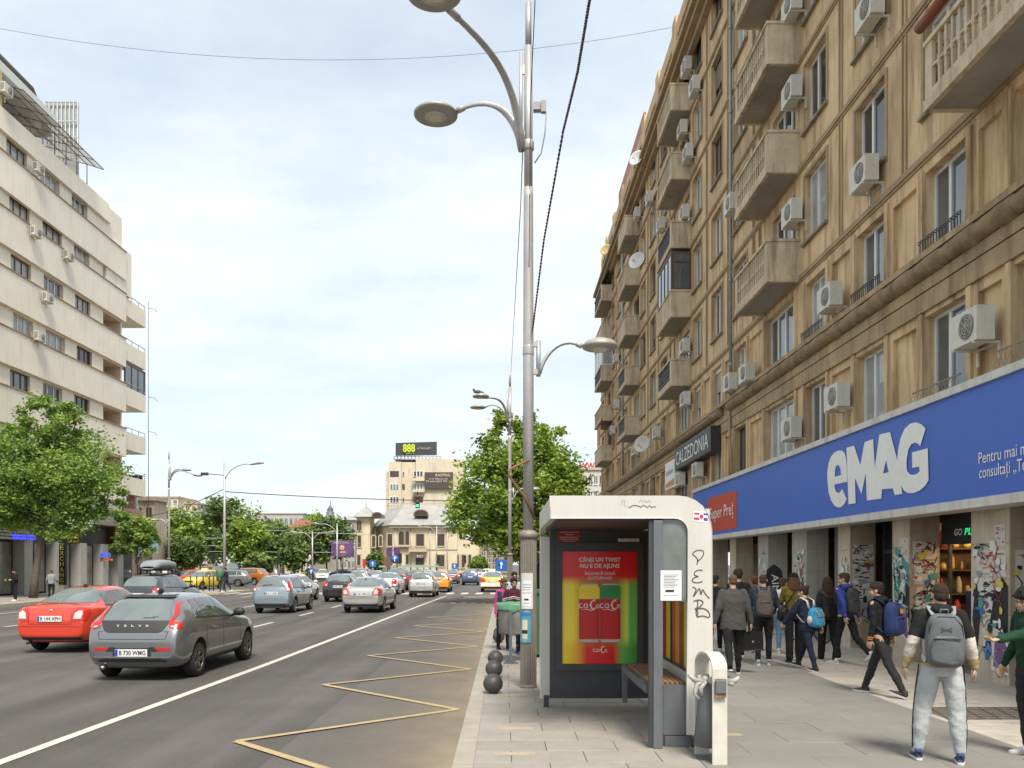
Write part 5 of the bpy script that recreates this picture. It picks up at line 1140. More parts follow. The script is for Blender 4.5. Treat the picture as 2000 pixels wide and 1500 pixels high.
q = MB(); q.flat([zt_([(1355, 997), (1382, 999), (1383, 1021), (1353, 1018)])], gfn, 0, 0); q.flat([zt_([(1356, 1001), (1366, 1002), (1366, 1006), (1356, 1005)])], gfn, .001, 1); q.flat([zt_([(1355, 1010), (1366, 1011), (1366, 1016), (1355, 1015)])], gfn, .001, 1); q.flat([zt_([(1374, 1002), (1382, 1003), (1382, 1007), (1374, 1006)])], gfn, .001, 2); q.flat([zt_([(1374, 1011), (1382, 1012), (1382, 1018), (1374, 1017)])], gfn, .001, 2)
q.flat([zt_([(1370 + 3.5 * math.cos(t_), 1009 + 4.5 * math.sin(t_)) for t_ in np.arange(0, 6.2, .5)])], gfn, .0015, 1)
q.build('sticker', [WP, plain('sticker_crimson', (.5, .03, .12)), plain('sticker_navy', (.06, .05, .35))], S_)
for dy, lb in ((12.4, 'second bus shelter half hidden behind the fluted lamp post'), (28.5, 'third bus shelter seen small beyond the waiting people')):
    c = copy_tree(S_); WORLDT.add(c.name); c.location = (S_.location.x, S_.location.y + dy, 0); c['label'] = lb
# ---------------------------------------------------------------- litter bin with white arched frame
o = wthing((2.1, 8.05, 0), 'litter_bin', 'dark litter bin slung in a worn white arched frame beside the shelter', 'litter bin')
WW = mat('worn_white_paint', (.57, .55, .48), .6, var=.08, sc=6, blotch=.35, blotch_c=(.30, .25, .19), streak=.3)
q = MB(); yn, yf = 7.98, 8.45; xw = .072
pts = [(yn, 0.0), (yn, .93)] + [(8.215 - .235 * math.cos(R(a)), .93 + .15 * math.sin(R(a))) for a in range(15, 180, 15)] + [(yf, .93), (yf, .0)]
def strap(cx): return lambda a, b, h: (cx + h + (a - yn) * -.14, a, b)
L_o = []; n = len(pts)
q = MB()
for i in range(n - 1):
    (a, b), (c, d) = pts[i], pts[i + 1]; f = strap(2.1); t_ = .022
    va = [f(a, b, -xw), f(a, b, xw), f(c, d, xw), f(c, d, -xw)]; dx, dz = c - a, d - b; l = math.hypot(dx, dz); nx, nz = -dz / l * t_, dx / l * t_
    vb = [(x, y - nx, z - nz) for x, y, z in va]; q.add(va + vb, [(0, 1, 2, 3), (7, 6, 5, 4), (0, 4, 5, 1), (1, 5, 6, 2), (2, 6, 7, 3), (3, 7, 4, 0)])
q.build('frame', [WW], o)
q = MB(); vs = []
for z, w, d in ((.78, .105, .1), (.5, .13, .13), (.14, .165, .17)):
    for k in range(16): t_ = 2 * PI * k / 16; vs.append((2.065 + w * math.cos(t_), 8.22 + d * math.sin(t_), z))
q.add(vs, [(i * 16 + k, i * 16 + (k + 1) % 16, (i + 1) * 16 + (k + 1) % 16, (i + 1) * 16 + k) for i in range(2) for k in range(16)] + [tuple(range(32, 48))], 0, True); q.build('bucket', [SHG], o)
q = MB(); q.box(2.045, 2.155, 7.945, 7.958, .66, .84); q.build('rust_plate', [mat('rust_patch', (.20, .12, .07), .8, var=.4, sc=20)], o); q = MB(); q.box(2.05, 2.15, 7.93, 7.944, .70, .83); bevel(q.build('hinge_box', [SHG], o), .008)
BAGM = mat('grey_plastic_bag', (.36, .35, .32), .4, var=.15, sc=12, coord='obj')
q = MB(); rr = random.Random(3)
for k in range(11):
    t_ = 2 * PI * k / 11; c = (2.065 + .11 * math.cos(t_), 8.2 + .11 * math.sin(t_), .80 + rr.uniform(-.02, .03)); q.ell(c, (rr.uniform(.025, .045), rr.uniform(.025, .04), rr.uniform(.02, .04)), 0, 7, 5)
for s in (((-.1, 0), (-.2, .02), (-.26, .07)), ((-.1, 0), (-.17, -.02), (-.2, -.12), (-.15, -.17)), ((.1, 0), (.2, .01), (.24, .05)), ((.1, 0), (.17, -.02), (.2, .0)), ((-.08, .0), (-.14, -.06), (-.12, -.14))):
    q.tube([(2.065 + a, 8.08 - abs(a) * .2, .80 + b) for a, b in s], [.02, .03] + [.018] * (len(s) - 2), 6)
q.build('bin_bag', [BAGM], o)
# grey bin on a post with green bag behind the lamp
o = wthing((.06, 16.0, 0), 'litter_bin', 'round grey litter bin on a post lined with a green bag near the kerb', 'litter bin')
bxc, _ = pd(1020, 0, 16.6); bxc = .22
q = MB(); q.lathe([(.33, .74), (.335, .76), (.345, 1.32), (.34, 1.33), (.3, .76), (.001, .745)], 24, (bxc, 16.6, -.18)); q.build('bucket', [mat('galvanised_dull', (.22, .21, .19), .6, metal=.3, var=.15, sc=6, streak=.4)], o)
q = MB(); q.box(.095, .155, 16.18, 16.24, 0, 1.05); q.build('post', [SHG], o); q = MB(); q.prism([(.02, 0), (.23, 0), (.155, .16), (.095, .16)], xz(16.2), 0, .02); q.box(-.02, .27, 16.1, 16.32, 0, .015); q.build('post_foot', [SHG], o)
q = MB(); vs = []
rr = random.Random(2); n = 40
for r_, z, j in ((.31, 1.0, 0), (.355, 1.19, .01), (.375, 1.15, .015), (.365, 1.02, .035)):
    for k in range(n): t_ = 2 * PI * k / n; vs.append((bxc + (r_ + rr.uniform(-.008, .012)) * math.cos(t_), 16.6 + (r_ + rr.uniform(-.008, .012)) * math.sin(t_), z + rr.uniform(-j, j)))
q.add(vs, [(i * n + k, i * n + (k + 1) % n, (i + 1) * n + (k + 1) % n, (i + 1) * n + k) for i in range(3) for k in range(n)], 0, True); q.build('bin_bag', [plain('green_bag', (.12, .30, .17), .35)], o)
# green wheeled bin showing behind the pole
o = wthing((.62, 17.5, 0), 'wheelie_bin', 'dark green bin standing between the lamp post and the first shelter', 'bin')
q = MB(); q.prism([(.44, .08), (.98, .08), (1.02, 1.35), (.40, 1.35)], xz(17.2), 0, .6); q.build('body', [plain('bin_green', (.05, .12, .05), .5)], o); q = MB(); q.box(.38, 1.04, 17.15, 17.85, 1.352, 1.42); q.build('lid', [plain('bin_green', (.05, .12, .05), .5)], o)
# ball bollards
BALL = mat('cast_ball', (.065, .062, .058), .5, metal=.2, var=.12, sc=10, bump=.15, coord='obj')
bm_ = MB(); bm_.ell((0, 0, .148), (.15, .15, .15), 0, 32, 20); bme = bm_.mesh('ball_bollard', [BALL]); ft = MB().lathe([(.06, -.005), (.075, .0), (.07, .02)], 16).mesh('socket', [DARKM])
for i, (x, y) in enumerate(((963, 1354), (965, 1322.5), (967.5, 1300), (974, 1255), (975, 1246))):
    X, d = gr(x, y); o = mk('ball_bollard', bme, None, (X, d, 0)); tag(o, ['cast iron ball bollard nearest the camera in the kerb row', 'second ball bollard in the kerb row', 'third ball bollard in the kerb row before the bin post', 'ball bollard just behind the grey litter bin', 'last ball bollard behind the grey litter bin'][i], 'bollard', 'ball bollards along the kerb'); mk('socket', ft, o)
# ---------------------------------------------------------------- cables
CAB = plain('cable_black', (.03, .025, .035), .6)
def cable(name, pts, r, label, m=CAB, twist=0, sag=0, n=30):
    P = []
    for (a, b) in zip(pts, pts[1:]):
        a, b = Vector(a), Vector(b)
        for i in range(n): t_ = i / n; p = a.lerp(b, t_); p.z -= sag * 4 * t_ * (1 - t_); P.append(p)
    P.append(Vector(pts[-1]))
    q = MB()
    if twist:
        for ph in (0, PI):
            Q = []
            for i in range(len(P) * 4 - 3):
                k = i / 4; j = min(int(k), len(P) - 2); p = P[j].lerp(P[j + 1], k - j); th = i * .75 + ph; Q.append(p + Vector((math.cos(th), math.sin(th) * .5, math.sin(th))) * r * .9)
            q.tube(Q, r, 5, 0 if ph == 0 else 1)
    else: q.tube(P, r, 4)
    return tag(q.build(name, [m, plain('cable_violet', (.13, .07, .14), .6)]), label, 'cable')
def P3(x, y, d): X, Z = pd(x, y, d); return (X, d, Z)
cable('overhead_cable', [P3(1040, 645, 13.0), P3(1062, 470, 11.6), P3(1100, 255, 9.6), P3(1128, 140, 8.2), P3(1153, -10, 7.0)], .0085, 'twisted violet and black cable rising from the lamp post to the top edge', twist=1)
cable('overhead_wire', [P3(-30, 50, 30), P3(1310, 54, 30)], .007, 'thin sagging wire crossing the sky high above the road', sag=1.22)
cable('overhead_wire', [P3(1021, 290, 12.95), P3(1017, 400, 16), P3(997, 740, 37.5)], .008, 'hair thin wire running between the two kerbside lamp posts')
cable('overhead_wire', [P3(437, 960, 60), P3(860, 978, 57), P3(1170, 960, 55)], .03, 'wire over the junction carrying the hanging traffic light', sag=.1)
cable('overhead_wire', [P3(437, 955, 60), P3(250, 1010, 90)], .03, 'upper wire from the corner post down to the trees', sag=.6)
cable('overhead_wire', [P3(437, 968, 60), P3(375, 1000, 85)], .04, 'lower wire from the corner post down to the trees', sag=.5)
cable('overhead_wire', [P3(1045, 0, 10), P3(1036, 200, 12), P3(1033, 560, 13.1)], .006, 'hair thin wire hanging along the tall lamp post', sag=0)
for i, (y, x0_, x1_) in enumerate(((1034, 440, 560), (1050, 345, 520), (1064, 300, 480), (1040, 560, 720), (1076, 300, 650))):
    cable('tram_wire', [P3(x0_, y, 100), P3(x1_, y + 3, 100)], .035, ['tram wire before the big green tree, upper', 'tram wire before the big green tree, middle', 'tram wire before the big green tree, lower', 'tram wire before the red roofed house', 'long low tram wire across the junction'][i], STEEL)
o = wthing((-6, 57.2, 6), 'traffic_light', 'traffic light showing green hung over the road on a wire', 'traffic light'); X, Z = pd(815, 992, 57)
q = MB(); q.box(X - .13, X + .13, 57.1, 57.35, Z, Z + .85); q.tube([(X, 57.2, Z + .9), (X, 57.2, Z + 1.2)], .03, 5); q.build('housing', [BLACK], o)
for i, (z_, c_, e_) in enumerate(((.74, (.12, .02, .02), 0), (.45, (.12, .08, .01), 0), (.16, (.02, .3, .16), 2))): q = MB(); q.lathe([(.11, -.02), (.1, -.03), (.001, -.04)], 12, (X, 57.1, Z + z_), 0, 'y'); q.build('signal_lens', [plain('lens_%d' % i, c_, .3, emit=c_, es=e_)], o)

o = wthing(P3(932, 764, 35.6), 'pigeon', 'pigeon perched on the second kerbside lamp', 'bird'); X, d_, Z = P3(932, 765, 35.6)
q = MB(); q.ell((X, d_, Z), (.17, .08, .08), 0, 10, 8); q.ell((X - .15, d_, Z + .09), (.05, .05, .05), 0, 8, 6); q.tube([(X - .12, d_, Z + .03), (X - .15, d_, Z + .09)], .045, 8); q.tube([(X + .1, d_, Z), (X + .3, d_, Z - .03)], [.05, .02], 8); q.tube([(X, d_, Z - .05), (X, d_, Z - .14)], .01, 5); q.build('body', [plain('pigeon_grey', (.09, .09, .1))], o); MB().tube([(X - .19, d_, Z + .09), (X - .23, d_, Z + .08)], [.012, .003], 6).build('beak', [BLACK], o)
# ---------------------------------------------------------------- cars
def paint(name, c, metal=.3, rough=.28): return mat('paint_' + name, c, rough, metal=metal, var=.03, sc=1.5, coat=1., coord='obj')
TYRE = plain('tyre_rubber', (.022, .021, .02), .85); RIM = plain('alloy_rim', (.33, .33, .33), .35, metal=.7); RIMD = plain('dark_rim', (.17, .155, .14), .4, metal=.5)
CGL = mat('car_glass', (.12, .15, .145), .03, var=.3, sc=1.2, spec=1., ior=1.65, coord='obj'); CGD = mat('car_glass_dark', (.06, .075, .07), .03, var=.2, spec=.9, ior=1.6, coord='obj')
TLR = plain('tail_light_red', (.50, .018, .012), .15, coat=.6); TLW = plain('light_clear', (.55, .52, .5), .15, coat=.5); TRIMB = plain('black_plastic', (.022, .022, .023), .55); ARCH = plain('arch_liner', (.008, .008, .008), .9); PLATE = plain('number_plate_white', (.68, .68, .66), .4); PBLUE = plain('plate_blue', (.02, .05, .4), .4); CHROME = plain('chrome_trim', (.5, .5, .5), .2, metal=.9)
YELT = paint('taxi_yellow', (.75, .52, .02), 0)
def car_shape(L, W, H, belt, prof, nose=.72, tailw=.9, zb=.2, roofw=.62, tum=.94):
    """prof: (y from the rear, z top, is cabin) along the car; returns evaluated solid body mesh"""
    bm = bmesh.new(); rings = []
    ys = [p[0] for p in prof]
    for i, (y, zt, cab, zb_) in enumerate(prof):
        # plan width
        e = min(y, L - y); fr = (L - y) < y
        k = 1 - (.16 if not fr else .26) * max(0, 1 - e / (.38 if not fr else .75)) ** 2.2
        w = W / 2 * k; bz = belt(y)
        zlo = zb_
        if cab:
            wt = W / 2 * roofw * (1 - .03) * cab
            bz = min(bz, zt - .06)
            pts = [(0, zlo), (w * .8, zlo), (w * .965, zlo + .09), (w, (zlo + bz) / 2 + .02), (w * .985, bz - .1), (w * tum, bz), (w * tum + (wt - w * tum) * .45, bz + (zt - bz) * .5), (wt, zt - .075), (wt * .82, zt - .02), (0, zt)]
        else:
            m = zt - zlo
            pts = [(0, zlo), (w * .8, zlo), (w * .965, zlo + m * .13), (w, zlo + m * .5), (w * .98, zlo + m * .76), (w * .93, zlo + m * .91), (w * .82, zlo + m * .965), (w * .6, zt - .012), (w * .45, zt - .004), (0, zt)]
        full = pts + [(-x, z) for x, z in reversed(pts[1:-1])]
        rings.append([bm.verts.new((x, y - L / 2, z)) for x, z in full])
    n = len(rings[0])
    for a, b in zip(rings, rings[1:]):
        for k in range(n): bm.faces.new((a[k], a[(k + 1) % n], b[(k + 1) % n], b[k]))
    for r, rev in ((rings[0], False), (rings[-1], True)):   # end caps as strips across
        m = n // 2
        for k in range(m):
            q = [r[k], r[k + 1], r[(n - k - 1) % n], r[(n - k) % n]]
            u = []
            for v in q:
                if v not in u: u.append(v)
            if len(u) > 2: bm.faces.new(u if rev else u[::-1])
    bmesh.ops.recalc_face_normals(bm, faces=bm.faces)
    me = bpy.data.meshes.new('body'); bm.to_mesh(me); bm.free()
    return me
def finish_body(me, wheels, wr, W, sub=2):
    o = bpy.data.objects.new('tmp', me); COL.objects.link(o); s = o.modifiers.new('s', 'SUBSURF'); s.levels = s.render_levels = sub
    q = MB()
    for y in wheels: q.lathe([(wr * 1.14, -W), (wr * 1.14, W)], 40, (0, y, wr * 1.02), 0, 'x', False)
    # keep the middle of the car: two pockets per axle
    q = MB()
    for y in wheels:
        for sx in (-1, 1): q.lathe([(wr * 1.13, sx * (W / 2 - .28)), (wr * 1.13, sx * (W / 2 + .3))], 40, (0, y, wr * 1.0), 0, 'x', False)
    cm = q.mesh('cut', [ARCH]); bmm = bmesh.new(); bmm.from_mesh(cm); bmesh.ops.recalc_face_normals(bmm, faces=bmm.faces); bmm.to_mesh(cm); bmm.free()
    c = bpy.data.objects.new('cut', cm); COL.objects.link(c)
    me.materials.append(TRIMB); me.materials.append(ARCH)
    b = o.modifiers.new('b', 'BOOLEAN'); b.operation = 'DIFFERENCE'; b.object = c; b.solver = 'EXACT'
    try: b.material_mode = 'TRANSFER'
    except Exception: pass
    r = ev_mesh(o, 'body'); bpy.data.objects.remove(o); bpy.data.objects.remove(c)
    names = [m.name if m else '' for m in r.materials]
    sm = []
    for p in r.polygons:
        dark = names[p.material_index].startswith('arch') if p.material_index < len(names) else False
        # faces of the pockets face the wheel centre
        p.material_index = 1 if dark else 0; sm.append(not dark)
    r.materials.clear(); r.materials.append(TRIMB); r.materials.append(ARCH)
    r.polygons.foreach_set('use_smooth', sm); r.update(); return r
def bvh_of(me): return BVHTree.FromPolygons([v.co.copy() for v in me.vertices], [tuple(p.vertices) for p in me.polygons])
def patch(bvh, poly, axis, off=.006, step=.07, name='patch', mats=None, depth=.012, side=1):
    """poly in (x, z) seen along +y (axis 'r': from behind, 'f': from the front) or (y, z) from the side ('s')"""
    P = [Vector(p) for p in poly]; n = len(P); pts = []; edges = []
    for i in range(n):
        a, b = P[i], P[(i + 1) % n]; k = max(1, int((b - a).length / step))
        for j in range(k): pts.append(a.lerp(b, j / k))
    nb = len(pts); edges = [(i, (i + 1) % nb) for i in range(nb)]
    x0, x1 = min(p.x for p in P), max(p.x for p in P); y0, y1 = min(p.y for p in P), max(p.y for p in P)
    def inside(x, y):
        c = False
        for i in range(n):
            a, b = P[i], P[(i + 1) % n]
            if (a.y > y) != (b.y > y) and x < (b.x - a.x) * (y - a.y) / (b.y - a.y) + a.x: c = not c
        return c
    X = x0 + step * .5
    while X < x1:
        Y = y0 + step * .5
        while Y < y1:
            if inside(X, Y): pts.append(Vector((X, Y)))
            Y += step
        X += step
    v2, _, f2, _, _, _ = delaunay_2d_cdt(pts, edges, [list(range(nb))], 1, 1e-5)
    V = []; ok = []
    for p in v2:
        if axis == 'r': o_, d_ = Vector((p.x, -6, p.y)), Vector((0, 1, 0))
        elif axis == 'f': o_, d_ = Vector((p.x, 6, p.y)), Vector((0, -1, 0))
        else: o_, d_ = Vector((6 * side, p.x, p.y)), Vector((-side, 0, 0))
        h = bvh.ray_cast(o_, d_)
        if h[0] is None: V.append(None); continue
        nn = h[1] if h[1].dot(d_) < 0 else -h[1]
        V.append(h[0] + nn * off)
    q = MB(); idx = {}; vs = []
    for i, v in enumerate(V):
        if v is not None: idx[i] = len(vs); vs.append(v)
    fs = [tuple(idx[i] for i in f) for f in f2 if all(i in idx for i in f)]
    q.add(vs, fs, 0, True)
    # rim so that the piece has thickness
    bd = {}
    for f in fs:
        for i in range(len(f)):
            e = (f[i], f[(i + 1) % len(f)]); k = tuple(sorted(e)); bd[k] = bd.get(k, 0) + 1
    dd = Vector((0, 1, 0)) if axis == 'r' else (Vector((0, -1, 0)) if axis == 'f' else Vector((-side, 0, 0)))
    for (a, b), c in bd.items():
        if c == 1: q.add([vs[a], vs[b], vs[b] + dd * depth, vs[a] + dd * depth], [(0, 1, 2, 3)])
    return q.mesh(name, [mats])
def mir(poly): return [(-x, z) for x, z in reversed(poly)]
def wheel_meshes(r, w=.2, dark=False, spokes=5):
    q = MB(); q.lathe([(r * .66, -w / 2 + .01), (r * .9, -w / 2), (r * .98, -w / 2 + .03), (r, -w / 4), (r, w / 4), (r * .98, w / 2 - .03), (r * .9, w / 2), (r * .66, w / 2 - .01)], 36, (0, 0, 0), 0, 'x', caps=False); t = q.mesh('tyre', [TYRE])
    q = MB(); m = 1
    q.lathe([(r * .67, w / 2 - .012), (r * .62, w / 2 - .03), (r * .6, w / 2 - .09), (r * .3, w / 2 - .11), (.001, w / 2 - .11)], 30, (0, 0, 0), 1, 'x', caps=False); q.lathe([(r * .68, w / 2 - .02), (r * .675, w / 2 - .005), (r * .61, w / 2 - .01), (r * .6, w / 2 - .03)], 30, (0, 0, 0), 0, 'x', caps=False)
    q.lathe([(r * .2, w / 2 - .08), (r * .17, w / 2 - .02), (.001, w / 2 - .015)], 16, (0, 0, 0), 0, 'x')
    for k in range(spokes):
        for dl in (-.11, .11):
            a = 2 * PI * k / spokes + dl; b = 2 * PI * k / spokes + dl * 1.9; p0 = (w / 2 - .035, r * .12 * math.cos(a), r * .12 * math.sin(a)); p1 = (w / 2 - .03, r * .63 * math.cos(b), r * .63 * math.sin(b)); q.tube([p0, p1], [.024, .02], 4)
    rm = q.mesh('rim', [RIMD if dark else RIM, BLACK]); return t, rm
WH = {k: wheel_meshes(*v) for k, v in dict(std=(.315, .2), dark=(.32, .21, True), suv=(.35, .22), small=(.30, .19, False, 7)).items()}
WPn = WP
def plate_mesh():
    q = MB(); q.box(-.26, .26, -.012, 0, 0, .112, 0); q.box(-.258, -.215, -.0135, -.0121, .004, .108, 1); return q.mesh('number_plate', [PLATE, PBLUE])
PLM = plate_mesh()
def template(kind):
    """returns dict of part meshes and layout"""
    T = {'parts': []}
    def add(name, me, matl=None): T['parts'].append((name, me, matl))
    if kind == 'hatch':
        L, W, H = 4.37, 1.80, 1.44; belt = lambda y: .98 - .035 * (y - 1.2); wh = (-1.36, 1.28)
        pr = [(0, .66, 0, .40), (.03, .78, 0, .33), (.10, .93, 0, .27), (.19, 1.04, 0, .2), (.31, 1.18, .95, .2), (.44, 1.33, 1.0, .2), (.60, 1.405, 1.03, .2), (1.3, 1.44, 1.04, .19), (1.9, 1.44, 1.04, .19), (2.35, 1.40, 1.0, .19), (2.75, 1.25, .97, .19), (3.1, 1.06, .95, .19), (3.25, .97, 0, .19), (3.6, .93, 0, .2), (4.0, .84, 0, .2), (4.25, .72, 0, .22), (4.34, .58, 0, .26), (4.37, .5, 0, .3)]
    elif kind == 'sedan' or kind == 'lift':
        L, W, H = 4.6, 1.78, 1.46; belt = lambda y: .98 - .03 * (y - 1.2); wh = (-1.36, 1.30)
        pr = [(0, .72, 0, .40), (.03, .9, 0, .33), (.09, 1.0, 0, .28), (.2, 1.045, 0, .22), (.5, 1.06, 0, .21), (.62, 1.08, .98, .2), (.85, 1.2, .97, .2), (1.15, 1.345, .99, .2), (1.5, 1.42, 1.0, .19), (2.1, 1.455, 1.0, .19), (2.55, 1.42, .99, .19), (2.95, 1.27, .97, .19), (3.3, 1.07, .95, .19), (3.42, .99, 0, .19), (3.8, .94, 0, .2), (4.2, .84, 0, .2), (4.47, .72, 0, .22), (4.57, .58, 0, .26), (4.6, .5, 0, .3)]
        if kind == 'lift': pr = [p if not .5 < p[0] < 1.2 else {.62: (.5 + .06, 1.09, .98, .2), .85: (.8, 1.21, .97, .2), 1.15: (1.1, 1.345, .99, .2)}[p[0]] for p in pr]
    elif kind == 'mpv':
        L, W, H = 4.05, 1.72, 1.53; belt = lambda y: .97 - .03 * (y - 1.2); wh = (-1.27, 1.24)
        pr = [(0, .64, 0, .34), (.03, .74, 0, .28), (.07, .92, 0, .24), (.12, 1.04, .96, .22), (.18, 1.2, .98, .2), (.28, 1.40, 1, .2), (.45, 1.48, 1.05, .2), (1.0, 1.52, 1.06, .19), (1.8, 1.53, 1.06, .19), (2.3, 1.50, 1.05, .19), (2.7, 1.34, 1.0, .19), (3.1, 1.1, .96, .19), (3.22, 1.02, 0, .19), (3.5, .96, 0, .2), (3.8, .85, 0, .2), (3.96, .72, 0, .22), (4.02, .6, 0, .26), (4.05, .5, 0, .3)]
    elif kind == 'wagon' or kind == 'suv':
        L, W, H = 4.65, 1.83, 1.52; belt = lambda y: 1.0 - .025 * (y - 1.2); wh = (-1.36, 1.36)
        pr = [(0, .68, 0, .34), (.03, .80, 0, .28), (.08, 1.0, 0, .24), (.14, 1.08, .95, .22), (.26, 1.22, .97, .2), (.42, 1.40, 1, .2), (.58, 1.46, 1.02, .2), (1.2, 1.5, 1.04, .19), (2.1, 1.51, 1.04, .19), (2.6, 1.47, 1.03, .19), (3.0, 1.3, .99, .19), (3.35, 1.1, .95, .19), (3.47, 1.02, 0, .19), (3.85, .96, 0, .2), (4.25, .86, 0, .2), (4.52, .74, 0, .22), (4.62, .6, 0, .26), (4.65, .5, 0, .3)]
    me = car_shape(L, W, H, belt, pr)
    wr_ = .32
    body = finish_body(me, wh, wr_, W); bv = bvh_of(body); T.update(L=L, W=W, H=H, wh=wh, body=body, bv=bv)
    rear = -L / 2
    # shut lines, glass, lights as pieces that follow the body
    if kind == 'hatch':
        add('rear_window', patch(bv, [(-.6, 1.0), (.6, 1.0), (.55, 1.2), (.5, 1.315), (.3, 1.345), (-.3, 1.345), (-.5, 1.315), (-.55, 1.2)], 'r', .008), CGL)
        add('tailgate_panel', patch(bv, [(-.62, .985), (-.52, .84), (-.45, .81), (.45, .81), (.52, .84), (.62, .985), (.6, .998), (-.6, .998)], 'r', .009), TRIMB)
        add('spoiler', patch(bv, [(-.54, 1.35), (.54, 1.35), (.52, 1.385), (-.52, 1.385)], 'r', .03, depth=.05), TRIMB)
        lgt = [(.66, .985), (.70, 1.1), (.60, 1.29), (.565, 1.29), (.63, 1.08), (.6, .97), (.62, .90), (.72, .86), (.83, .88), (.80, .96), (.74, .975)]
        for f in (lambda p: p, mir): add('tail_light', patch(bv, f(lgt), 'r', .012, .04), TLR)
        for f in (lambda p: p, mir): add('reversing_light', patch(bv, f([(.64, .915), (.66, .895), (.72, .885), (.73, .9), (.7, .915)]), 'r', .016, .04), TLW)
        for f in (lambda p: p, mir): add('reflector', patch(bv, f([(.40, .565), (.46, .52), (.66, .515), (.68, .545), (.66, .57)]), 'r', .008, .05), TLR)
        for f in (lambda p: p, mir): add('bumper_recess', patch(bv, f([(.3, .575), (.36, .50), (.46, .505), (.40, .58)]), 'r', .005, .05), TRIMB)
        add('plate_recess', patch(bv, [(-.34, .40), (.34, .40), (.34, .565), (-.34, .565)], 'r', .004), TRIMB)
        add('lower_bumper', patch(bv, [(-.6, .335), (.6, .335), (.62, .36), (.5, .39), (-.5, .39), (-.62, .36)], 'r', .01), TRIMB); add('bumper_strip', patch(bv, [(-.66, .40), (.66, .40), (.7, .425), (-.7, .425)], 'r', .014), CHROME)
        add('tailgate_seam', patch(bv, [(-.58, .70), (.58, .70), (.58, .708), (-.58, .708)], 'r', .003), BLACK)
        for f in (lambda p: p, mir): add('tailgate_seam', patch(bv, f([(.58, .70), (.588, .70), (.628, .83), (.55, .83), (.545, .822), (.612, .822)]), 'r', .003, .04), BLACK)
        plz, zl = .425, 1.0
    elif kind in ('sedan', 'lift'):
        z0 = 1.075; add('rear_window', patch(bv, [(-.70, z0), (.70, z0), (.58, 1.34), (.50, 1.385), (-.50, 1.385), (-.58, 1.34)], 'r', .008), CGL)
        l2 = [(.50, .72), (.81, .72), (.83, .88), (.78, .98), (.60, 1.0), (.52, .90)]
        for f in (lambda p: p, mir): add('tail_light', patch(bv, f(l2), 'r', .012, .04), TLR); add('reversing_light', patch(bv, f([(.55, .76), (.72, .76), (.74, .87), (.66, .93), (.58, .88)]), 'r', .017, .04), TLW)
        add('boot_seam', patch(bv, [(-.5, .64), (.5, .64), (.5, .648), (-.5, .648)], 'r', .003), BLACK)
        for f in (lambda p: p, mir): add('boot_seam', patch(bv, f([(.49, .65), (.498, .65), (.498, .96), (.49, .96)]), 'r', .003), BLACK)
        add('lower_bumper', patch(bv, [(-.7, .3), (.7, .3), (.7, .36), (-.7, .36)], 'r', .008), TRIMB)
        add('bumper_crease', patch(bv, [(-.78, .585), (.78, .585), (.78, .592), (-.78, .592)], 'r', .003), TRIMB); plz, zl = .70, 1.0
    elif kind == 'mpv':
        add('rear_window', patch(bv, [(-.60, 1.06), (.60, 1.06), (.56, 1.4), (.5, 1.43), (-.5, 1.43), (-.56, 1.4)], 'r', .008), CGL)
        for f in (lambda p: p, mir): add('tail_light', patch(bv, f([(.64, .88), (.80, .88), (.77, 1.1), (.70, 1.38), (.62, 1.40), (.65, 1.1)]), 'r', .014, .04), TLR)
        for f in (lambda p: p, mir): add('reversing_light', patch(bv, f([(.66, .90), (.76, .90), (.75, .99), (.66, .99)]), 'r', .019, .04), TLW)
        add('brake_light', patch(bv, [(-.16, 1.45), (.16, 1.45), (.14, 1.475), (-.14, 1.475)], 'r', .012), TLR)
        add('tailgate_seam', patch(bv, [(-.6, .66), (.6, .66), (.6, .668), (-.6, .668)], 'r', .003), BLACK); add('lower_bumper', patch(bv, [(-.72, .28), (.72, .28), (.74, .4), (-.74, .4)], 'r', .01), TRIMB); plz, zl = .74, 1.0
    else:
        add('rear_window', patch(bv, [(-.64, 1.08), (.64, 1.08), (.57, 1.38), (.5, 1.41), (-.5, 1.41), (-.57, 1.38)], 'r', .008), CGL)
        for f in (lambda p: p, mir): add('tail_light', patch(bv, f([(.56, .84), (.84, .85), (.82, .98), (.74, 1.03), (.56, 1.02)]), 'r', .014, .04), TLR); add('reversing_light', patch(bv, f([(.58, .87), (.68, .87), (.68, .93), (.58, .93)]), 'r', .019, .04), TLW)
        add('tailgate_seam', patch(bv, [(-.62, .68), (.62, .68), (.62, .688), (-.62, .688)], 'r', .003), BLACK); add('lower_bumper', patch(bv, [(-.76, .28), (.76, .28), (.78, .42), (-.78, .42)], 'r', .01), TRIMB); plz, zl = .76, 1.0
    h = bv.ray_cast(Vector((0, -6, plz + .05)), Vector((0, 1, 0))); T['plate'] = (0, h[0].y - .012, plz)
    # side glass: one outline split by pillars
    def side(poly, name='side_window', m=CGD, off=.007):
        for sd in (1, -1): add(name, patch(bv, poly, 's', off, .06, side=sd), m)
    b0 = {'hatch': .75, 'sedan': 1.0, 'lift': .95, 'mpv': .5, 'wagon': .55, 'suv': .55}[kind]; f0 = {'hatch': 3.02, 'sedan': 3.2, 'lift': 3.2, 'mpv': 2.98, 'wagon': 3.25, 'suv': 3.25}[kind]
    def topz(y):
        for (a, za, *_), (b, zb2, *_) in zip(pr, pr[1:]):
            if a <= y <= b: return za + (zb2 - za) * (y - a) / (b - a)
        return 1.
    B = lambda y: belt(y) + .035; Tz = lambda y: min(topz(y) - .105, H - .11)
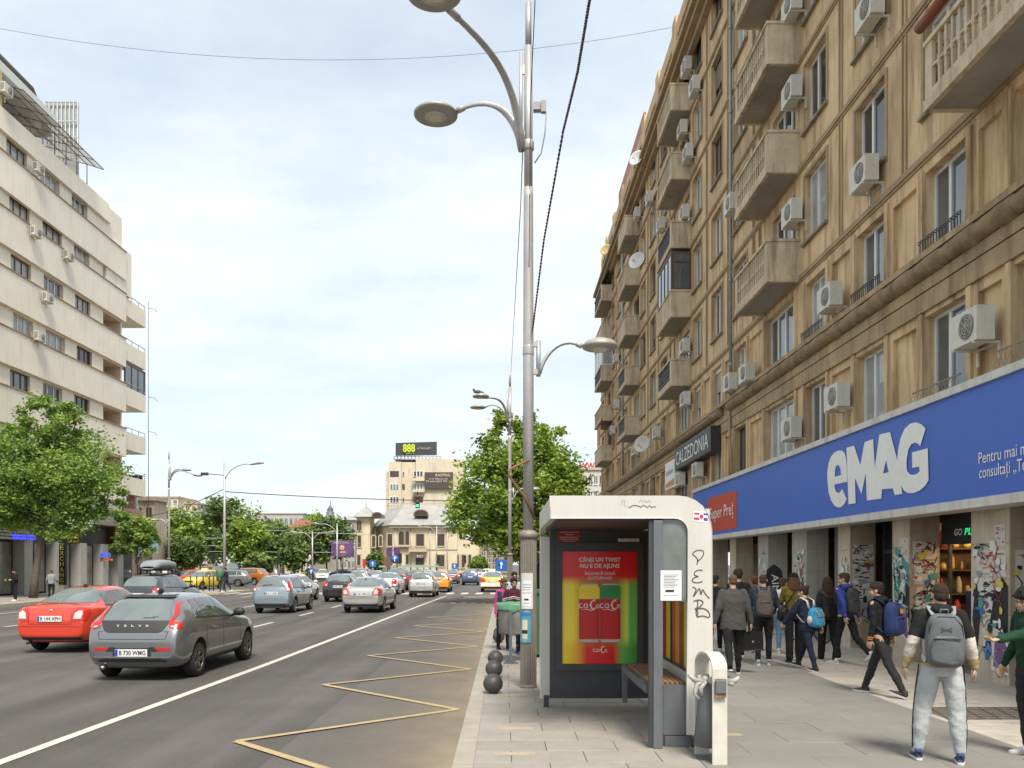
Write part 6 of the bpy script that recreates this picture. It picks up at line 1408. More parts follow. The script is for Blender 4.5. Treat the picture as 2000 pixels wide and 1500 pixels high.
    def glasspoly(y0, y1, lean0=0, lean1=0):
        n = 5; return [(y0 - L / 2, B(y0))] + [(y1 - L / 2, B(y1))] + [(y - L / 2, max(Tz(y), B(y) + .02)) for y in [y1 + lean1 + (y0 + lean0 - y1 - lean1) * i / n for i in range(n + 1)]]
    cuts = [b0 + .0, b0 + (f0 - b0) * .20, b0 + (f0 - b0) * .55, f0]
    side(glasspoly(cuts[0] + .05, cuts[1] - .02, .14, 0)); side(glasspoly(cuts[1] + .03, cuts[2] - .03)); side(glasspoly(cuts[2] + .03, cuts[3] - .06, 0, -.42))
    side([(b0 + .02 - L / 2, B(b0) - .02), (f0 - L / 2, B(f0) - .02), (f0 - L / 2, B(f0) - .004), (b0 + .02 - L / 2, B(b0) - .004)], 'waist_trim', TRIMB)
    for yy in (cuts[2], cuts[1] - .05 if kind != 'mpv' else cuts[1], f0 - .05): side([(yy - L / 2, .34), (yy + .007 - L / 2, .34), (yy + .007 - L / 2, B(yy) - .03), (yy - L / 2, B(yy) - .03)], 'door_seam', BLACK, .003)
    side([(-.95, .30), (.9, .30), (.9, .308), (-.95, .308)], 'door_seam', BLACK, .003)
    for yy in (cuts[2] + .08, cuts[1] + .1): side([(yy - L / 2, .84), (yy + .17 - L / 2, .84), (yy + .17 - L / 2, .865), (yy - L / 2, .865)], 'door_handle', CHROME if kind == 'hatch' else TRIMB, .03)
    side([(-.9, .22), (.85, .22), (.85, .285), (-.9, .285)], 'sill_trim', TRIMB, .006)
    add('windscreen', patch(bv, [(-.72, belt(f0) + .06), (.72, belt(f0) + .06), (.56, H - .14), (-.56, H - .14)], 'f', .007), CGL)
    for f in (lambda p: p, mir): add('headlight', patch(bv, f([(.5, .62), (.78, .66), (.76, .76), (.5, .72)]), 'f', .01, .04), TLW)
    add('front_grille', patch(bv, [(-.42, .58), (.42, .58), (.44, .70), (-.44, .70)], 'f', .008), TRIMB); add('front_grille', patch(bv, [(-.6, .3), (.6, .3), (.55, .42), (-.55, .42)], 'f', .008), TRIMB)
    # mirrors, wiper, aerial
    q = MB()
    h = bv.ray_cast(Vector((3, f0 - .38 - L / 2, belt(f0) + .0)), Vector((-1, 0, 0))); mxx = h[0].x
    for s in (1,): pass
    T['mirror'] = (mxx, f0 - .38 - L / 2, belt(f0) + .06)
    return T
def mirror_mesh():
    q = MB(); q.ell((.13, 0, .05), (.125, .075, .085), 0, 14, 10); q.tube([(-.02, .02, -.02), (.08, 0, .02)], .03, 6); return q.mesh('wing_mirror', [TRIMB])
MIR = mirror_mesh(); MIRL = MIR.copy(); MIRL.transform(Matrix.Diagonal((-1, 1, 1, 1)))
TPL = {k: template(k) for k in ('hatch', 'lift', 'sedan', 'mpv', 'wagon')}
TPL['suv'] = TPL['wagon']
def wiper_mesh(): q = MB(); q.tube([(0, -.02, 0), (.18, -.015, .035), (.36, -.01, .03)], .016, 5); q.tube([(.02, -.02, .02), (.4, -.0, .06)], .008, 4); q.ell((0, -.01, 0), (.035, .02, .03), 0, 8, 6); return q.mesh('wiper', [TRIMB])
WIP = wiper_mesh()
def fin_mesh(): q = MB(); q.prism([(-.1, 0), (.1, 0), (-.04, .075), (-.09, .07)], lambda a, b, h: (h, a, b), -.015, .015); return q.mesh('aerial', [TRIMB])
FIN = fin_mesh()
def car(kind, pm, x, d, rz, label, dark=False, plate=None, zs=1., name='car', cat='car', detail=2, ws='std', glass=None, fin=True):
    zs *= 1.075; T = TPL[kind]; o = thing(name, (x, d, RZ), label, cat, 'cars on the boulevard', rz)
    b = mk('body', T['body'], o); b.material_slots[0].link = 'OBJECT'; b.material_slots[0].material = pm; b.scale = (1, 1, zs); b.material_slots[1].link = 'OBJECT'; b.material_slots[1].material = ARCH
    for n_, me, m in T['parts']:
        if detail < 2 and n_ in ('tailgate_seam', 'boot_seam', 'door_seam', 'sill_trim', 'door_handle', 'reversing_light', 'bumper_crease', 'waist_trim', 'bumper_recess'): continue
        p = mk(n_, me, o); p.scale = (1, 1, zs); p.material_slots[0].link = 'OBJECT'; p.material_slots[0].material = m if not (glass and m in (CGL, CGD)) else glass
    tm, rm = WH[ws]; W = T['W']
    for y in T['wh']:
        for s in (1, -1):
            w = mk('wheel', None, o, (s * (W / 2 - .125), y, .318), 0 if s > 0 else PI); mk('tyre', tm, w); mk('rim', rm, w)
    for s, mm in ((1, MIR), (-1, MIRL)): m_ = mk('wing_mirror', mm, o, (s * T['mirror'][0], T['mirror'][1], T['mirror'][2] * zs)); m_.material_slots[0].link = 'OBJECT'; m_.material_slots[0].material = pm if not dark else TRIMB
    px_, py_, pz_ = T['plate']; p = mk('number_plate', PLM, o, (px_, py_, pz_ * zs))
    if plate: p.scale = (1.1, 1, 1.15); text(p, plate, INK['black'], (-.195, -.0145, .024), (1, 0, 0), (0, 0, 1), .068, .43, bold=.02)
    if detail == 2:
        if kind in ('hatch', 'lift', 'mpv', 'wagon', 'suv'):
            zw = {'hatch': 1.0, 'lift': 1.12}.get(kind, 1.09) * zs; h = T['bv'].ray_cast(Vector((0, -6, zw)), Vector((0, 1, 0))); mk('wiper', WIP, o, (-.02 if kind == 'hatch' else -.36, h[0].y - .012, zw + .01))
        if fin: y = -T['L'] / 2 + (1.15 if kind != 'lift' else 1.6); h = T['bv'].ray_cast(Vector((0, y, 5)), Vector((0, 0, -1))); mk('aerial', FIN, o, (0, y, h[0].z * zs - .004))
        q = MB(); q.tube([(-.55, -T['L'] / 2 + .2, .26), (-.55, -T['L'] / 2 + .04, .25)], .035, 8); q.build('exhaust', [CHROME if kind == 'hatch' else TRIMB], o)
    return o
P_ = dict(grey=paint('gunmetal', (.22, .225, .225), .7, .3), red=paint('signal_red', (.60, .045, .02), 0, .25), anth=paint('anthracite', (.05, .055, .065), .5, .3), blue=paint('ice_blue', (.25, .30, .34), .5, .3), white=paint('white', (.72, .72, .70), 0, .25), black=paint('black', (.025, .022, .022), .2, .2), silver=paint('silver', (.50, .49, .46), .6, .3), beige=paint('champagne', (.46, .43, .37), .6, .3), orange=paint('taxi_orange', (.75, .27, .01), 0, .25), mauve=paint('mauve', (.17, .15, .18), .4, .3), navy=paint('navy', (.06, .09, .19), .3, .3), maroon=paint('maroon', (.10, .03, .03), .3, .3), brown=paint('burnt_orange', (.48, .16, .02), .3, .3), midg=paint('mid_grey', (.25, .26, .27), .5, .3))
def rear_at(x, d): return (x - VX) * d / F
def put(kind, pm, x, drear, label, rz=0, **k):     # x = picture column of the middle of the rear, drear = depth of the rear bumper
    T = TPL[kind]; X = rear_at(x, drear); return car(kind, pm, X + math.sin(-rz) * T['L'] / 2, drear + T['L'] / 2 * math.cos(rz), rz, label, **k)
VO = put('hatch', P_['grey'], 257, 14.4, 'gunmetal grey hatchback driving away in the lane nearest the bus lane', dark=True, plate='B 730 WMG', ws='dark', rz=R(-1.5))
h = TPL['hatch']['bv'].ray_cast(Vector((0, -6, .9)), Vector((0, 1, 0)))
for i, ch in enumerate('VOLVO'): text(VO, ch, WP, (-.30 + i * .13, h[0].y - .02, .975), (1, 0, 0), (0, 0, 1), .036, .045, bold=.03)
RC = put('lift', P_['red'], 97, 19.0, 'bright red liftback in the second lane beside the grey hatchback', plate='B 144 XPH', rz=R(-1))
q = MB(); h = TPL['lift']['bv'].ray_cast(Vector((0, -6, .93)), Vector((0, 1, 0))); q.lathe([(.04, 0), (.035, -.01), (.001, -.012)], 14, (0, h[0].y, 1.0), 0, 'y'); q.build('badge', [CHROME], RC)
RB = put('wagon', P_['anth'], 268, 31.5, 'dark grey wagon carrying a grey roof box behind the red car', zs=1.06, rz=R(-1))
q = MB(); q.tube([(-.6, -.9, 1.84), (.6, -.9, 1.84)], .02, 6); q.tube([(-.6, .1, 1.84), (.6, .1, 1.84)], .02, 6); q.tube([(.58, -1.4, 1.71), (.58, .6, 1.71)], .02, 6); q.tube([(-.58, -1.4, 1.71), (-.58, .6, 1.71)], .02, 6)
for x_ in (-.58, .58):
    for y_ in (-.9, .1): q.tube([(x_, y_, 1.66), (x_, y_, 1.85)], .02, 6)
q.build('roof_rack', [TRIMB], RB); RBX = wthing((RB.location.x, RB.location.y - .3, RZ + 1.86), 'roof_box', 'streamlined grey roof box strapped on the dark wagon', 'roof box')
vs = []; n = 16; secs = [(-1.15, .25, .03, .14), (-1.1, .36, .0, .26), (-.8, .42, 0, .38), (0, .43, 0, .42), (.7, .38, 0, .36), (1.0, .25, .02, .2), (1.08, .1, .06, .12)]
for y, w, z0, z1 in secs:
    for k in range(n): t_ = 2 * PI * k / n; cx = math.cos(t_); sy = math.sin(t_); vs.append((w * math.copysign(abs(cx) ** .6, cx), y, (z0 + z1) / 2 + (z1 - z0) / 2 * math.copysign(abs(sy) ** .7, sy)))
q = MB(); q.add(vs, [(i * n + k, i * n + (k + 1) % n, (i + 1) * n + (k + 1) % n, (i + 1) * n + k) for i in range(len(secs) - 1) for k in range(n)] + [tuple(range(n)), tuple(range((len(secs) - 1) * n, len(secs) * n))], 0, True); WORLDT.discard(RBX.name); q.build('lid', [plain('roof_box_grey', (.22, .24, .25), .4)], RBX); q = MB()
for x_ in (-.3, .3): q.box(x_ - .03, x_ + .03, -.9, .5, -.02, .01)
q.build('clamp', [TRIMB], RBX)
put('mpv', P_['blue'], 529, 34.6, 'ice blue tall hatchback in the third lane', plate='B 21 LNK', rz=R(-2))
put('sedan', P_['white'], 556, 45, 'white saloon half hidden ahead of the ice blue hatchback', detail=1, rz=R(-2))
put('wagon', P_['black'], 659, 45.2, 'black estate car left of the silver saloon', plate='B 90 TRX', zs=.98)
put('sedan', P_['silver'], 704, 34.8, 'silver saloon with red lights beside the solid white line', plate='B 76 VPR', rz=R(-2))
put('sedan', P_['white'], 750, 56, 'white saloon two cars ahead of the silver one', detail=1, rz=R(-2))
put('mpv', P_['silver'], 823, 52, 'silver hatchback with dark rear glass in the lane by the white line', plate='B 54 DCA')
put('mpv', P_['orange'], 856, 61, 'orange taxi just right of the silver hatchback', detail=1)
put('sedan', P_['mauve'], 879, 88, 'mauve grey saloon waiting before the villa', detail=1)
put('mpv', P_['navy'], 918, 82, 'slate blue hatchback alone in the road before the crossing', detail=1, glass=CGL)
TX = put('sedan', YELT, 961, 62, 'yellow taxi with white lower half by the kerb corner', detail=1)
q = MB(); q.box(-.86, .86, -2.325, -2.312, .42, .72); q.build('white_panel', [WP], TX); q = MB(); q.box(-.3, .3, -.3, -.15, 1.56, 1.74); q.build('roof_light', [WP], TX)
put('wagon', P_['maroon'], 779, 71, 'dark maroon SUV in the queue between two white cars', detail=1, zs=1.1); put('wagon', P_['maroon'], 811, 65, 'dark red SUV right ahead of the silver hatchback', detail=1, zs=1.06)
put('sedan', P_['white'], 728, 76, 'small white car far in the queue under the villa turret', detail=1); put('mpv', P_['silver'], 698, 63, 'silver car ahead of the black estate', detail=1); put('wagon', P_['midg'], 770, 92, 'grey SUV far in the queue before the tram shelter', detail=1, zs=1.05); put('mpv', P_['navy'], 703, 96, 'dark blue car far left in the queue', detail=1); put('sedan', P_['midg'], 835, 96, 'grey saloon near the end of the queue', detail=1); put('sedan', P_['white'], 836, 76, 'white car ahead of the orange taxi', detail=1)
DU = car('wagon', P_['brown'], rear_at(480, 84), 84, R(80), 'burnt orange SUV crossing the junction sideways', detail=1, zs=1.1)
T1 = car('mpv', YELT, rear_at(388, 68), 69, R(165), 'yellow taxi facing the camera behind the thin bollards', detail=1); q = MB(); q.box(-.3, .3, -.3, -.15, 1.63, 1.78); q.build('roof_light', [WP], T1)
car('mpv', P_['red'], rear_at(370, 80), 80, R(150), 'red car partly hidden behind the taxi facing the camera', detail=1)
car('wagon', P_['midg'], rear_at(455, 96), 96, R(190), 'tall grey SUV parked behind the corner lamp post', detail=1, zs=1.45)
car('mpv', P_['silver'], rear_at(516, 96), 96, R(85), 'silver car standing crosswise behind the ice blue hatchback', detail=1, zs=1.05)
car('sedan', P_['white'], rear_at(630, 104), 104, R(190), 'white saloon coming towards the camera under the broad tree', detail=1)
car('mpv', YELT, rear_at(607, 118), 118, R(170), 'yellow cab far back beside the round blue sign', detail=1); car('sedan', P_['navy'], rear_at(668, 118), 118, R(80), 'dark saloon crossing in front of the purple billboard', detail=1)
car('wagon', P_['midg'], rear_at(440, 78), 78, R(95), 'grey car crosswise right behind the corner bin', detail=1)
car('sedan', P_['anth'], rear_at(925, 118), 118, R(90), 'dark parked car before the shaded block', detail=1); car('sedan', P_['white'], rear_at(948, 112), 112, R(90), 'white parked car before the shaded block', detail=1)
# ---------------------------------------------------------------- trees
LEAF = {}
def leafmat(name, c, tr=.3): LEAF[name] = mat(name, c, .55, var=.3, sc=2.5, trans=tr, spec=.3); return LEAF[name]
GL = [leafmat('leaf_plane_light', (.33, .44, .07)), leafmat('leaf_plane_mid', (.22, .32, .05)), leafmat('leaf_plane_dark', (.11, .18, .035))]
GF = [leafmat('leaf_locust_light', (.30, .42, .09)), leafmat('leaf_locust_mid', (.21, .33, .07)), leafmat('leaf_locust_dark', (.15, .25, .06))]
GY = [leafmat('leaf_far_light', (.22, .30, .08)), leafmat('leaf_far_mid', (.15, .22, .06)), leafmat('leaf_far_dark', (.09, .14, .045))]
BARK = mat('bark', (.13, .105, .08), .9, var=.3, sc=9, bump=.6, bsc=18)
def crown_mesh(name, seed, ell, ncl, nleaf, leaf, mats, flat=.75, csize=.16, fill=.35):
    """ell: list of (cx, cy, cz, rx, ry, rz) volumes; leaf clusters spread towards their outside, leaves scattered in each cluster"""
    r = np.random.RandomState(seed); vol = np.array([e[3] * e[4] * e[5] for e in ell]); vol = vol / vol.sum(); C_ = []; S_c = []
    for e, v in zip(ell, vol):
        n = max(3, int(ncl * v)); d = r.normal(size=(n, 3)); d /= np.linalg.norm(d, axis=1)[:, None]; rad = (fill + (1 - fill) * r.rand(n)) ** .6
        C_.append(np.array(e[:3]) + d * rad[:, None] * np.array(e[3:6])); S_c.append(np.full(n, csize * (e[3] + e[5]) * .5) * r.uniform(.6, 1.3, n))
    C_ = np.concatenate(C_); S_c = np.concatenate(S_c); k = len(C_)
    idx = r.randint(0, k, nleaf); P = C_[idx] + r.normal(size=(nleaf, 3)) * S_c[idx][:, None] * np.array([1, 1, flat])
    a = r.normal(size=(nleaf, 3)); a[:, 2] *= .5; a /= np.linalg.norm(a, axis=1)[:, None]; b = np.cross(a, r.normal(size=(nleaf, 3))); b /= np.linalg.norm(b, axis=1)[:, None]
    L = leaf * r.uniform(.6, 1.3, nleaf)[:, None]; a = a * L; b = b * L * .62
    V = np.stack([P - a, P + b * .9, P + a, P - b * .9], 1).reshape(-1, 3)
    me = bpy.data.meshes.new(name); me.vertices.add(nleaf * 4); me.vertices.foreach_set('co', V.ravel()); me.loops.add(nleaf * 4); me.loops.foreach_set('vertex_index', np.arange(nleaf * 4)); me.polygons.add(nleaf); me.polygons.foreach_set('loop_start', np.arange(nleaf) * 4); me.polygons.foreach_set('loop_total', np.full(nleaf, 4))
    cm = r.choice(3, k, p=[.38, .4, .22]); mi = cm[idx]; sw = r.rand(nleaf) < .25; mi[sw] = r.randint(0, 3, sw.sum())
    for m in mats: me.materials.append(m)
    me.polygons.foreach_set('material_index', mi.astype(np.int32)); me.update(); return me, C_
def tree(name, base, label, ell, ncl, nleaf, leaf, mats, seed, tr=.2, th=2.2, group='street trees', lean=(0, 0), limbs=14, **k):
    o = thing(name, base, label, 'tree', group); me, C_ = crown_mesh('crown', seed, ell, ncl, nleaf, leaf, mats, **k); mk('crown', me, o)
    rr = random.Random(seed); top = Vector((lean[0], lean[1], th)); c0 = Vector(ell[0][:3])
    q = MB(); q.tube([(0, 0, -.05), (lean[0] * .25, lean[1] * .25, th * .35), (lean[0] * .6, lean[1] * .6, th * .7), top, top.lerp(c0, .5), c0 + Vector((0, 0, ell[0][5] * .5))], [tr * 1.3, tr, tr * .9, tr * .8, tr * .55, tr * .15], 10)
    for i in range(limbs):
        c = Vector(C_[rr.randrange(len(C_))]); s = top.lerp(c0, rr.uniform(0, .8)); m = s.lerp(c, .5) + Vector((rr.uniform(-.2, .2), rr.uniform(-.2, .2), rr.uniform(-.1, .3))); q.tube([s, m, c], [tr * .45, tr * .26, tr * .08], 6)
    q.build('trunk', [BARK], o); return o
tree('plane_tree', (.9, 43, 0), 'large plane tree with dense bright leaves beyond the second kerbside lamp', [(-.2, 0, 5.8, 3.1, 2.6, 3.2), (-1.6, 0, 4.6, 2.2, 1.8, 1.8), (1.6, 0, 5.2, 1.9, 1.8, 2.0), (-.9, 0, 8.2, 1.3, 1.4, 1.9), (.9, 0, 8.2, 1.3, 1.2, 1.8), (2.3, 0, 6.6, 1.0, 1.0, 1.2), (.2, 0, 3.4, 1.9, 1.5, 1.2), (-2.6, 0, 5.2, .9, 1, 1.2), (3.0, .3, 4.4, .9, .8, 1.0)], 230, 36000, .125, GL, 3, tr=.16, th=2.4, limbs=26, csize=.13)
tree('plane_tree', (3.9, 47, 0), 'small plane tree crown peeping above the shelter roof', [(0, 0, 4.7, 1.3, 1.2, 1.2), (-.9, 0, 4.2, .9, .9, .9)], 40, 4500, .12, GL, 9, tr=.1, th=2.4, csize=.18)
tree('locust_tree', (-27.6, 48, 0), 'feathery green tree on the far pavement before the cream block', [(.6, 0, 7.4, 4.4, 2.8, 2.9), (-1.2, 0, 6.8, 2.6, 2.6, 2.2), (1.0, 0, 10.2, 2.2, 2, 1.7), (3.4, 0, 6.2, 1.9, 1.8, 1.5), (4.0, 0, 4.6, 1.6, 1.6, .9), (.8, 0, 4.9, 3.4, 2, 1.5), (-2.4, 0, 5.5, 1.8, 2.0, 1.6), (-.6, 0, 9.4, 1.6, 1.6, 1.2)], 330, 52000, .105, GF, 4, tr=.2, th=3.6, lean=(.5, 0), limbs=30, flat=.65, csize=.12)
X, d = gr(268, 1150)
tree('linden_tree', (-29.2, 65, 0), 'small young tree before the drugstore and the blue billboard', [(0, 0, 4.4, 1.5, 1.3, 1.5), (-.9, 0, 3.4, 1.2, 1, .9), (.9, 0, 3.5, 1.0, 1, .9)], 50, 5500, .14, GF, 6, tr=.08, th=1.8)
FT = []
far = [(330, 1118, 985, 92, 96, 'pale green far tree left of the corner lamp post'), (392, 1118, 1000, 110, 70, 'low far tree behind the pedestrians'), (440, 1118, 968, 108, 112, 'biggest far tree, rising behind the slim corner lamp post'), (482, 1112, 1010, 100, 60, 'darker far tree just right of the biggest one'), (545, 1112, 1025, 120, 62, 'far tree before the red roofed house'), (525, 1112, 1010, 135, 34, 'narrow conifer like far tree'), (542, 1112, 1014, 136, 22, 'second narrow far tree beside the conifer like one'), (590, 1112, 1030, 118, 60, 'dark low far tree near the round clock'), (638, 1108, 1012, 112, 74, 'broad far tree left of the purple billboard'), (614, 1085, 995, 190, 46, 'small distant tree above the red roof'), (360, 1116, 1045, 84, 60, 'bushy yellow green tree low behind the crowd'), (505, 1116, 1075, 95, 40, 'small bright round tree behind the orange car'), (935, 1118, 1088, 140, 26, 'small dark tree right of the cream villa'), (735, 1118, 1078, 138, 24, 'small grey green tree before the villa corner'), (575, 1114, 1050, 100, 40, 'mid green tree left of the round clock')]
for i, (x, yb_, yt, d, w, lb) in enumerate(far):
    X = (x - VX) * d / F; zt_2 = EYE + (HZ - yt) * d / F; W_ = w * d / F * .72; zc0 = min(2.0, zt_2 * .25) if yb_ > 1100 else 0
    base = 0 if yb_ > 1100 else EYE + (HZ - yb_) * d / F - 1; hh = (zt_2 - base - zc0) / 2
    rr = random.Random(i); el = [(0, 0, zc0 + hh, W_ * .8, W_ * .8, hh * .92), (-W_ * .45, 0, zc0 + hh * .8, W_ * .55, W_ * .5, hh * .6), (W_ * .45, 0, zc0 + hh * 1.05, W_ * .5, W_ * .5, hh * .6), (W_ * .1, 0, zc0 + hh * 1.5, W_ * .45, W_ * .4, hh * .45)]
    tree('far_tree', (X, d, base - .05), lb, el, 70, int(9000 if w > 50 else 3600), .0024 * d + .02, GY if i % 3 else GL, 30 + i, tr=.14, th=zc0 + .4, group='trees beyond the junction', limbs=5, csize=.2)
# ---------------------------------------------------------------- villa with the arched windows
D_ = 150.; def_ = None
def vx(x, d=D_): return (x - VX) * d / F
def vz(y, d=D_): return EYE + (HZ - y) * d / F
VC = mat('villa_cream', (.62, .53, .37), .85, var=.07, sc=.5, streak=.3); VD = mat('villa_trim', (.45, .38, .27), .85); VR = mat('villa_roof', (.36, .355, .33), .6, var=.12, sc=.7, streak=.3, metal=.2); VW = plain('villa_window_dark', (.06, .045, .035), .3)
V = wthing((vx(800), D_, 0), 'villa', 'cream two storey villa with arched windows, turret and grey metal roof', 'building')
def vwin(par, x0, x1, y0, y1, d, arch=False, m=VW, name='window'):
    a, b, zt2, zb2 = vx(x0, d), vx(x1, d), vz(y0, d), vz(y1, d); P = [(a, zb2), (b, zb2)]
    if arch: r = (b - a) / 2; P += [(b - r + r * math.cos(R(t)), zt2 - r + r * math.sin(R(t))) for t in range(0, 181, 20)]
    else: P += [(b, zt2), (a, zt2)]
    q = MB(); q.prism(P, lambda u, v, h: (u, d - .06 - h, v), 0, .05); o = q.build(name, [m], par)
    q = MB(); e = .18; q.box(a - e, b + e, d - .16, d - .002, zb2 - .22, zb2 - .02); q.box(a - e, a - .01, d - .12, d - .002, zb2, zt2 - (r if arch else 0)); q.box(b + .01, b + e, d - .12, d - .002, zb2, zt2 - (r if arch else 0))
    if arch: q.ribbon([(b - r + (r + .1) * math.cos(R(t)), zt2 - r + (r + .1) * math.sin(R(t))) for t in range(0, 181, 15)], .2, lambda u, v, h: (u, d - .13, v), 0)
    else: q.box(a - e, b + e, d - .14, d - .002, zt2 + .01, zt2 + .2)
    q.build('surround', [VD], o)
    q = MB(); c = (a + b) / 2; q.box(c - .05, c + .05, d - .14, d - .111, zb2, zt2); q.box(a, b, d - .14, d - .112, zb2 + (zt2 - zb2) * .62, zb2 + (zt2 - zb2) * .62 + .08); q.build('frame', [BROWNF], o); return o
q = MB(); q.box(vx(765), vx(893), D_, D_ + 18, 0, vz(1026)); q.build('wall', [VC], V)
q = MB(); q.add([(vx(765), D_ + .01, 0), (vx(765), D_ + .01, vz(1026)), (vx(716), D_ + 9, 0), (vx(716), D_ + 9, vz(1026)), (vx(716), D_ + 18, 0), (vx(716), D_ + 18, vz(1026))], [(0, 2, 3, 1), (2, 4, 5, 3)]); q.build('side_wall', [VC], V)
q = MB(); q.box(vx(893) + .01, vx(936), D_ + .5, D_ + 16, 0, vz(1055)); q.build('low_wing', [VC], V)
q = MB(); q.box(vx(691), vx(718), D_ + 3, D_ + 8, 0, vz(1008)); q.build('turret', [VC], V)
q = MB(); x0, x1, zc_, za_ = vx(684), vx(727), vz(1008), vz(983); cx, cy = (x0 + x1) / 2, D_ + 5.5; q.add([(x0, D_ + 2, zc_ + .01), (x1, D_ + 2, zc_ + .01), (x1, D_ + 9, zc_ + .01), (x0, D_ + 9, zc_ + .01), (cx, cy, za_)], [(0, 1, 4), (1, 2, 4), (2, 3, 4), (3, 0, 4), (0, 1, 2, 3)]); q.tube([(cx, cy, za_ - .1), (cx, cy, za_ + 1)], .06, 5); q.build('turret_roof', [VR], V)
q = MB(); e0 = vz(1026); e1 = vz(982)
q.add([(vx(762), D_ - 1, e0), (vx(897), D_ - 1, e0), (vx(897), D_ + 19, e0), (vx(708), D_ + 19, e0), (vx(708), D_ + 9, e0), (vx(782), D_ + 6, e1), (vx(880), D_ + 6, e1), (vx(880), D_ + 12, e1), (vx(742), D_ + 12, e1 - .3)], [(0, 1, 6, 5), (1, 2, 7, 6), (2, 3, 8, 7), (3, 4, 8), (4, 0, 5, 8), (5, 6, 7, 8), (0, 4, 3, 2, 1)]); q.build('roof', [VR], V)
q = MB(); q.box(vx(762), vx(897), D_ - .7, D_ - .01, e0 - .5, e0 - .02); q.build('eaves', [VD], V)
q = MB()
for x in np.arange(744, 868, 4.5): q.tube([(vx(x), D_ + 8, e1 - .2), (vx(x), D_ + 8, e1 + .55)], .05, 4)
q.tube([(vx(744), D_ + 8, e1 + .5), (vx(866), D_ + 8, e1 + .5)], .05, 4); q.build('roof_railing', [STEEL], V)
for (a, b, c, d_, s_) in ((808, 835, 996, 1008, 0), (726, 745, 1001, 1010, 1)):
    P = [(vx(a), vz(d_)), (vx(b), vz(d_))] + [(vx((a + b) / 2) + (vx(b) - vx(a)) / 2 * math.cos(R(t)), vz(d_) + (vz(c) - vz(d_)) * math.sin(R(t)) ** .6) for t in range(15, 180, 15)]
    q = MB(); q.prism(P, lambda u, v, h: (u, D_ + .6 + h, v), 0, 4); o = q.build('dormer', [VW], V); q = MB(); q.ribbon(P[1:] + [P[0]], .28, lambda u, v, h: (u, D_ + .5, v), 0); q.build('dormer_roof', [plain('dormer_brown', (.14, .09, .06))], o)
for w in ((779, 789, 1038, 1064, 1), (792, 799, 1038, 1064, 1), (813, 828, 1043, 1066, 0), (853, 868, 1043, 1066, 0), (852, 868, 1084, 1106, 0), (812, 828, 1083, 1103, 1), (777, 783, 1086, 1102, 0), (793, 798, 1083, 1102, 0)): vwin(V, *w[:4], D_, bool(w[4]))
for w in ((727, 733, 1046, 1068, 1), (741, 746, 1046, 1066, 1), (757, 766, 1043, 1066, 0), (757, 764, 1084, 1104, 0)):
    vwin(V, *w[:4], D_ + (0 if w[0] > 750 else .0), bool(w[4]))
for w in ((699, 705, 1046, 1068, 0), (697, 701, 1017, 1036, 1), (702.5, 706, 1017, 1036, 1), (698, 704, 1084, 1104, 0)): vwin(V, *w[:4], D_ + 3, bool(w[4]))
for w in ((890, 896, 1084, 1108, 0), (902, 907, 1084, 1108, 0), (915, 920, 1084, 1108, 0), (880, 884, 1084, 1106, 0)): vwin(V, *w[:4], D_ + .4, False)
q = MB(); q.box(vx(800), vx(835), D_ - 1.6, D_ - .2, vz(1078), vz(1073)); q.box(vx(770), vx(800), D_ - .8, D_ - .17, vz(1068), vz(1066)); 
for x in np.arange(801, 835, 2.4): q.tube([(vx(x), D_ - 1.5, vz(1073)), (vx(x), D_ - 1.5, vz(1068))], .06, 4)
q.box(vx(800), vx(835), D_ - 1.6, D_ - 1.4, vz(1068.2), vz(1067)); q.build('balcony', [VD], V)
q = MB(); q.box(vx(765), vx(893), D_ - .12, D_ - .003, vz(1074), vz(1072)); q.build('string_course', [VD], V)
for x in (772, 803, 840, 874):
    q = MB(); q.tube([(vx(x), D_ - .2, 0), (vx(x), D_ - .2, vz(1028))], .09, 5); q.build('downpipe', [STEEL], V)
text(V, 'BRD', plain('villa_sign', (.6, .6, .6)), (vx(816), D_ - 1.62, vz(1089)), (1, 0, 0), (0, 0, 1), .5, 1.1)
# tall block with the roof billboard
D8 = 220.
T = wthing((vx(800, D8), D8, 0), 'apartment_tower', 'pale tan apartment block carrying a black billboard on its roof behind the villa', 'building')
TC = mat('tower_render', (.60, .52, .39), .85, var=.08, sc=.3, streak=.4)
g = lambda x: vx(x, D8); k_ = lambda y: vz(y, D8)
q = MB(); q.box(g(759), g(784), D8, D8 + 16, 0, k_(902)); q.box(g(784) + .01, g(812), D8 + .8, D8 + 16, 0, k_(902)); q.box(g(812) + .01, g(905), D8, D8 + 16, 0, k_(897)); q.box(g(752), g(759) - .01, D8 + 1, D8 + 14, 0, k_(920)); q.build('wall', [TC], T)
q = MB(); q.box(g(768), g(862), D8 + 1, D8 + 10, k_(897) + .01, k_(895)); 
for x in np.arange(768, 862, 7): q.tube([(g(x), D8 + 1.2, k_(896)), (g(x), D8 + 1.2, k_(889))], .12, 4)
q.tube([(g(768), D8 + 1.2, k_(890)), (g(862), D8 + 1.2, k_(890))], .1, 4); q.build('roof_railing', [STEEL], T)
for j, y in enumerate((925, 950, 975, 1000)):
    for (a, b) in ((762, 779), (785, 790), (808, 826)):
        q = MB(); d = D8 + (.8 if a == 785 else 0); q.box(g(a), g(b), d - .1, d - .01, k_(y + 6), k_(y - 5)); o = q.build('window', [PVC if (j + a) % 3 else BROWNF], T)
        q = MB(); n = 3 if b - a > 8 else 1
        for i in range(n): w = (g(b) - g(a)) / n; q.box(g(a) + i * w + .12, g(a) + (i + 1) * w - .12, d - .14, d - .105, k_(y + 5.3), k_(y - 4.2))
        q.build('pane', [GLASS if (j + a) % 2 else GLASS3], o)
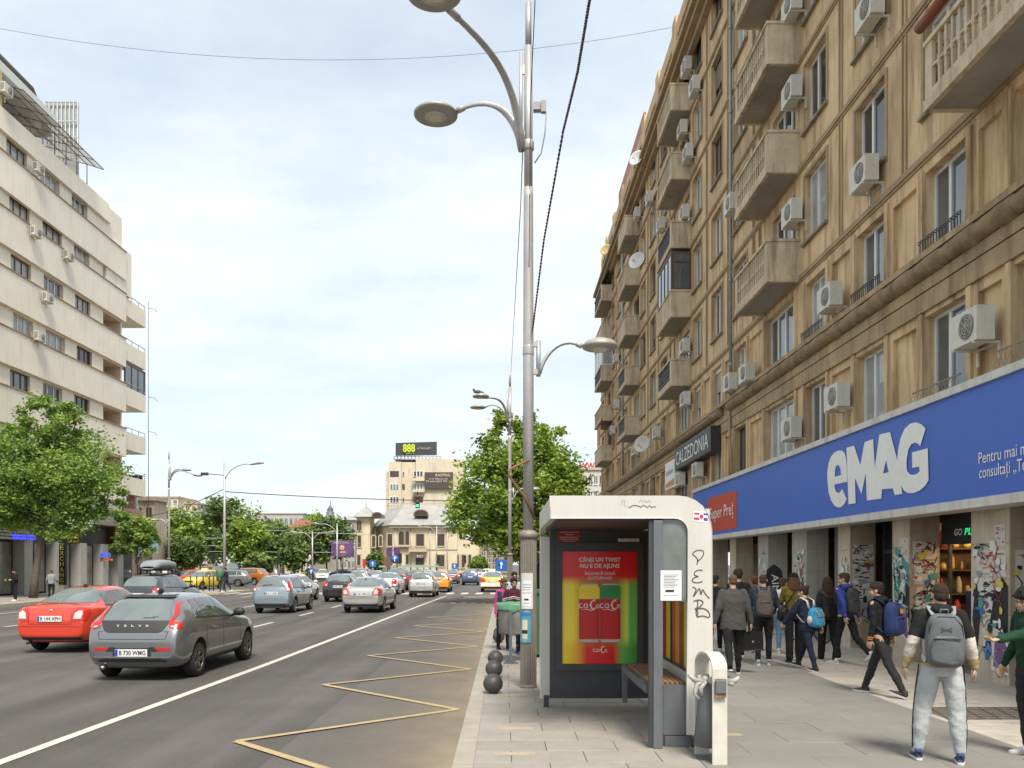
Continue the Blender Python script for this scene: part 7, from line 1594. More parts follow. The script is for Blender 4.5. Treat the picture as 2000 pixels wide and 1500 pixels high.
for y in (935, 957): q = MB(); q.box(g(806), g(830), D8 - 1.2, D8 - .01, k_(y + 5), k_(y)); q.build('balcony', [TC], T)
B8 = wthing((g(812), D8 - 1, k_(890)), 'billboard', 'black roof billboard with big yellow green triple eight', 'billboard')
q = MB(); q.add([(g(772.5), D8, k_(889.5)), (g(852), D8 + 1.5, k_(887)), (g(852), D8 + 1.5, k_(861)), (g(772.5), D8, k_(865)), (g(772.5), D8 + .6, k_(889.5)), (g(852), D8 + 2.1, k_(887)), (g(852), D8 + 2.1, k_(861)), (g(772.5), D8 + .6, k_(865))], [(0, 1, 2, 3), (4, 5, 6, 7), (0, 4, 5, 1), (2, 6, 7, 3), (1, 5, 6, 2), (0, 3, 7, 4)]); q.build('panel', [plain('board_charcoal', (.045, .045, .045), .5)], B8)
LG = plain('lime_print', (.55, .62, .03), .5)
text(B8, '888', LG, (g(787), D8 - .15, k_(882.5)), (1, .02, .03), (0, 0, 1), 2.1, 3.3, bold=.03); text(B8, 'sport', LG, (g(793), D8 - .15, k_(886.5)), (1, .02, 0), (0, 0, 1), .4, 2.2); text(B8, '★ TRIPLUBET', plain('grey_print', (.4, .4, .4)), (g(814), D8 + .45, k_(877)), (1, .02, .02), (0, 0, 1), .5, 3.7)
B9 = wthing((g(850), D8 - 1, k_(954)), 'billboard', 'brown wall billboard with gold stars half hidden by the plane tree', 'billboard')
q = MB(); q.box(g(830), g(885), D8 - .8, D8 - .3, k_(955), k_(923)); q.build('panel', [plain('board_brown', (.07, .05, .045), .5)], B9)
text(B9, '★ADMIRAL', plain('gold_print', (.65, .5, .3)), (g(850), D8 - .83, k_(931)), (1, 0, 0), (0, 0, 1), .75, 4.2); text(B9, 'te-ai săturat de', plain('cream_print', (.6, .55, .5)), (g(838), D8 - .83, k_(937)), (1, 0, 0), (0, 0, 1), .45, 5); text(B9, 'Promoții? Fii', plain('cream_print', (.6, .55, .5)), (g(833), D8 - .83, k_(942)), (1, 0, 0), (0, 0, 1), .5, 5.5)
# plain background houses
def house(x0, x1, yt, d, label, m, rows=3, cols=4, dep=14, roof=None, ytr=None, wy=None, wm=None):
    o = wthing((vx((x0 + x1) / 2, d), d, 0), 'building', label, 'building', 'buildings closing the view'); q = MB(); q.box(vx(x0, d), vx(x1, d), d, d + dep, 0, vz(yt, d)); q.build('wall', [m], o)
    W_ = vx(x1, d) - vx(x0, d); H_ = vz(yt, d); h = H_ / (rows + .4)
    for j in range(rows):
        for i in range(cols):
            cx = vx(x0, d) + W_ * (i + .5) / cols; w = W_ / cols * .25; z_ = h * (j + .55); q = MB(); q.box(cx - w, cx + w, d - .08, d - .01, z_, z_ + h * .5); f_ = q.build('window', [wm or VW], o)
            q = MB(); q.box(cx - w - .1, cx + w + .1, d - .16, d - .003, z_ - .18, z_ - .01); q.box(cx - .05, cx + .05, d - .1, d - .081, z_, z_ + h * .5); q.build('frame', [PVC if (i + j) % 2 else VD], f_)
    if roof:
        zt2 = vz(ytr, d); e = .5; a, b = vx(x0, d) - e, vx(x1, d) + e; q = MB(); ins = min((b - a) * .3, 5); q.add([(a, d - e, H_ + .01), (b, d - e, H_ + .01), (b, d + dep, H_ + .01), (a, d + dep, H_ + .01), (a + ins, d + dep * .4, zt2), (b - ins, d + dep * .4, zt2)], [(0, 1, 5, 4), (1, 2, 5), (2, 3, 4, 5), (3, 0, 4), (0, 1, 2, 3)]); q.build('roof', [roof], o)
    else: q = MB(); q.box(vx(x0, d) - .3, vx(x1, d) + .3, d - .3, d + dep, H_ + .001, H_ + .4); q.build('cornice', [VD], o)
    return o
PALE = mat('pale_render', (.58, .52, .41), .85, var=.08, sc=.3, streak=.4); GREYR = mat('grey_render', (.42, .41, .38), .8, var=.08, sc=.3)
house(262, 301, 978, 80, 'old ornate beige house beside the blue billboard', mat('old_beige', (.56, .48, .37), .85, var=.1, sc=1, streak=.5), 4, 2, 3)
house(300, 385, 984, 240, 'pale far apartment block rising behind the left trees', PALE, 9, 7, wm=GLASS3)
house(312, 348, 972, 236, 'stepped upper part of the pale far apartment block', PALE, 10, 3, wm=GLASS3)
RR = mat('red_tiles', (.27, .085, .05), .8, var=.15, sc=1.5)
house(556, 606, 1038, 175, 'low pale house under a big red brick coloured mansard roof', PALE, 3, 6, roof=RR, ytr=1013)
house(500, 530, 1030, 172, 'small house with a reddish roof between the far trees', PALE, 3, 3, roof=RR, ytr=1018)
house(498, 592, 1004, 300, 'long grey modern hall with vents on its flat roof', GREYR, 4, 10, wm=GLASS)
house(600, 640, 1020, 190, 'cream gabled house partly behind the broad tree', PALE, 3, 4, roof=GREYR, ytr=1008)
house(662, 694, 1016, 165, 'plain grey house wall left of the villa turret', GREYR, 4, 4, roof=VR, ytr=1005)
house(928, 992, 1060, 190, 'shaded block behind the kerbside people', mat('shaded_block', (.33, .29, .23), .85, var=.1, sc=.5), 4, 6)
o = house(1095, 1190, 918, 150, 'grey classical block with red letters on its roof behind the plane tree', mat('classical_grey', (.50, .48, .43), .85, var=.08, sc=.5), 6, 9, wm=GLASS3)
RDL = plain('red_letters', (.6, .03, .02), .5)
o = wthing((vx(1150, 150), 151, vz(918, 150)), 'roof_sign', 'red roof letters just left of the tan block', 'sign'); text(o, 'WWW', RDL, (vx(1132, 150), 150.5, vz(914, 150)), (1, 0, 0), (0, 0, 1), 1.1, 4.2, extr=.1, bold=.03); q = MB(); q.tube([(vx(1130, 150), 150.6, vz(917, 150)), (vx(1180, 150), 150.6, vz(917, 150))], .08, 4)
for x in (1135, 1150, 1165): q.tube([(vx(x, 150), 150.6, vz(918, 150)), (vx(x, 150), 150.6, vz(912, 150))], .06, 4)
q.build('rail', [STEEL], o)
o = wthing((vx(645, 260), 260, 0), 'church_spire', 'thin dark spire rising over the broad far tree', 'spire'); q = MB(); q.lathe([(1.4, 0), (1.2, vz(1000, 260)), (.9, vz(998, 260)), (1.1, vz(996, 260)), (.3, vz(988, 260)), (.05, vz(984, 260))], 8, (vx(645, 260), 260, 0)); q.build('tower', [plain('spire_slate', (.14, .15, .16))], o); q = MB(); q.tube([(vx(645, 260), 260, vz(985, 260)), (vx(645, 260), 260, vz(978, 260))], .1, 4); q.build('finial', [DARKM], o)
# tram stop shelter, boards and small signs at the junction
o = wthing((vx(800, 118), 118, 0), 'tram_shelter', 'long low green roofed tram shelter in front of the villa', 'shelter'); q = MB(); q.box(vx(742, 118), vx(770, 118), 117, 119, vz(1108, 118), vz(1104.5, 118)); q.box(vx(786, 118), vx(856, 118), 117, 119, vz(1108, 118), vz(1104.5, 118)); q.build('roof', [plain('pale_green_roof', (.28, .42, .36), .4)], o)
for x in (745, 757, 768, 789, 802, 815, 828, 841, 853): q = MB(); q.tube([(vx(x, 118), 118, 0), (vx(x, 118), 118, vz(1108, 118))], .07, 5); q.build('post', [DARKM], o)
def billboard2(x0, x1, y0, y1, d, label, m, post=True, extra=None):
    o = wthing((vx((x0 + x1) / 2, d), d, 0), 'billboard', label, 'billboard'); q = MB(); q.box(vx(x0, d), vx(x1, d), d, d + .3, vz(y1, d), vz(y0, d)); q.build('panel', [m], o)
    if post: q = MB(); q.tube([(vx((x0 + x1) / 2, d), d + .15, 0), (vx((x0 + x1) / 2, d), d + .15, vz(y1, d))], .12, 6); q.build('post', [DARKM], o)
    return o
PUR = mat('purple_poster', (.12, .06, .16), .5, var=.7, sc=.6)
o = billboard2(647, 690, 1055, 1087, 105, 'dark purple concert billboard left of the villa', PUR); text(o, 'FESTIVAL', plain('print_pink', (.6, .45, .5)), (vx(652, 105), 104.97, vz(1062, 105)), (1, 0, 0), (0, 0, 1), .3, 2.0); q = MB(); q.lathe([(.35, 0), (.3, -.01), (.001, -.015)], 12, (vx(668, 105), 104.99, vz(1070, 105)), 0, 'y'); q.flat([[(vx(663, 105), vz(1080, 105)), (vx(676, 105), vz(1080, 105)), (vx(674, 105), vz(1076, 105)), (vx(665, 105), vz(1077, 105))]], lambda u, v, h: (u, 104.96, v), 0); q.build('print', [plain('print_peach', (.6, .35, .2))], o)
billboard2(755, 766, 1070, 1098, 112, 'narrow purple banner on a mast, first of two', PUR); billboard2(769, 781, 1070, 1098, 112.5, 'narrow purple banner on a mast, second of two', PUR)
billboard2(708, 714, 1092, 1107, 110, 'small red vertical board before the villa', plain('red_board', (.5, .05, .04)))
billboard2(393, 404, 1086, 1108, 90, 'small lit poster stand with a pale picture at the crossing', mat('pale_poster', (.5, .4, .38), .5, var=.5, sc=1.5))
def sign(x, y, d, label, shape, m, r=.35, m2=None):
    o = wthing((vx(x, d), d, 0), 'road_sign', label, 'road sign', 'small road signs at the junction'); q = MB(); q.tube([(vx(x, d), d, 0), (vx(x, d), d, vz(y, d) + r)], .04, 5); q.build('post', [STEEL], o); X, Z = vx(x, d), vz(y, d); q = MB()
    if shape == 'o': q.lathe([(r, -.04), (r, -.06), (.001, -.065)], 16, (X, d, Z), 0, 'y')
    elif shape == 'd': q.prism([(X - r, Z), (X, Z - r), (X + r, Z), (X, Z + r)], lambda a, b, h: (a, d - .06 - h, b), 0, .02)
    else: q.box(X - r, X + r, d - .08, d - .05, Z - r, Z + r)
    q.build('plate', [m], o)
    q = MB(); q.flat([[(X - .05, Z - r * .6), (X + .05, Z - r * .6), (X + .05, Z + .05), (X + .16, Z + .05), (X, Z + r * .7), (X - .16, Z + .05), (X - .05, Z + .05)]], lambda a, b, h: (a, d - .09, b), 0); q.build('arrow', [m2 or WP], o); return o
BL = plain('sign_blue_paint', (.02, .13, .5), .4)
sign(771, 1092, 85, 'round blue arrow sign above the queue of cars', 'o', BL, .42); sign(728, 1101, 80, 'square blue crossing sign before the villa corner', 's', BL, .32); sign(888, 1106, 90, 'square blue sign beside the low villa wing', 's', BL, .32); sign(957, 1121, 72, 'round blue sign low over the yellow taxi', 'o', BL, .3); sign(979, 1104, 64, 'tall square blue sign behind the waiting people', 's', BL, .45); sign(608, 1117, 82, 'round blue sign beside the yellow car', 'o', BL, .3); sign(758, 1098, 90, 'brown rusty diamond shaped sign on a post', 'd', plain('rusty_sign', (.16, .09, .06), .7), .75, plain('rusty_sign', (.16, .09, .06), .7))
o = wthing((vx(600, 108), 108, 0), 'street_clock', 'round white street clock on a post before the trees', 'clock'); q = MB(); q.lathe([(.55, 0), (.55, -.12), (.5, -.14), (.001, -.14)], 20, (vx(600, 108), 108, vz(1089, 108)), 0, 'y'); q.build('face', [plain('clock_cream', (.6, .56, .48))], o); q = MB(); q.tube([(vx(600, 108), 108, 0), (vx(600, 108), 108, vz(1097, 108))], .08, 6); q.build('post', [DARKM], o)
for x, d, lb in ((627 + 155, 75, 'traffic light post before the tram shelter'), (856, 88, 'traffic light post right of the tram shelter'), (908, 92, 'traffic light post before the low villa wing'), (418, 72, 'dark traffic light post beside the pale poster stand'), (545, 95, 'traffic light post before the dark trees')):
    o = wthing((vx(x, d), d, 0), 'traffic_light', lb, 'traffic light', 'traffic lights at the junction'); q = MB(); q.tube([(vx(x, d), d, 0), (vx(x, d), d, 2.9)], .06, 6); q.build('post', [STEEL], o); q = MB(); q.box(vx(x, d) - .15, vx(x, d) + .15, d - .2, d - .06, 2.1, 3.0); q.build('housing', [BLACK], o)
# low fence and bollards at the far corner, crowd barriers
for i, (x, d) in enumerate(((372, 61), (384, 61), (397, 61), (409, 61), (417, 61))):
    o = wthing((vx(x, d), d, 0), 'bollard', ['thin dark bollard leftmost at the far corner', 'second thin dark bollard at the far corner', 'third thin dark bollard before the front of the yellow taxi', 'fourth thin dark bollard at the far corner', 'thin dark bollard closest to the corner lamp post'][i], 'bollard', 'thin bollards at the far corner'); q = MB(); q.lathe([(.05, 0), (.045, 1.0), (.06, 1.03), (.06, 1.1), (.001, 1.14)], 8, (vx(x, d), d, 0)); q.build('bollard_post', [DARKM], o); q = MB(); q.lathe([(.08, 0), (.08, .04)], 8, (vx(x, d), d, 0)); q.build('base', [DARKM], o)
o = wthing((vx(431, 59), 59, 0), 'litter_bin', 'green litter bin beside the corner lamp post', 'litter bin'); q = MB(); q.lathe([(.26, .75), (.3, 1.5), (.25, 1.55)], 12, (vx(430, 59), 59, 0)); q.build('bucket', [plain('bin_leaf_green', (.06, .17, .07))], o); q = MB(); q.tube([(vx(430, 59), 59, 0), (vx(430, 59), 59, .75)], .05, 6); q.build('post', [DARKM], o)
# ---------------------------------------------------------------- people
SKIN = mat('skin', (.50, .30, .20), .55, var=.06, sc=14, coord='obj', spec=.35); SKIN2 = mat('skin_tanned', (.36, .20, .12), .55, var=.06, sc=14, coord='obj')
def cloth(name, c, fold=.5, rough=.85, sc=14):
    return mat('cloth_' + name, c, rough, var=.14, sc=7, bump=fold, bsc=sc, coord='obj', spec=.2)
HAIR = {k: mat('hair_' + k, v, .55, var=.35, sc=55, bump=.9, bsc=110, coord='obj', spec=.3) for k, v in dict(black=(.016, .013, .012), dark=(.035, .022, .015), brown=(.075, .04, .022), auburn=(.12, .05, .025), ginger=(.14, .075, .04)).items()}
WHITE = plain('shoe_white', (.66, .65, .62), .5)
def remesh(mb, vox, name, mats, smooth=3, noise_amp=0, nf=9.):
    me = mb.mesh('tmp', [WHITE]); o = bpy.data.objects.new('tmp', me); COL.objects.link(o)
    m = o.modifiers.new('r', 'REMESH'); m.mode = 'VOXEL'; m.voxel_size = vox; m.use_smooth_shade = True
    if smooth: k = o.modifiers.new('s', 'SMOOTH'); k.iterations = smooth; k.factor = .5
    r = ev_mesh(o, name); bpy.data.objects.remove(o); bpy.data.meshes.remove(me)
    if noise_amp and len(r.vertices):
        n = len(r.vertices); co = np.empty(n * 3); r.vertices.foreach_get('co', co); co = co.reshape(-1, 3); nn = np.empty(n * 3); r.vertices.foreach_get('normal', nn); nn = nn.reshape(-1, 3)
        w_ = np.array([mnoise.noise(Vector((p[0] * nf * 1.1, p[1] * nf * 1.1, p[2] * nf * 1.7 + p[0] * nf))) + .7 * (.35 - abs(mnoise.noise(Vector((p[0] * nf * 2 + 7, p[1] * nf * 2, p[2] * nf * 3.2 - p[0] * 20))))) for p in co.tolist()])
        co = co + nn * (w_ * noise_amp * 2.2)[:, None]; r.vertices.foreach_set('co', co.ravel())
    r.materials.clear()
    for m_ in (mats if isinstance(mats, list) else [mats]): r.materials.append(m_)
    r.polygons.foreach_set('use_smooth', [True] * len(r.polygons)); r.update(); return r
def limb(q, pts, rad, n=14):
    q.tube(pts, rad, n)
    for p, r in zip(pts, rad):
        rr = r if not hasattr(r, '__len__') else max(r); q.ell(p, (rr * .99,) * 3, 0, n, 8)
def rotx(v, a): c, s = math.cos(a), math.sin(a); return Vector((v[0], v[1] * c - v[2] * s, v[1] * s + v[2] * c))
def direction(flex, abd, side):      # pointing down, swung forward by flex, outward by abd
    f, a = R(flex), R(abd); return Vector((math.sin(a) * side, math.sin(f) * math.cos(a), -math.cos(f) * math.cos(a)))
def hand(q, wrist, fore, palm_n, s=1., curl=.5, spread=.0, side=1):
    """palm plus four unequal bent fingers and a thumb from the side of the palm"""
    f = fore.normalized(); n = (palm_n - f * palm_n.dot(f)).normalized(); w = f.cross(n).normalized() * side
    pc = wrist + f * .045 * s
    M = Matrix((w, f, n)).transposed(); q.ell(pc, (.040 * s, .050 * s, .017 * s), 0, 12, 8, M); q.ell(wrist + f * .005, (.027 * s, .03 * s, .02 * s), 0, 10, 6, M)
    for i, (off, ln) in enumerate(((-.030, .066), (-.0105, .074), (.0095, .070), (.028, .054))):
        b = pc + f * .038 * s + w * off * s - w * 0; c1 = curl * (.7 + .12 * i); d1 = (f * math.cos(c1) + n * math.sin(c1) + w * off * 4 * spread).normalized(); d2 = (f * math.cos(c1 * 2.1) + n * math.sin(c1 * 2.1)).normalized(); p1 = b + d1 * ln * .55 * s; p2 = p1 + d2 * ln * .5 * s
        q.tube([b - f * .02 * s, b, p1, p2], [.0095 * s, .0095 * s, .0088 * s, .0068 * s], 8); q.ell(p2, (.0068 * s,) * 3, 0, 8, 5)
    b = pc - w * .030 * s - f * .015 * s; p1 = b + (-w * .75 + f * .6 + n * .3).normalized() * .032 * s; p2 = p1 + (f * .9 - w * .25 + n * .35).normalized() * .03 * s; q.tube([b + w * .012 * s, b, p1, p2], [.014 * s, .013 * s, .0105 * s, .0085 * s], 8); q.ell(p2, (.0085 * s,) * 3, 0, 8, 5)
def loft(q, secs, n=22):
    """secs: (centre, rx, ry, yaw)"""
    vs = []
    for c, rx, ry, yaw in secs:
        for k in range(n):
            t = 2 * PI * k / n; x, y = rx * math.copysign(abs(math.cos(t)) ** .85, math.cos(t)), ry * math.copysign(abs(math.sin(t)) ** .85, math.sin(t)); vs.append((c[0] + x * math.cos(yaw) - y * math.sin(yaw), c[1] + x * math.sin(yaw) + y * math.cos(yaw), c[2]))
    m = len(secs); q.add(vs, [(i * n + k, i * n + (k + 1) % n, (i + 1) * n + (k + 1) % n, (i + 1) * n + k) for i in range(m - 1) for k in range(n)] + [tuple(range(n - 1, -1, -1)), tuple(range((m - 1) * n, m * n))], 0, True)
def person(loc, rz, H, label, legs, arms, top, bottom, hair='dark', hairstyle='short', lean=3, head=(0, 0), fat=1., vox=.009, shoe=WHITE, sole=None, jacket='jacket', bands=None, skin=SKIN, cuff=None, hood=False, loose=1., shift=0, curlR=.5, female=False, glasses=False, beard=False, group='people on the pavement', leg_bands=None, torso_twist=0, sleeve=1., shoe_h=.075, face=True, cap=None, hemlen=0):
    """legs: [(flex, knee, abd)] left, right; arms: [(flex, abd, elbow)] or with extra turn; angles in degrees"""
    o = thing('person', (loc[0], loc[1], 0), label, 'person', group, R(rz)); k = H / 1.78
    hip = Vector((0, 0, .93 * k)); ln = R(lean); up = Vector((0, math.sin(ln), math.cos(ln)))
    hw = .095 * k; thigh, shin = .43 * k, .43 * k; sh_h = .50 * k; sw = (.185 if not female else .16) * k * fat ** .4
    J = {}
    for i, s in enumerate((-1, 1)):
        fl, kn, ab = legs[i][:3]; h = hip + Vector((s * hw, 0, -.02)); kd = h + direction(fl, ab, s) * thigh; an = kd + direction(fl - kn, ab * .7, s) * shin; J['L%d' % i] = (h, kd, an, fl - kn)
    zmin = min(J['L0'][2].z, J['L1'][2].z) - .085 * k; dz = -zmin; hip.z += dz
    for i in (0, 1): a, b, c, f_ = J['L%d' % i]; J['L%d' % i] = (a + Vector((0, 0, dz)), b + Vector((0, 0, dz)), c + Vector((0, 0, dz)), f_)
    chest = hip + up * .36 * k; neck = hip + up * .545 * k; tw = R(torso_twist)
    shs = [hip + up * .49 * k + Vector((s * sw * math.cos(tw), s * sw * math.sin(tw), 0)) for s in (-1, 1)]
    for i, s in enumerate((-1, 1)):
        fl, ab, el = arms[i][:3]; turn = arms[i][3] if len(arms[i]) > 3 else 0; e = shs[i] + direction(fl, ab, s) * .29 * k; fd = direction(fl + el, ab - turn, s); w = e + fd * .25 * k; J['A%d' % i] = (shs[i], e, w, fd)
    hy, hp = R(head[0]), R(head[1]); hc = neck + Vector((0, .02 + .05 * math.sin(-hp), 0)) + up * .135 * k; hr = k ** .5
    HM = Matrix.Rotation(hy, 3, 'Z') @ Matrix.Rotation(hp, 3, 'X')
    def hd(x, y, z): return hc + HM @ (Vector((x, y, z)) * hr)
    # continuous body: head, neck, trunk, arms, hands, legs
    q = MB()
    q.ell(hd(0, -.012, .03), (.074 * hr, .093 * hr, .088 * hr), 0, 20, 14, HM); q.ell(hd(0, .028, -.035), (.055 * hr, .062 * hr, .07 * hr), 0, 18, 12, HM); q.ell(hd(0, .045, -.085), (.03 * hr, .032 * hr, .022 * hr), 0, 12, 8, HM)
    q.tube([hd(0, .088, .012), hd(0, .105, -.022), hd(0, .092, -.032)], [.008, .0135, .011], 8); q.ell(hd(0, .086, -.058), (.022, .01, .008), 0, 10, 6, HM); q.ell(hd(0, .083, .022), (.045, .012, .007), 0, 12, 6, HM)
    for s in (-1, 1): q.ell(hd(s * .076, -.005, -.005), (.010, .020, .031), 0, 8, 8, HM); q.ell(hd(s * .036, .068, -.02), (.02, .015, .018), 0, 8, 6, HM)
    q.tube([neck - up * .05, neck + up * .02, hd(0, -.01, -.03)], [.062 * k, .054 * k, .052 * k], 14)
    loft(q, [(hip - Vector((0, 0, .05)), .12 * k, .085 * k, 0), (hip + up * .1 * k, .12 * k, .085 * k, 0), (chest, .14 * k, .095 * k, tw), (hip + up * .5 * k, .13 * k, .07 * k, tw), (neck, .06 * k, .05 * k, tw)])
    for i, s in enumerate((-1, 1)):
        a, e, w, fd = J['A%d' % i]; limb(q, [a, e, w], [.045 * k, .036 * k, .026 * k], 10); inward = Vector((-s, .25, 0)) if len(arms[i]) < 5 else Vector(arms[i][4]); hand(q, w, fd, inward, k ** .5 * 1.02, curlR if i else .55, .3 if len(arms[i]) > 4 else 0, s if len(arms[i]) < 5 else s)
        h, kd, an, _ = J['L%d' % i]; limb(q, [h, kd, an], [.075 * k, .05 * k, .036 * k], 10)
    mk('body', remesh(q, min(vox, .007), 'body', skin, 2), o)
    if face:
        q = MB()
        for s in (-1, 1): q.ell(hd(s * .030, .0795, .003), (.0125, .006, .0055), 0, 8, 6, HM)
        mk('eyes_', q.mesh('eye', [plain('eye_dark', (.03, .02, .015), .2)]), o).name = 'eye'
        q = MB()
        for s in (-1, 1): q.tube([hd(s * .014, .094, .020), hd(s * .034, .090, .027), hd(s * .050, .078, .022)], [.004, .0045, .003], 5)
        q.build('eyebrow', [HAIR[hair if hair in HAIR else 'dark']], o); q = MB(); q.tube([hd(-.021, .087, -.059), hd(0, .097, -.060), hd(.021, .087, -.059)], [.003, .0055, .003], 6); q.build('mouth', [plain('lips', (.30, .10, .08), .5)], o)
        if glasses:
            q = MB()
            for s in (-1, 1): q.ell(hd(s * .031, .096, .003), (.024, .007, .018), 0, 12, 8, HM); q.tube([hd(s * .05, .09, .008), hd(s * .078, .0, .008)], .0035, 5)
            q.tube([hd(-.01, .1, .006), hd(.01, .1, .006)], .003, 4); q.build('sunglasses', [plain('black_lens', (.01, .01, .012), .1)], o)
        if beard: q = MB(); q.ell(hd(0, .045, -.078), (.056, .055, .042), 0, 14, 10, HM); q.ell(hd(0, .082, -.047), (.026, .018, .007), 0, 10, 6, HM); mk('beard', remesh(q, .007, 'beard', HAIR['black'], 1), o)
    # hair
    q = MB(); rr = random.Random(int(H * 1000) + int(abs(loc[0]) * 100))
    if hairstyle in ('short', 'curly', 'bun', 'long', 'fade'):
        g = 1.07 if hairstyle != 'fade' else .985
        q.ell(hd(0, -.020, .045), (.077 * g * hr, .092 * g * hr, .082 * g * hr), 0, 20, 14, HM)
        q.ell(hd(0, -.042, .0), tuple(a_ * hr * (1 if hairstyle != 'fade' else .93) for a_ in (.074, .070, .07)), 0, 18, 12, HM)
        if hairstyle == 'short':
            for i in range(26): a = rr.uniform(0, 2 * PI); e = rr.uniform(.35, 1.2); q.ell(hd(.066 * math.cos(a) * math.cos(e), -.015 + .085 * math.sin(a) * math.cos(e), .055 + .075 * math.sin(e)), (.025, .028, .016), 0, 8, 6, HM)
            for i in range(5): q.ell(hd(-.045 + .022 * i, .066, .078 + rr.uniform(-.006, .008)), (.02, .026, .016), 0, 8, 6, HM)
        if hairstyle == 'curly':
            for i in range(70): a = rr.uniform(0, 2 * PI); e = rr.uniform(-.1, 1.4); q.ell(hd(.082 * math.cos(a) * math.cos(e), -.012 + .095 * math.sin(a) * math.cos(e) * (1 if math.sin(a) < .5 else .93), .045 + .09 * math.sin(e)), (.02, .02, .018), 0, 7, 5)
            for i in range(9): q.ell(hd(-.055 + .0135 * i, .078 + rr.uniform(-.006, .006), .07 + rr.uniform(-.012, .012)), (.018, .016, .016), 0, 7, 5)
        if hairstyle == 'bun': q.ell(hd(.0, -.105, .085), (.042, .04, .04), 0, 12, 8)
        if hairstyle == 'long':
            for i in range(18): a = PI + PI * (i / 17.) ; x = .07 * math.cos(a); y = -.02 + .075 * math.sin(a); q.tube([hd(x, y, .03), hd(x * 1.25, y - .01, -.08), hd(x * 1.35, y * .9 - .03, -.2), hd(x * 1.2, y * .8 - .035, -.27 + rr.uniform(-.03, .03))], [.028, .03, .027, .012], 7)
        mk('hair', remesh(q, .007, 'hair', HAIR[hair], 1, .0015 if hairstyle == 'fade' else .003, 40), o)
    if cap:
        q = MB(); q.ell(hd(0, -.018, .045), (.088 * hr, .104 * hr, .092 * hr), 0, 20, 14, HM); q.ell(hd(0, -.02, .0), (.085, .1, .05), 0, 16, 8, HM) if cap[1] else None; mk('knit_hat', remesh(q, .008, 'knit_hat', cap[0], 1, .002, 60), o)
    # clothes: top
    q = MB(); g = fat * loose
    hem = hip - Vector((0, 0, (.03 + hemlen) * k))
    if jacket == 'suit': secs = [(hip - Vector((0, 0, .16 * k)), .205, .135), (hip + up * .0, .195, .128), (hip + up * .15 * k, .175, .118), (hip + up * .34 * k, .2, .125)]
    elif jacket == 'puffer': secs = [(hip - Vector((0, 0, .12 * k)), .19, .15), (hip + up * .02, .185, .15), (hip + up * .17 * k, .175, .14), (hip + up * .34 * k, .19, .135)]
    elif female: secs = [(hem, .165, .12), (hip + up * .08 * k, .150, .112), (hip + up * .2 * k, .145, .105), (hip + up * .36 * k, .165, .115)]
    else: secs = [(hem, .165, .122), (hip + up * .06 * k, .172, .122), (hip + up * .18 * k, .168, .116), (hip + up * .36 * k, .188, .120)]
    loft(q, [(c, a * k * g, b * k * g, tw * (i / 3)) for i, (c, a, b) in enumerate(secs)] + [(hip + up * .47 * k, .175 * k * g, .098 * k * g, tw), (hip + up * .525 * k, .11 * k, .08 * k, tw), (hip + up * .56 * k, .075 * k, .068 * k, tw)])
    for i, s in enumerate((-1, 1)):
        a, e, w, fd = J['A%d' % i]; w2 = e.lerp(w, .99) if sleeve >= 1 else e.lerp(w, max(0, sleeve * 2 - 1)); j = 1.0 if jacket != 'puffer' else 1.18
        m1 = a.lerp(e, .5); m2 = e.lerp(w2, .5); bk = Vector((0, -.012, 0))
        limb(q, [a + Vector((-s * .02, 0, -.012)), m1, e + bk, m2, w2], [.072 * k * g * j, .063 * k * g * j, .056 * k * g * j, .052 * k * g * j, .042 * k * g * j], 14)
    if hood: q.ell(neck + Vector((0, -.065, .0)) * 1.0, (.105 * k, .075 * k, .062 * k), 0, 16, 10); q.ell(neck + Vector((0, -.02, .035)), (.085 * k, .085 * k, .03 * k), 0, 16, 8)
    me = remesh(q, vox, 'jacket', top, 3, .0042 if jacket != 'suit' else .003, 8)
    nm = {'suit': 'suit_jacket', 'jacket': 'jacket', 'puffer': 'puffer_jacket', 'hoodie': 'hoodie', 'shirt': 'shirt'}[jacket]; me.name = nm
    if bands:      # colour blocks or stripes woven in the garment
        mats_ = [top] + [b_[0] for b_ in bands]; me.materials.clear(); [me.materials.append(m_) for m_ in mats_]
        for p in me.polygons:
            c = p.center
            for bi, (_, fn) in enumerate(bands):
                if fn(c, J, hip, k): p.material_index = bi + 1
    mk(nm, me, o)
    # trousers
    q = MB(); loft(q, [(hip - Vector((0, 0, .11 * k)), .155 * k * fat, .115 * k * fat, 0), (hip - Vector((0, 0, .03 * k)), .162 * k * fat, .12 * k * fat, 0), (hip + up * .08 * k, .145 * k * fat, .105 * k * fat, 0)])
    for i, s in enumerate((-1, 1)):
        h, kd, an, _ = J['L%d' % i]; end = kd.lerp(an, .97)
        limb(q, [h + Vector((-s * .005, 0, -.04)), h.lerp(kd, .5), kd, kd.lerp(an, .45) + Vector((0, -.012, 0)), end], [r_ * k * (fat if i_ < 2 else 1) for i_, r_ in enumerate({'slim': (.097, .085, .066, .060, .047), 'loose': (.097, .09, .08, .076, .07), 'jogger': (.098, .09, .074, .066, .046), 'baggy': (.104, .099, .086, .075, .05)}[bottom[1]])], 14)
    me = remesh(q, vox, 'trousers', bottom[0], 3, .0035, 8)
    if leg_bands:
        for i, s in enumerate((-1, 1)):
            h, kd, an, _ = J['L%d' % i]; q = MB(); pts_ = [h + Vector((0, 0, .02)), h.lerp(kd, .5), kd, kd.lerp(an, .45) + Vector((0, -.012, 0)), kd.lerp(an, .92)]
            q.tube([p_ + Vector((s * (r_ * k - .001), 0, 0)) for p_, r_ in zip(pts_, (.104, .100, .086, .075, .052))], [(.006, .02)] * 5, 8); q.build('side_stripe', [leg_bands], o)
    mk('trousers', me, o)
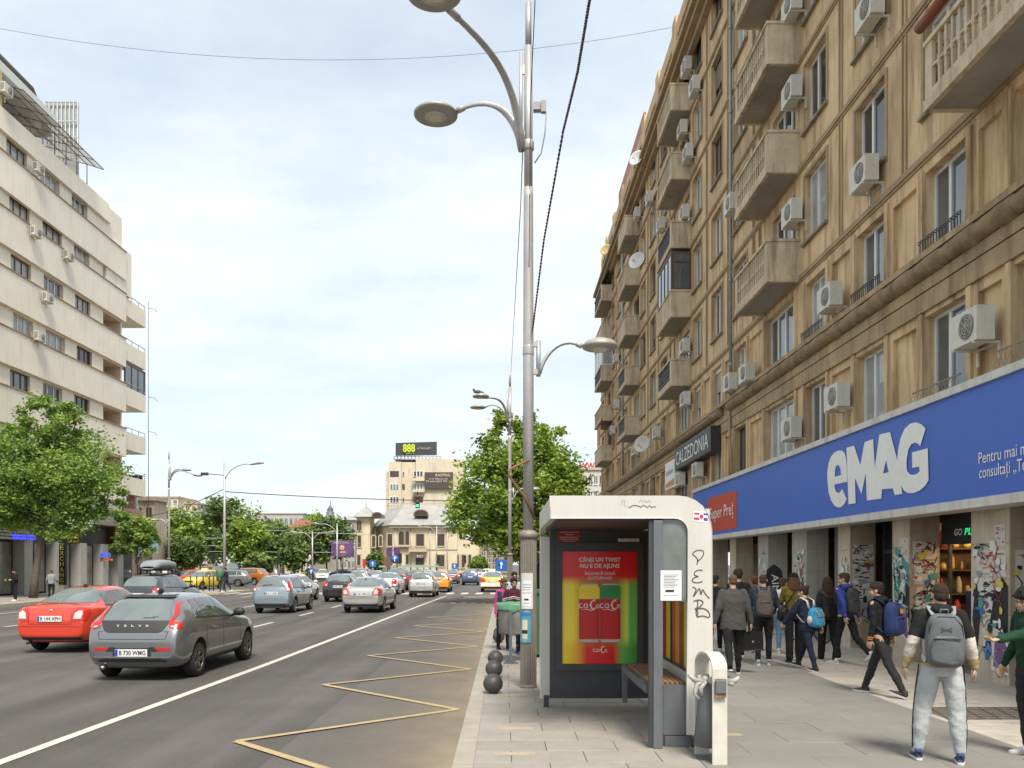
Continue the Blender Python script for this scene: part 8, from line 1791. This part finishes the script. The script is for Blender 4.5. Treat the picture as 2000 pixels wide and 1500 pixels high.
    # shoes
    for i, s in enumerate((-1, 1)):
        h, kd, an, sf = J['L%d' % i]; pitch = R(legs[i][3]) if len(legs[i]) > 3 else (0 if an.z - .085 * k < .02 else R(min(0, sf) * .9)); yaw = R(legs[i][4]) if len(legs[i]) > 4 else 0
        S = Matrix.Rotation(-s * R(6) + yaw, 3, 'Z') @ Matrix.Rotation(pitch, 3, 'X'); P = lambda x, y, z: an + S @ (Vector((x, y, z)) * k)
        q = MB(); secs = [(-.075, .026, .034, -.045, .05), (-.05, .034, .04, -.04, .06), (0, .036, .045, -.042, .06), (.06, .042, .034, -.05, .035), (.12, .047, .026, -.058, .022), (.165, .042, .02, -.062, .016), (.195, .024, .012, -.068, .01)]
        vs = []; n = 14
        for y, w, hh, zc, tp in secs:
            for t in range(n): a = 2 * PI * t / n; vs.append(P(w * math.cos(a), y, zc + (tp if math.sin(a) > 0 else .022) * math.sin(a)))
        q.add(vs, [(a * n + b, a * n + (b + 1) % n, (a + 1) * n + (b + 1) % n, (a + 1) * n + b) for a in range(len(secs) - 1) for b in range(n)] + [tuple(range(n)), tuple(range((len(secs) - 1) * n, len(secs) * n))], 0, True)
        q.tube([P(0, -.025, -.03), P(0, -.03, .03)], [.038 * k, .036 * k], 12)
        so_ = mk('shoe', q.mesh('shoe', [shoe]), o)
        q = MB(); ou = [(-.088, .0), (-.08, .026), (-.04, .036), (.02, .036), (.09, .048), (.15, .046), (.19, .03), (.206, 0)]; ou = ou + [(a, -b) for a, b in ou[-2:0:-1]]
        q.prism(ou, lambda a, b, hh: tuple(P(b, a, -.083 + hh)), 0, .024); q.build('sole', [sole or WHITE], so_)
    if cuff:
        for i in (0, 1):
            for dz_, m_ in cuff:
                a, e, w, fd = J['A%d' % i]; c = w - fd * dz_; q = MB(); q.tube([c - fd * .007, c + fd * .007], [.0475 * k * g, .0475 * k * g], 14); q.build('cuff_stripe', [m_], o)
    o['_'] = 0; del o['_']
    PJ[o.name] = (J, hip, up, k, neck, g); return o
PJ = {}
def backpack(p, m, label, w=.30, h=.45, d=.17, drop=.02, straps=None, pockets=True, roll=0, extra=None, logo=None):
    J, hip, up, k, neck, g = PJ[p.name]; o = thing('backpack', p.location, label, 'backpack', 'backpacks worn by the walkers', p.rotation_euler.z); o.location = p.location
    yb = -.115 * k * g; ztop = neck.z - .03 - drop; c = Vector((0, yb - d * .5 + (neck.y * .6), ztop - h / 2))
    def shape(cx, cy, cz, sx, sy, sz, m_, nm, par, e=.55):
        vs = []; n = 22; mlt = 14
        for i in range(mlt + 1):
            ph = -PI / 2 + PI * i / mlt; cz_ = math.copysign(abs(math.sin(ph)) ** .5, math.sin(ph)); r_ = abs(math.cos(ph)) ** .42
            taper = 1 - .16 * max(0, cz_)
            for t in range(n):
                a = 2 * PI * t / n; x = math.copysign(abs(math.cos(a)) ** e, math.cos(a)); y = math.copysign(abs(math.sin(a)) ** e, math.sin(a)); vs.append((cx + sx * x * r_ * taper, cy + sy * y * r_ * (1 - .1 * max(0, cz_)) + .006 * math.sin(9 * cz_ + 3 * x), cz + sz * cz_ + .004 * math.sin(11 * x)))
        q = MB(); q.add(vs, [(i * n + t, i * n + (t + 1) % n, (i + 1) * n + (t + 1) % n, (i + 1) * n + t) for i in range(mlt) for t in range(n)], 0, True); return q.build(nm, [m_], par)
    b = shape(c.x, c.y, c.z, w / 2, d / 2, h / 2, m, 'bag', o)
    if pockets: shape(c.x, c.y - d * .45, c.z - h * .17, w * .41, d * .22, h * .27, m, 'front_pocket', o); q = MB(); q.tube([(c.x - w * .34, c.y - d * .64, c.z + h * .04), (c.x, c.y - d * .69, c.z + h * .055), (c.x + w * .34, c.y - d * .64, c.z + h * .04)], .006, 6); q.tube([(c.x - w * .44, c.y - d * .3, c.z - h * .1), (c.x - w * .4, c.y - d * .36, c.z + h * .28), (c.x - w * .2, c.y - d * .36, c.z + h * .45), (c.x + w * .2, c.y - d * .36, c.z + h * .45), (c.x + w * .4, c.y - d * .36, c.z + h * .28), (c.x + w * .44, c.y - d * .3, c.z - h * .1)], .005, 6); q.build('zip', [BLACK], o)
    q = MB(); q.tube([(c.x - .035, c.y + d * .2, c.z + h * .46), (c.x - .03, c.y + d * .15, c.z + h * .46 + .06), (c.x + .03, c.y + d * .15, c.z + h * .46 + .06), (c.x + .035, c.y + d * .2, c.z + h * .46)], .011, 8); q.build('grab_handle', [m], o)
    q = MB()
    for s in (-1, 1):
        sh = J['A0' if s < 0 else 'A1'][0]; zt3 = neck.z + .005; P_s = [(s * .07, c.y + d * .42, c.z + h * .42), (s * .092, yb * .75 + neck.y * .5, zt3 - .03), (s * .105, neck.y - .0, zt3 + .022), (s * .12, neck.y + .085 * g, zt3 - .035), (s * .13, neck.y + .115 * g, zt3 - .14), (s * .16, neck.y * .5 + .09, zt3 - .30), (s * .175 * g, .0, zt3 - .40), (s * .12, c.y + d * .4, c.z - h * .4)]
        q.tube(P_s, [(.031, .009)] * 5 + [(.016, .006)] * 3, 8)
    q.build('strap', [straps or m], o)
    if extra: extra(o, c, w, h, d)
    return o
blk = cloth('black', (.018, .018, .019)); blk2 = cloth('charcoal', (.035, .035, .037)); navyc = cloth('navy', (.022, .026, .05)); greyc = cloth('suit_grey', (.072, .07, .066), .25); jog = cloth('light_grey', (.38, .40, .40), .6)
cream = cloth('cream', (.58, .53, .45)); tanb = cloth('tan', (.38, .28, .14)); must = cloth('mustard', (.16, .115, .018)); denim = cloth('denim', (.16, .26, .38)); ddenim = cloth('dark_denim', (.022, .026, .045)); whitec = cloth('white', (.66, .65, .62)); greenc = cloth('bottle_green', (.014, .05, .028)); bluec = cloth('royal_blue', (.045, .065, .27)); leather = cloth('leather', (.025, .025, .024), .3, .4); pinkc = cloth('magenta', (.42, .05, .18)); maroonc = cloth('maroon', (.075, .018, .028)); lblue = cloth('pale_blue', (.38, .44, .50)); teald = cloth('dark_teal_denim', (.035, .05, .06)); orangec = cloth('orange', (.6, .08, .02)); brownc = cloth('rust_brown', (.16, .055, .03))
def at_px(x, y): return gr(x, y)
def PP(x, y): X, d = gr(x, y); return (X, d)
# near boy with grey backpack, seen from behind
def armband(lo, hi, both=True):
    def f(c, J, hip, k):
        for i in (0, 1):
            a, e, w, fd = J['A%d' % i]; s = -1 if i == 0 else 1
            if c.x * s > .15 * k:
                tot = .54 * k; t1 = (c - a).dot((e - a).normalized()) / tot
                if (c - e).dot(fd) > 0 and t1 > .45: t1 = .537 + (c - e).dot(fd) / tot
                if lo < t1 < hi: return True
        return False
    return f
N1 = person(PP(1838, 1486), -19, 1.78, 'nearest young man in a black, cream and tan hoodie and light grey joggers', [(2, 3, 9), (-2, 5, 5)], [(-6, 15, 20, 2), (0, 15, 16, 4)], blk, (jog, 'baggy'), 'dark', 'fade', 2, (6, -4), 1.0, .0085, cloth('navy_shoe', (.05, .07, .14)), WHITE, 'hoodie', bands=[(cream, armband(.42, .80)), (tanb, armband(.80, 1.05)), (tanb, lambda c, J, hip, k: abs(c.x) < .2 * k and c.z < hip.z + .02)], hood=True, loose=1.0, leg_bands=blk, hemlen=.0)
GP = cloth('pack_grey', (.115, .125, .13), .35, .5); GPS = cloth('strap_grey', (.26, .28, .30), .3, .6)
def logo1(o, c, w, h, d):
    q = MB(); y = c.y - d * .5; fn = lambda a, b, hh: (c.x + a, y - hh - .004, c.z + b)
    q.ribbon([(-.045, .13), (-.02, .11), (.02, .11), (.045, .13)], .012, fn, 0); q.ribbon([(-.045, .09), (-.02, .11), (.02, .11), (.045, .09)], .012, fn, .001); q.build('logo', [plain('logo_dark_grey', (.05, .055, .06), .5)], o)
backpack(N1, GP, 'smooth grey backpack with a dark logo on the nearest young man', .35, .52, .2, .0, GPS, extra=logo1)
# boy at the right edge in green
N2 = person((5.38, 8.35), 98, 1.72, 'curly haired young man in dark green hoodie reaching out his hand', [(4, 6, 3), (-2, 4, 3)], [(58, -2, 22, 0, (0, .0, 1)), (-5, 12, 25)], greenc, (blk2, 'jogger'), 'black', 'curly', 3, (8, -18), .96, .0085, WHITE, WHITE, 'hoodie', hood=True)
# walker with dark blue backpack
orng = cloth('cuff_orange', (.6, .25, .04))
N3 = person(PP(1722, 1358), 38, 1.76, 'dark haired youth striding in black with a blue backpack and orange striped cuffs', [(-22, 8, 1, 18), (24, 3, 1, 0)], [(-4, 6, 12), (-12, 10, 10)], blk, (blk2, 'slim'), 'dark', 'short', 5, (22, -4), .9, .009, cloth('shoe_grey_brown', (.07, .06, .055)), WHITE, 'hoodie', hood=True, cuff=[(.0, orng), (.03, orng)])
def patchx(o, c, w, h, d):
    q = MB(); q.box(c.x - .035, c.x + .035, c.y - d * .66, c.y - d * .6, c.z + .09, c.z + .16); q.build('leather_patch', [orng], o)
backpack(N3, cloth('pack_blue', (.03, .045, .13), .4, .7), 'dark blue backpack with a small orange patch on the striding youth', .32, .50, .2, .0, extra=patchx)
N4 = person(PP(1652, 1298), 22, 1.82, 'youth in royal blue hoodie with a roll top backpack', [(14, 4, 1), (-20, 30, 1, -30)], [(-28, -2, 20), (-24, 2, 16)], bluec, (blk, 'slim'), 'brown', 'short', 3, (40, -2), .92, .009, WHITE, WHITE, 'hoodie', hood=True)
backpack(N4, cloth('pack_charcoal', (.055, .055, .05), .3, .6), 'charcoal roll top backpack on the youth in royal blue', .25, .52, .16, -.01)
N5 = person(PP(1617, 1291), 0, 1.72, 'long haired woman in a black leather jacket between the two blue dressed walkers', [(8, 3, 1), (-10, 14, 1)], [(4, 7, 12), (-6, 7, 12)], leather, (blk, 'loose'), 'dark', 'long', 2, (0, -3), 1., .01, blk, WHITE, 'jacket', female=True, loose=1.05, face=False)
N6 = person(PP(1579, 1309), 30, 1.60, 'small woman with a hair bun striding in a navy puffer coat', [(-16, 4, 2, 10), (27, 4, 2, 8)], [(30, 14, 6), (-22, 14, 12)], navyc, (ddenim, 'slim'), 'dark', 'bun', 10, (26, -8), 1.02, .009, cloth('shoe_dark', (.06, .045, .04)), WHITE, 'puffer', female=True, loose=1.05)
def blueextra(o, c, w, h, d):
    q = MB()
    for s in (-.07, .07): q.tube([(c.x + s, c.y - d * .3, c.z + h * .46), (c.x + s, c.y - d * .62, c.z + .05), (c.x + s, c.y - d * .66, c.z - h * .4)], .009, 6)
    q.build('leather_strap', [plain('tan_leather', (.5, .22, .08), .6)], o)
    q = MB(); q.ell((c.x - w * .55, c.y - .0, c.z - h * .12), (.05, .05, .075)); q.build('side_pocket', [cream], o)
backpack(N6, cloth('pack_sky', (.05, .30, .50), .5, .7), 'bright blue rucksack with tan straps on the small woman', .29, .36, .2, .12, straps=cream, extra=blueextra)
N7 = person(PP(1551, 1293), -8, 1.80, 'person in mustard top and black knit hat with shoulder bag', [(-6, 4, 1), (8, 3, 1)], [(18, 10, 60), (4, 8, 20)], must, (blk, 'loose'), 'auburn', 'long', 2, (0, -3), .95, .01, blk, BLACK, 'jacket', cap=(cloth('hat_black', (.012, .012, .012)), True), face=False, sleeve=.55, loose=1.05)
o = thing('shoulder_bag', N7.location, 'slouchy black shoulder bag hanging at the side of the person in mustard', 'bag'); o.rotation_euler = N7.rotation_euler
q = MB(); q.ell((-.22, -.02, .98), (.11, .2, .17), 0, 20, 14); q.ell((-.23, 0, .9), (.1, .19, .1), 0, 16, 10); b_ = mk('bag', remesh(q, .012, 'bag', leather, 3, .008, 8), o); q = MB(); q.tube([(-.22, .12, 1.1), (-.12, .14, 1.35), (.06, .06, 1.52), (.06, -.08, 1.5), (-.1, -.16, 1.3), (-.22, -.14, 1.1)], .013, 6); q.build('strap', [leather], o)
N8 = person(PP(1530, 1276), -20, 1.66, 'person in white top and pale jeans mostly hidden by the one in mustard', [(6, 4, 1), (-6, 8, 1)], [(10, 8, 40), (0, 8, 10)], whitec, (denim, 'slim'), 'brown', 'short', 2, (-30, 0), .92, .011, WHITE, WHITE, 'shirt', face=False)
N9 = person(PP(1491, 1299), -12, 1.78, 'man in dark denim jacket and black trousers wearing a taupe backpack', [(-3, 5, 1), (6, 3, 1)], [(18, 10, 45, 20), (18, 12, 45, 20)], teald, (blk, 'slim'), 'brown', 'fade', 3, (-8, -5), 1.06, .009, cloth('shoe_pale', (.4, .4, .42)), WHITE, 'jacket', loose=1.06, face=False)
backpack(N9, cloth('pack_taupe', (.11, .095, .08), .4, .6), 'taupe backpack with black zips on the man in dark denim', .31, .50, .19, .02)
N10 = person(PP(1432, 1317), -8, 1.80, 'man in a grey suit jacket and black trousers seen from behind walking away', [(-20, 20, 1, -6), (12, 3, 1, 4)], [(-10, 13, 10), (-6, 12, 12)], greyc, (blk, 'slim'), 'ginger', 'fade', 4, (10, -6), 1.12, .009, blk, WHITE, 'suit', face=False)
J = PJ[N10.name][0]; w_ = J['A1'][2]; o = thing('briefcase', N10.location, 'black soft briefcase with a metal clasp held by the man in the grey suit', 'briefcase'); o.rotation_euler = N10.rotation_euler
q = MB(); q.prism([(-.17, -.15), (.17, -.15), (.15, .15), (-.15, .15)], lambda a, b, h: (w_.x + .05 + a, w_.y + .12 + h, w_.z - .34 + b), -.06, .06); bevel(q.build('case', [cloth('case_black', (.014, .013, .012), .2, .6)], o), .025, 3); q = MB(); q.tube([(w_.x - .03, w_.y + .12, w_.z - .2), (w_.x - .01, w_.y + .08, w_.z - .1), (w_.x + .1, w_.y + .08, w_.z - .1), (w_.x + .12, w_.y + .12, w_.z - .2)], .011, 6); q.build('handle', [BLACK], o); q = MB(); q.box(w_.x + .03, w_.x + .06, w_.y + .055, w_.y + .062, w_.z - .36, w_.z - .33); q.build('clasp', [CHROME], o)
person(PP(1397, 1277), -12, 1.74, 'person in black half hidden by the white shelter leg', [(-10, 14, 1), (12, 4, 1)], [(6, 8, 20), (10, 8, 40)], blk, (blk, 'slim'), 'dark', 'short', 2, (-25, -3), .95, .011, WHITE, WHITE, face=False)
person((4.95, 17.3), 0, 1.88, 'tall person with curly dark hair walking ahead of the grey suit', [(-10, 14, 1), (12, 4, 1)], [(6, 8, 15), (-10, 8, 15)], blk, (blk, 'slim'), 'dark', 'curly', 2, (0, -3), .95, .011, blk, WHITE, face=False)
person((5.62, 18.4), 0, 1.72, 'person in a rust brown hooded top between curly head and denim jacket', [(-10, 14, 1), (12, 4, 1)], [(6, 8, 15), (-10, 8, 15)], brownc, (blk, 'slim'), 'auburn', 'short', 2, (0, -3), .95, .011, blk, WHITE, 'hoodie', hood=True, face=False)
# group waiting at the kerb, facing the camera
vest = cloth('vest_navy', (.04, .05, .08))
person((-.02, 18.9), 200, 1.62, 'woman with sunglasses in a magenta top and dark open vest at the kerb', [(2, 3, 2), (-2, 4, 2)], [(4, 7, 12), (0, 7, 14)], pinkc, (blk, 'slim'), 'auburn', 'short', 2, (15, 0), 1.02, .01, blk, BLACK, 'shirt', female=True, glasses=True, skin=SKIN2, bands=[(vest, lambda c, J, hip, k: abs(c.x) < .19 * k and (abs(c.x) > .075 * k or c.y < -.02) and c.z < hip.z + .5 * k)], group='people waiting at the kerb')
person((.22, 18.3), 175, 1.66, 'man in a maroon jacket with white chest stripes leaning out at the kerb', [(2, 3, 2), (-2, 4, 2)], [(20, 8, 40), (4, 9, 20)], maroonc, (ddenim, 'slim'), 'black', 'short', 3, (18, 2), 1.04, .01, cloth('shoe_blue', (.04, .07, .2)), WHITE, 'jacket', skin=SKIN2, bands=[(whitec, lambda c, J, hip, k: abs((c.z - hip.z) - .37 * k + abs(c.x) * .25) < .009 and abs(c.x) < .3), (whitec, lambda c, J, hip, k: abs((c.z - hip.z) - .33 * k + abs(c.x) * .25) < .006)], group='people waiting at the kerb')
person((.36, 17.75), 185, 1.10, 'small child in an orange top and dark hat before the man in maroon', [(2, 3, 2), (-2, 4, 2)], [(6, 6, 15), (4, 7, 20)], orangec, (ddenim, 'slim'), 'dark', 'none', 2, (10, 0), 1.1, .01, cloth('shoe_blue', (.04, .07, .2)), WHITE, 'jacket', skin=SKIN2, cap=(cloth('hat_navy', (.02, .02, .045)), True), group='people waiting at the kerb')
person((.27, 22.2), 182, 1.76, 'bearded man in sunglasses and a pale blue shirt behind the couple', [(2, 3, 2), (-2, 4, 2)], [(6, 6, 15), (4, 7, 20)], lblue, (blk, 'slim'), 'black', 'short', 2, (10, 0), 1., .011, blk, BLACK, 'shirt', glasses=True, beard=True, group='people waiting at the kerb')
person((.50, 23.4), 170, 1.66, 'fair woman in white half hidden behind the fluted lamp base', [(2, 3, 2), (-2, 4, 2)], [(6, 6, 15), (4, 7, 20)], whitec, (denim, 'slim'), 'ginger', 'long', 2, (10, 0), .95, .011, WHITE, WHITE, 'shirt', female=True, group='people waiting at the kerb')
# across the street
far_p = 'people across the street'
w1 = person((-26.4, 44.2), 150, 1.74, 'person in black with white shoes standing before the far shop window', [(3, 3, 3), (-2, 4, 3)], [(10, 6, 80), (8, 7, 80)], blk, (blk, 'slim'), 'black', 'short', 2, (0, -12), 1, .016, WHITE, WHITE, cap=(blk, False), group=far_p)
w2 = person((-25.6, 46.3), 20, 1.66, 'fair haired person in a grey jumper beside the far tree trunk', [(8, 3, 3), (-8, 4, 3)], [(10, 12, 30), (8, 14, 40)], cloth('jumper_grey', (.25, .26, .27)), (blk, 'slim'), 'ginger', 'short', 2, (0, -6), 1.08, .016, blk, BLACK, group=far_p, face=False)
w3 = person((vx(442, 59), 58.6) if False else ((442 - VX) * 58.6 / F, 58.6), 90, 1.76, 'person in a dark track suit walking past the corner lamp post', [(14, 3, 1), (-16, 14, 1)], [(20, 6, 30), (-14, 7, 20)], navyc, (navyc, 'slim'), 'dark', 'short', 4, (0, -4), 1, .018, WHITE, WHITE, group=far_p)
cr = random.Random(9); srcs = [w1, w2, w3]
for i, (x, d, lb) in enumerate(((298, 74, 'distant pedestrian in a pale top above the roof box'), (306, 78, 'distant pedestrian beside the pale topped one'), (318, 76, 'distant pedestrian near the tall far lamp post'), (336, 80, 'distant pedestrian right of the tall far lamp post'), (346, 74, 'distant pedestrian before the low bushy tree'), (357, 82, 'distant pedestrian at the tree shade edge'), (322, 70, 'distant pedestrian in white near the tall far lamp post'), (404, 88, 'distant pedestrian by the pale poster stand'), (412, 84, 'distant pedestrian under the corner traffic light'))):
    c = copy_tree(cr.choice(srcs)); c.location = ((x - VX) * d / F, d, 0); c.rotation_euler.z = cr.uniform(0, 6.28); c['label'] = lb; c['group'] = 'distant pedestrians at the crossing'
    if i in (0, 6):
        for ch in c.children:
            if ch.name.startswith(('jacket', 'hoodie')): ch.material_slots[0].link = 'OBJECT'; ch.material_slots[0].material = whitec
# pavement flag and bicycle under the arcade
o = thing('feather_flag', (7.55, 22.9, 0), 'black feather shaped flag with white letters under the arcade', 'flag'); P = [(-.28, .55), (.28, .6), (.30, 1.3), (.2, 1.8), (-.0, 1.98), (-.2, 1.82), (-.30, 1.3)]
q = MB(); q.prism(P, lambda a, b, h: (a, h, b), 0, .02); q.build('cloth', [BLACK], o); q = MB(); q.tube([(.29, .02, 0), (.31, .02, 1.3), (.2, .02, 1.82), (-.02, .02, 2.0)], .013, 6); q.box(-.2, .35, -.15, .2, 0, .03); q.build('pole', [STEEL], o); text(o, 'AINO', WP, (-.08, -.004, 1.68), (.05, 0, -1), (1, 0, .05), .2, .8)
o = thing('bicycle', (7.7, 20.7, 0), 'black bicycle leaning by the grey pier under the arcade', 'bicycle', rz=R(20)); q = MB()
for y in (-.5, .5): q.tube([(0, y + .33 * math.cos(t), .34 + .33 * math.sin(t)) for t in np.arange(0, 2 * PI + .1, PI / 12)], .018, 6, cap=False)
q.build('wheel', [TYRE], o); q = MB()
for a, b in (((0, -.5, .34), (0, -.15, .85)), ((0, -.5, .34), (0, -.05, .33)), ((0, -.05, .33), (0, -.15, .95)), ((0, -.05, .33), (0, .36, .8)), ((0, -.13, .8), (0, .36, .85)), ((0, .5, .34), (0, .34, 1.0))): q.tube([a, b], .016, 6)
q.build('frame', [BLACK], o); q = MB(); q.tube([(-.28, .3, 1.02), (0, .36, 1.02), (.28, .3, 1.02)], .014, 6); q.build('handlebar', [BLACK], o); q = MB(); q.ell((0, -.16, .97), (.07, .12, .03)); q.build('saddle', [BLACK], o)
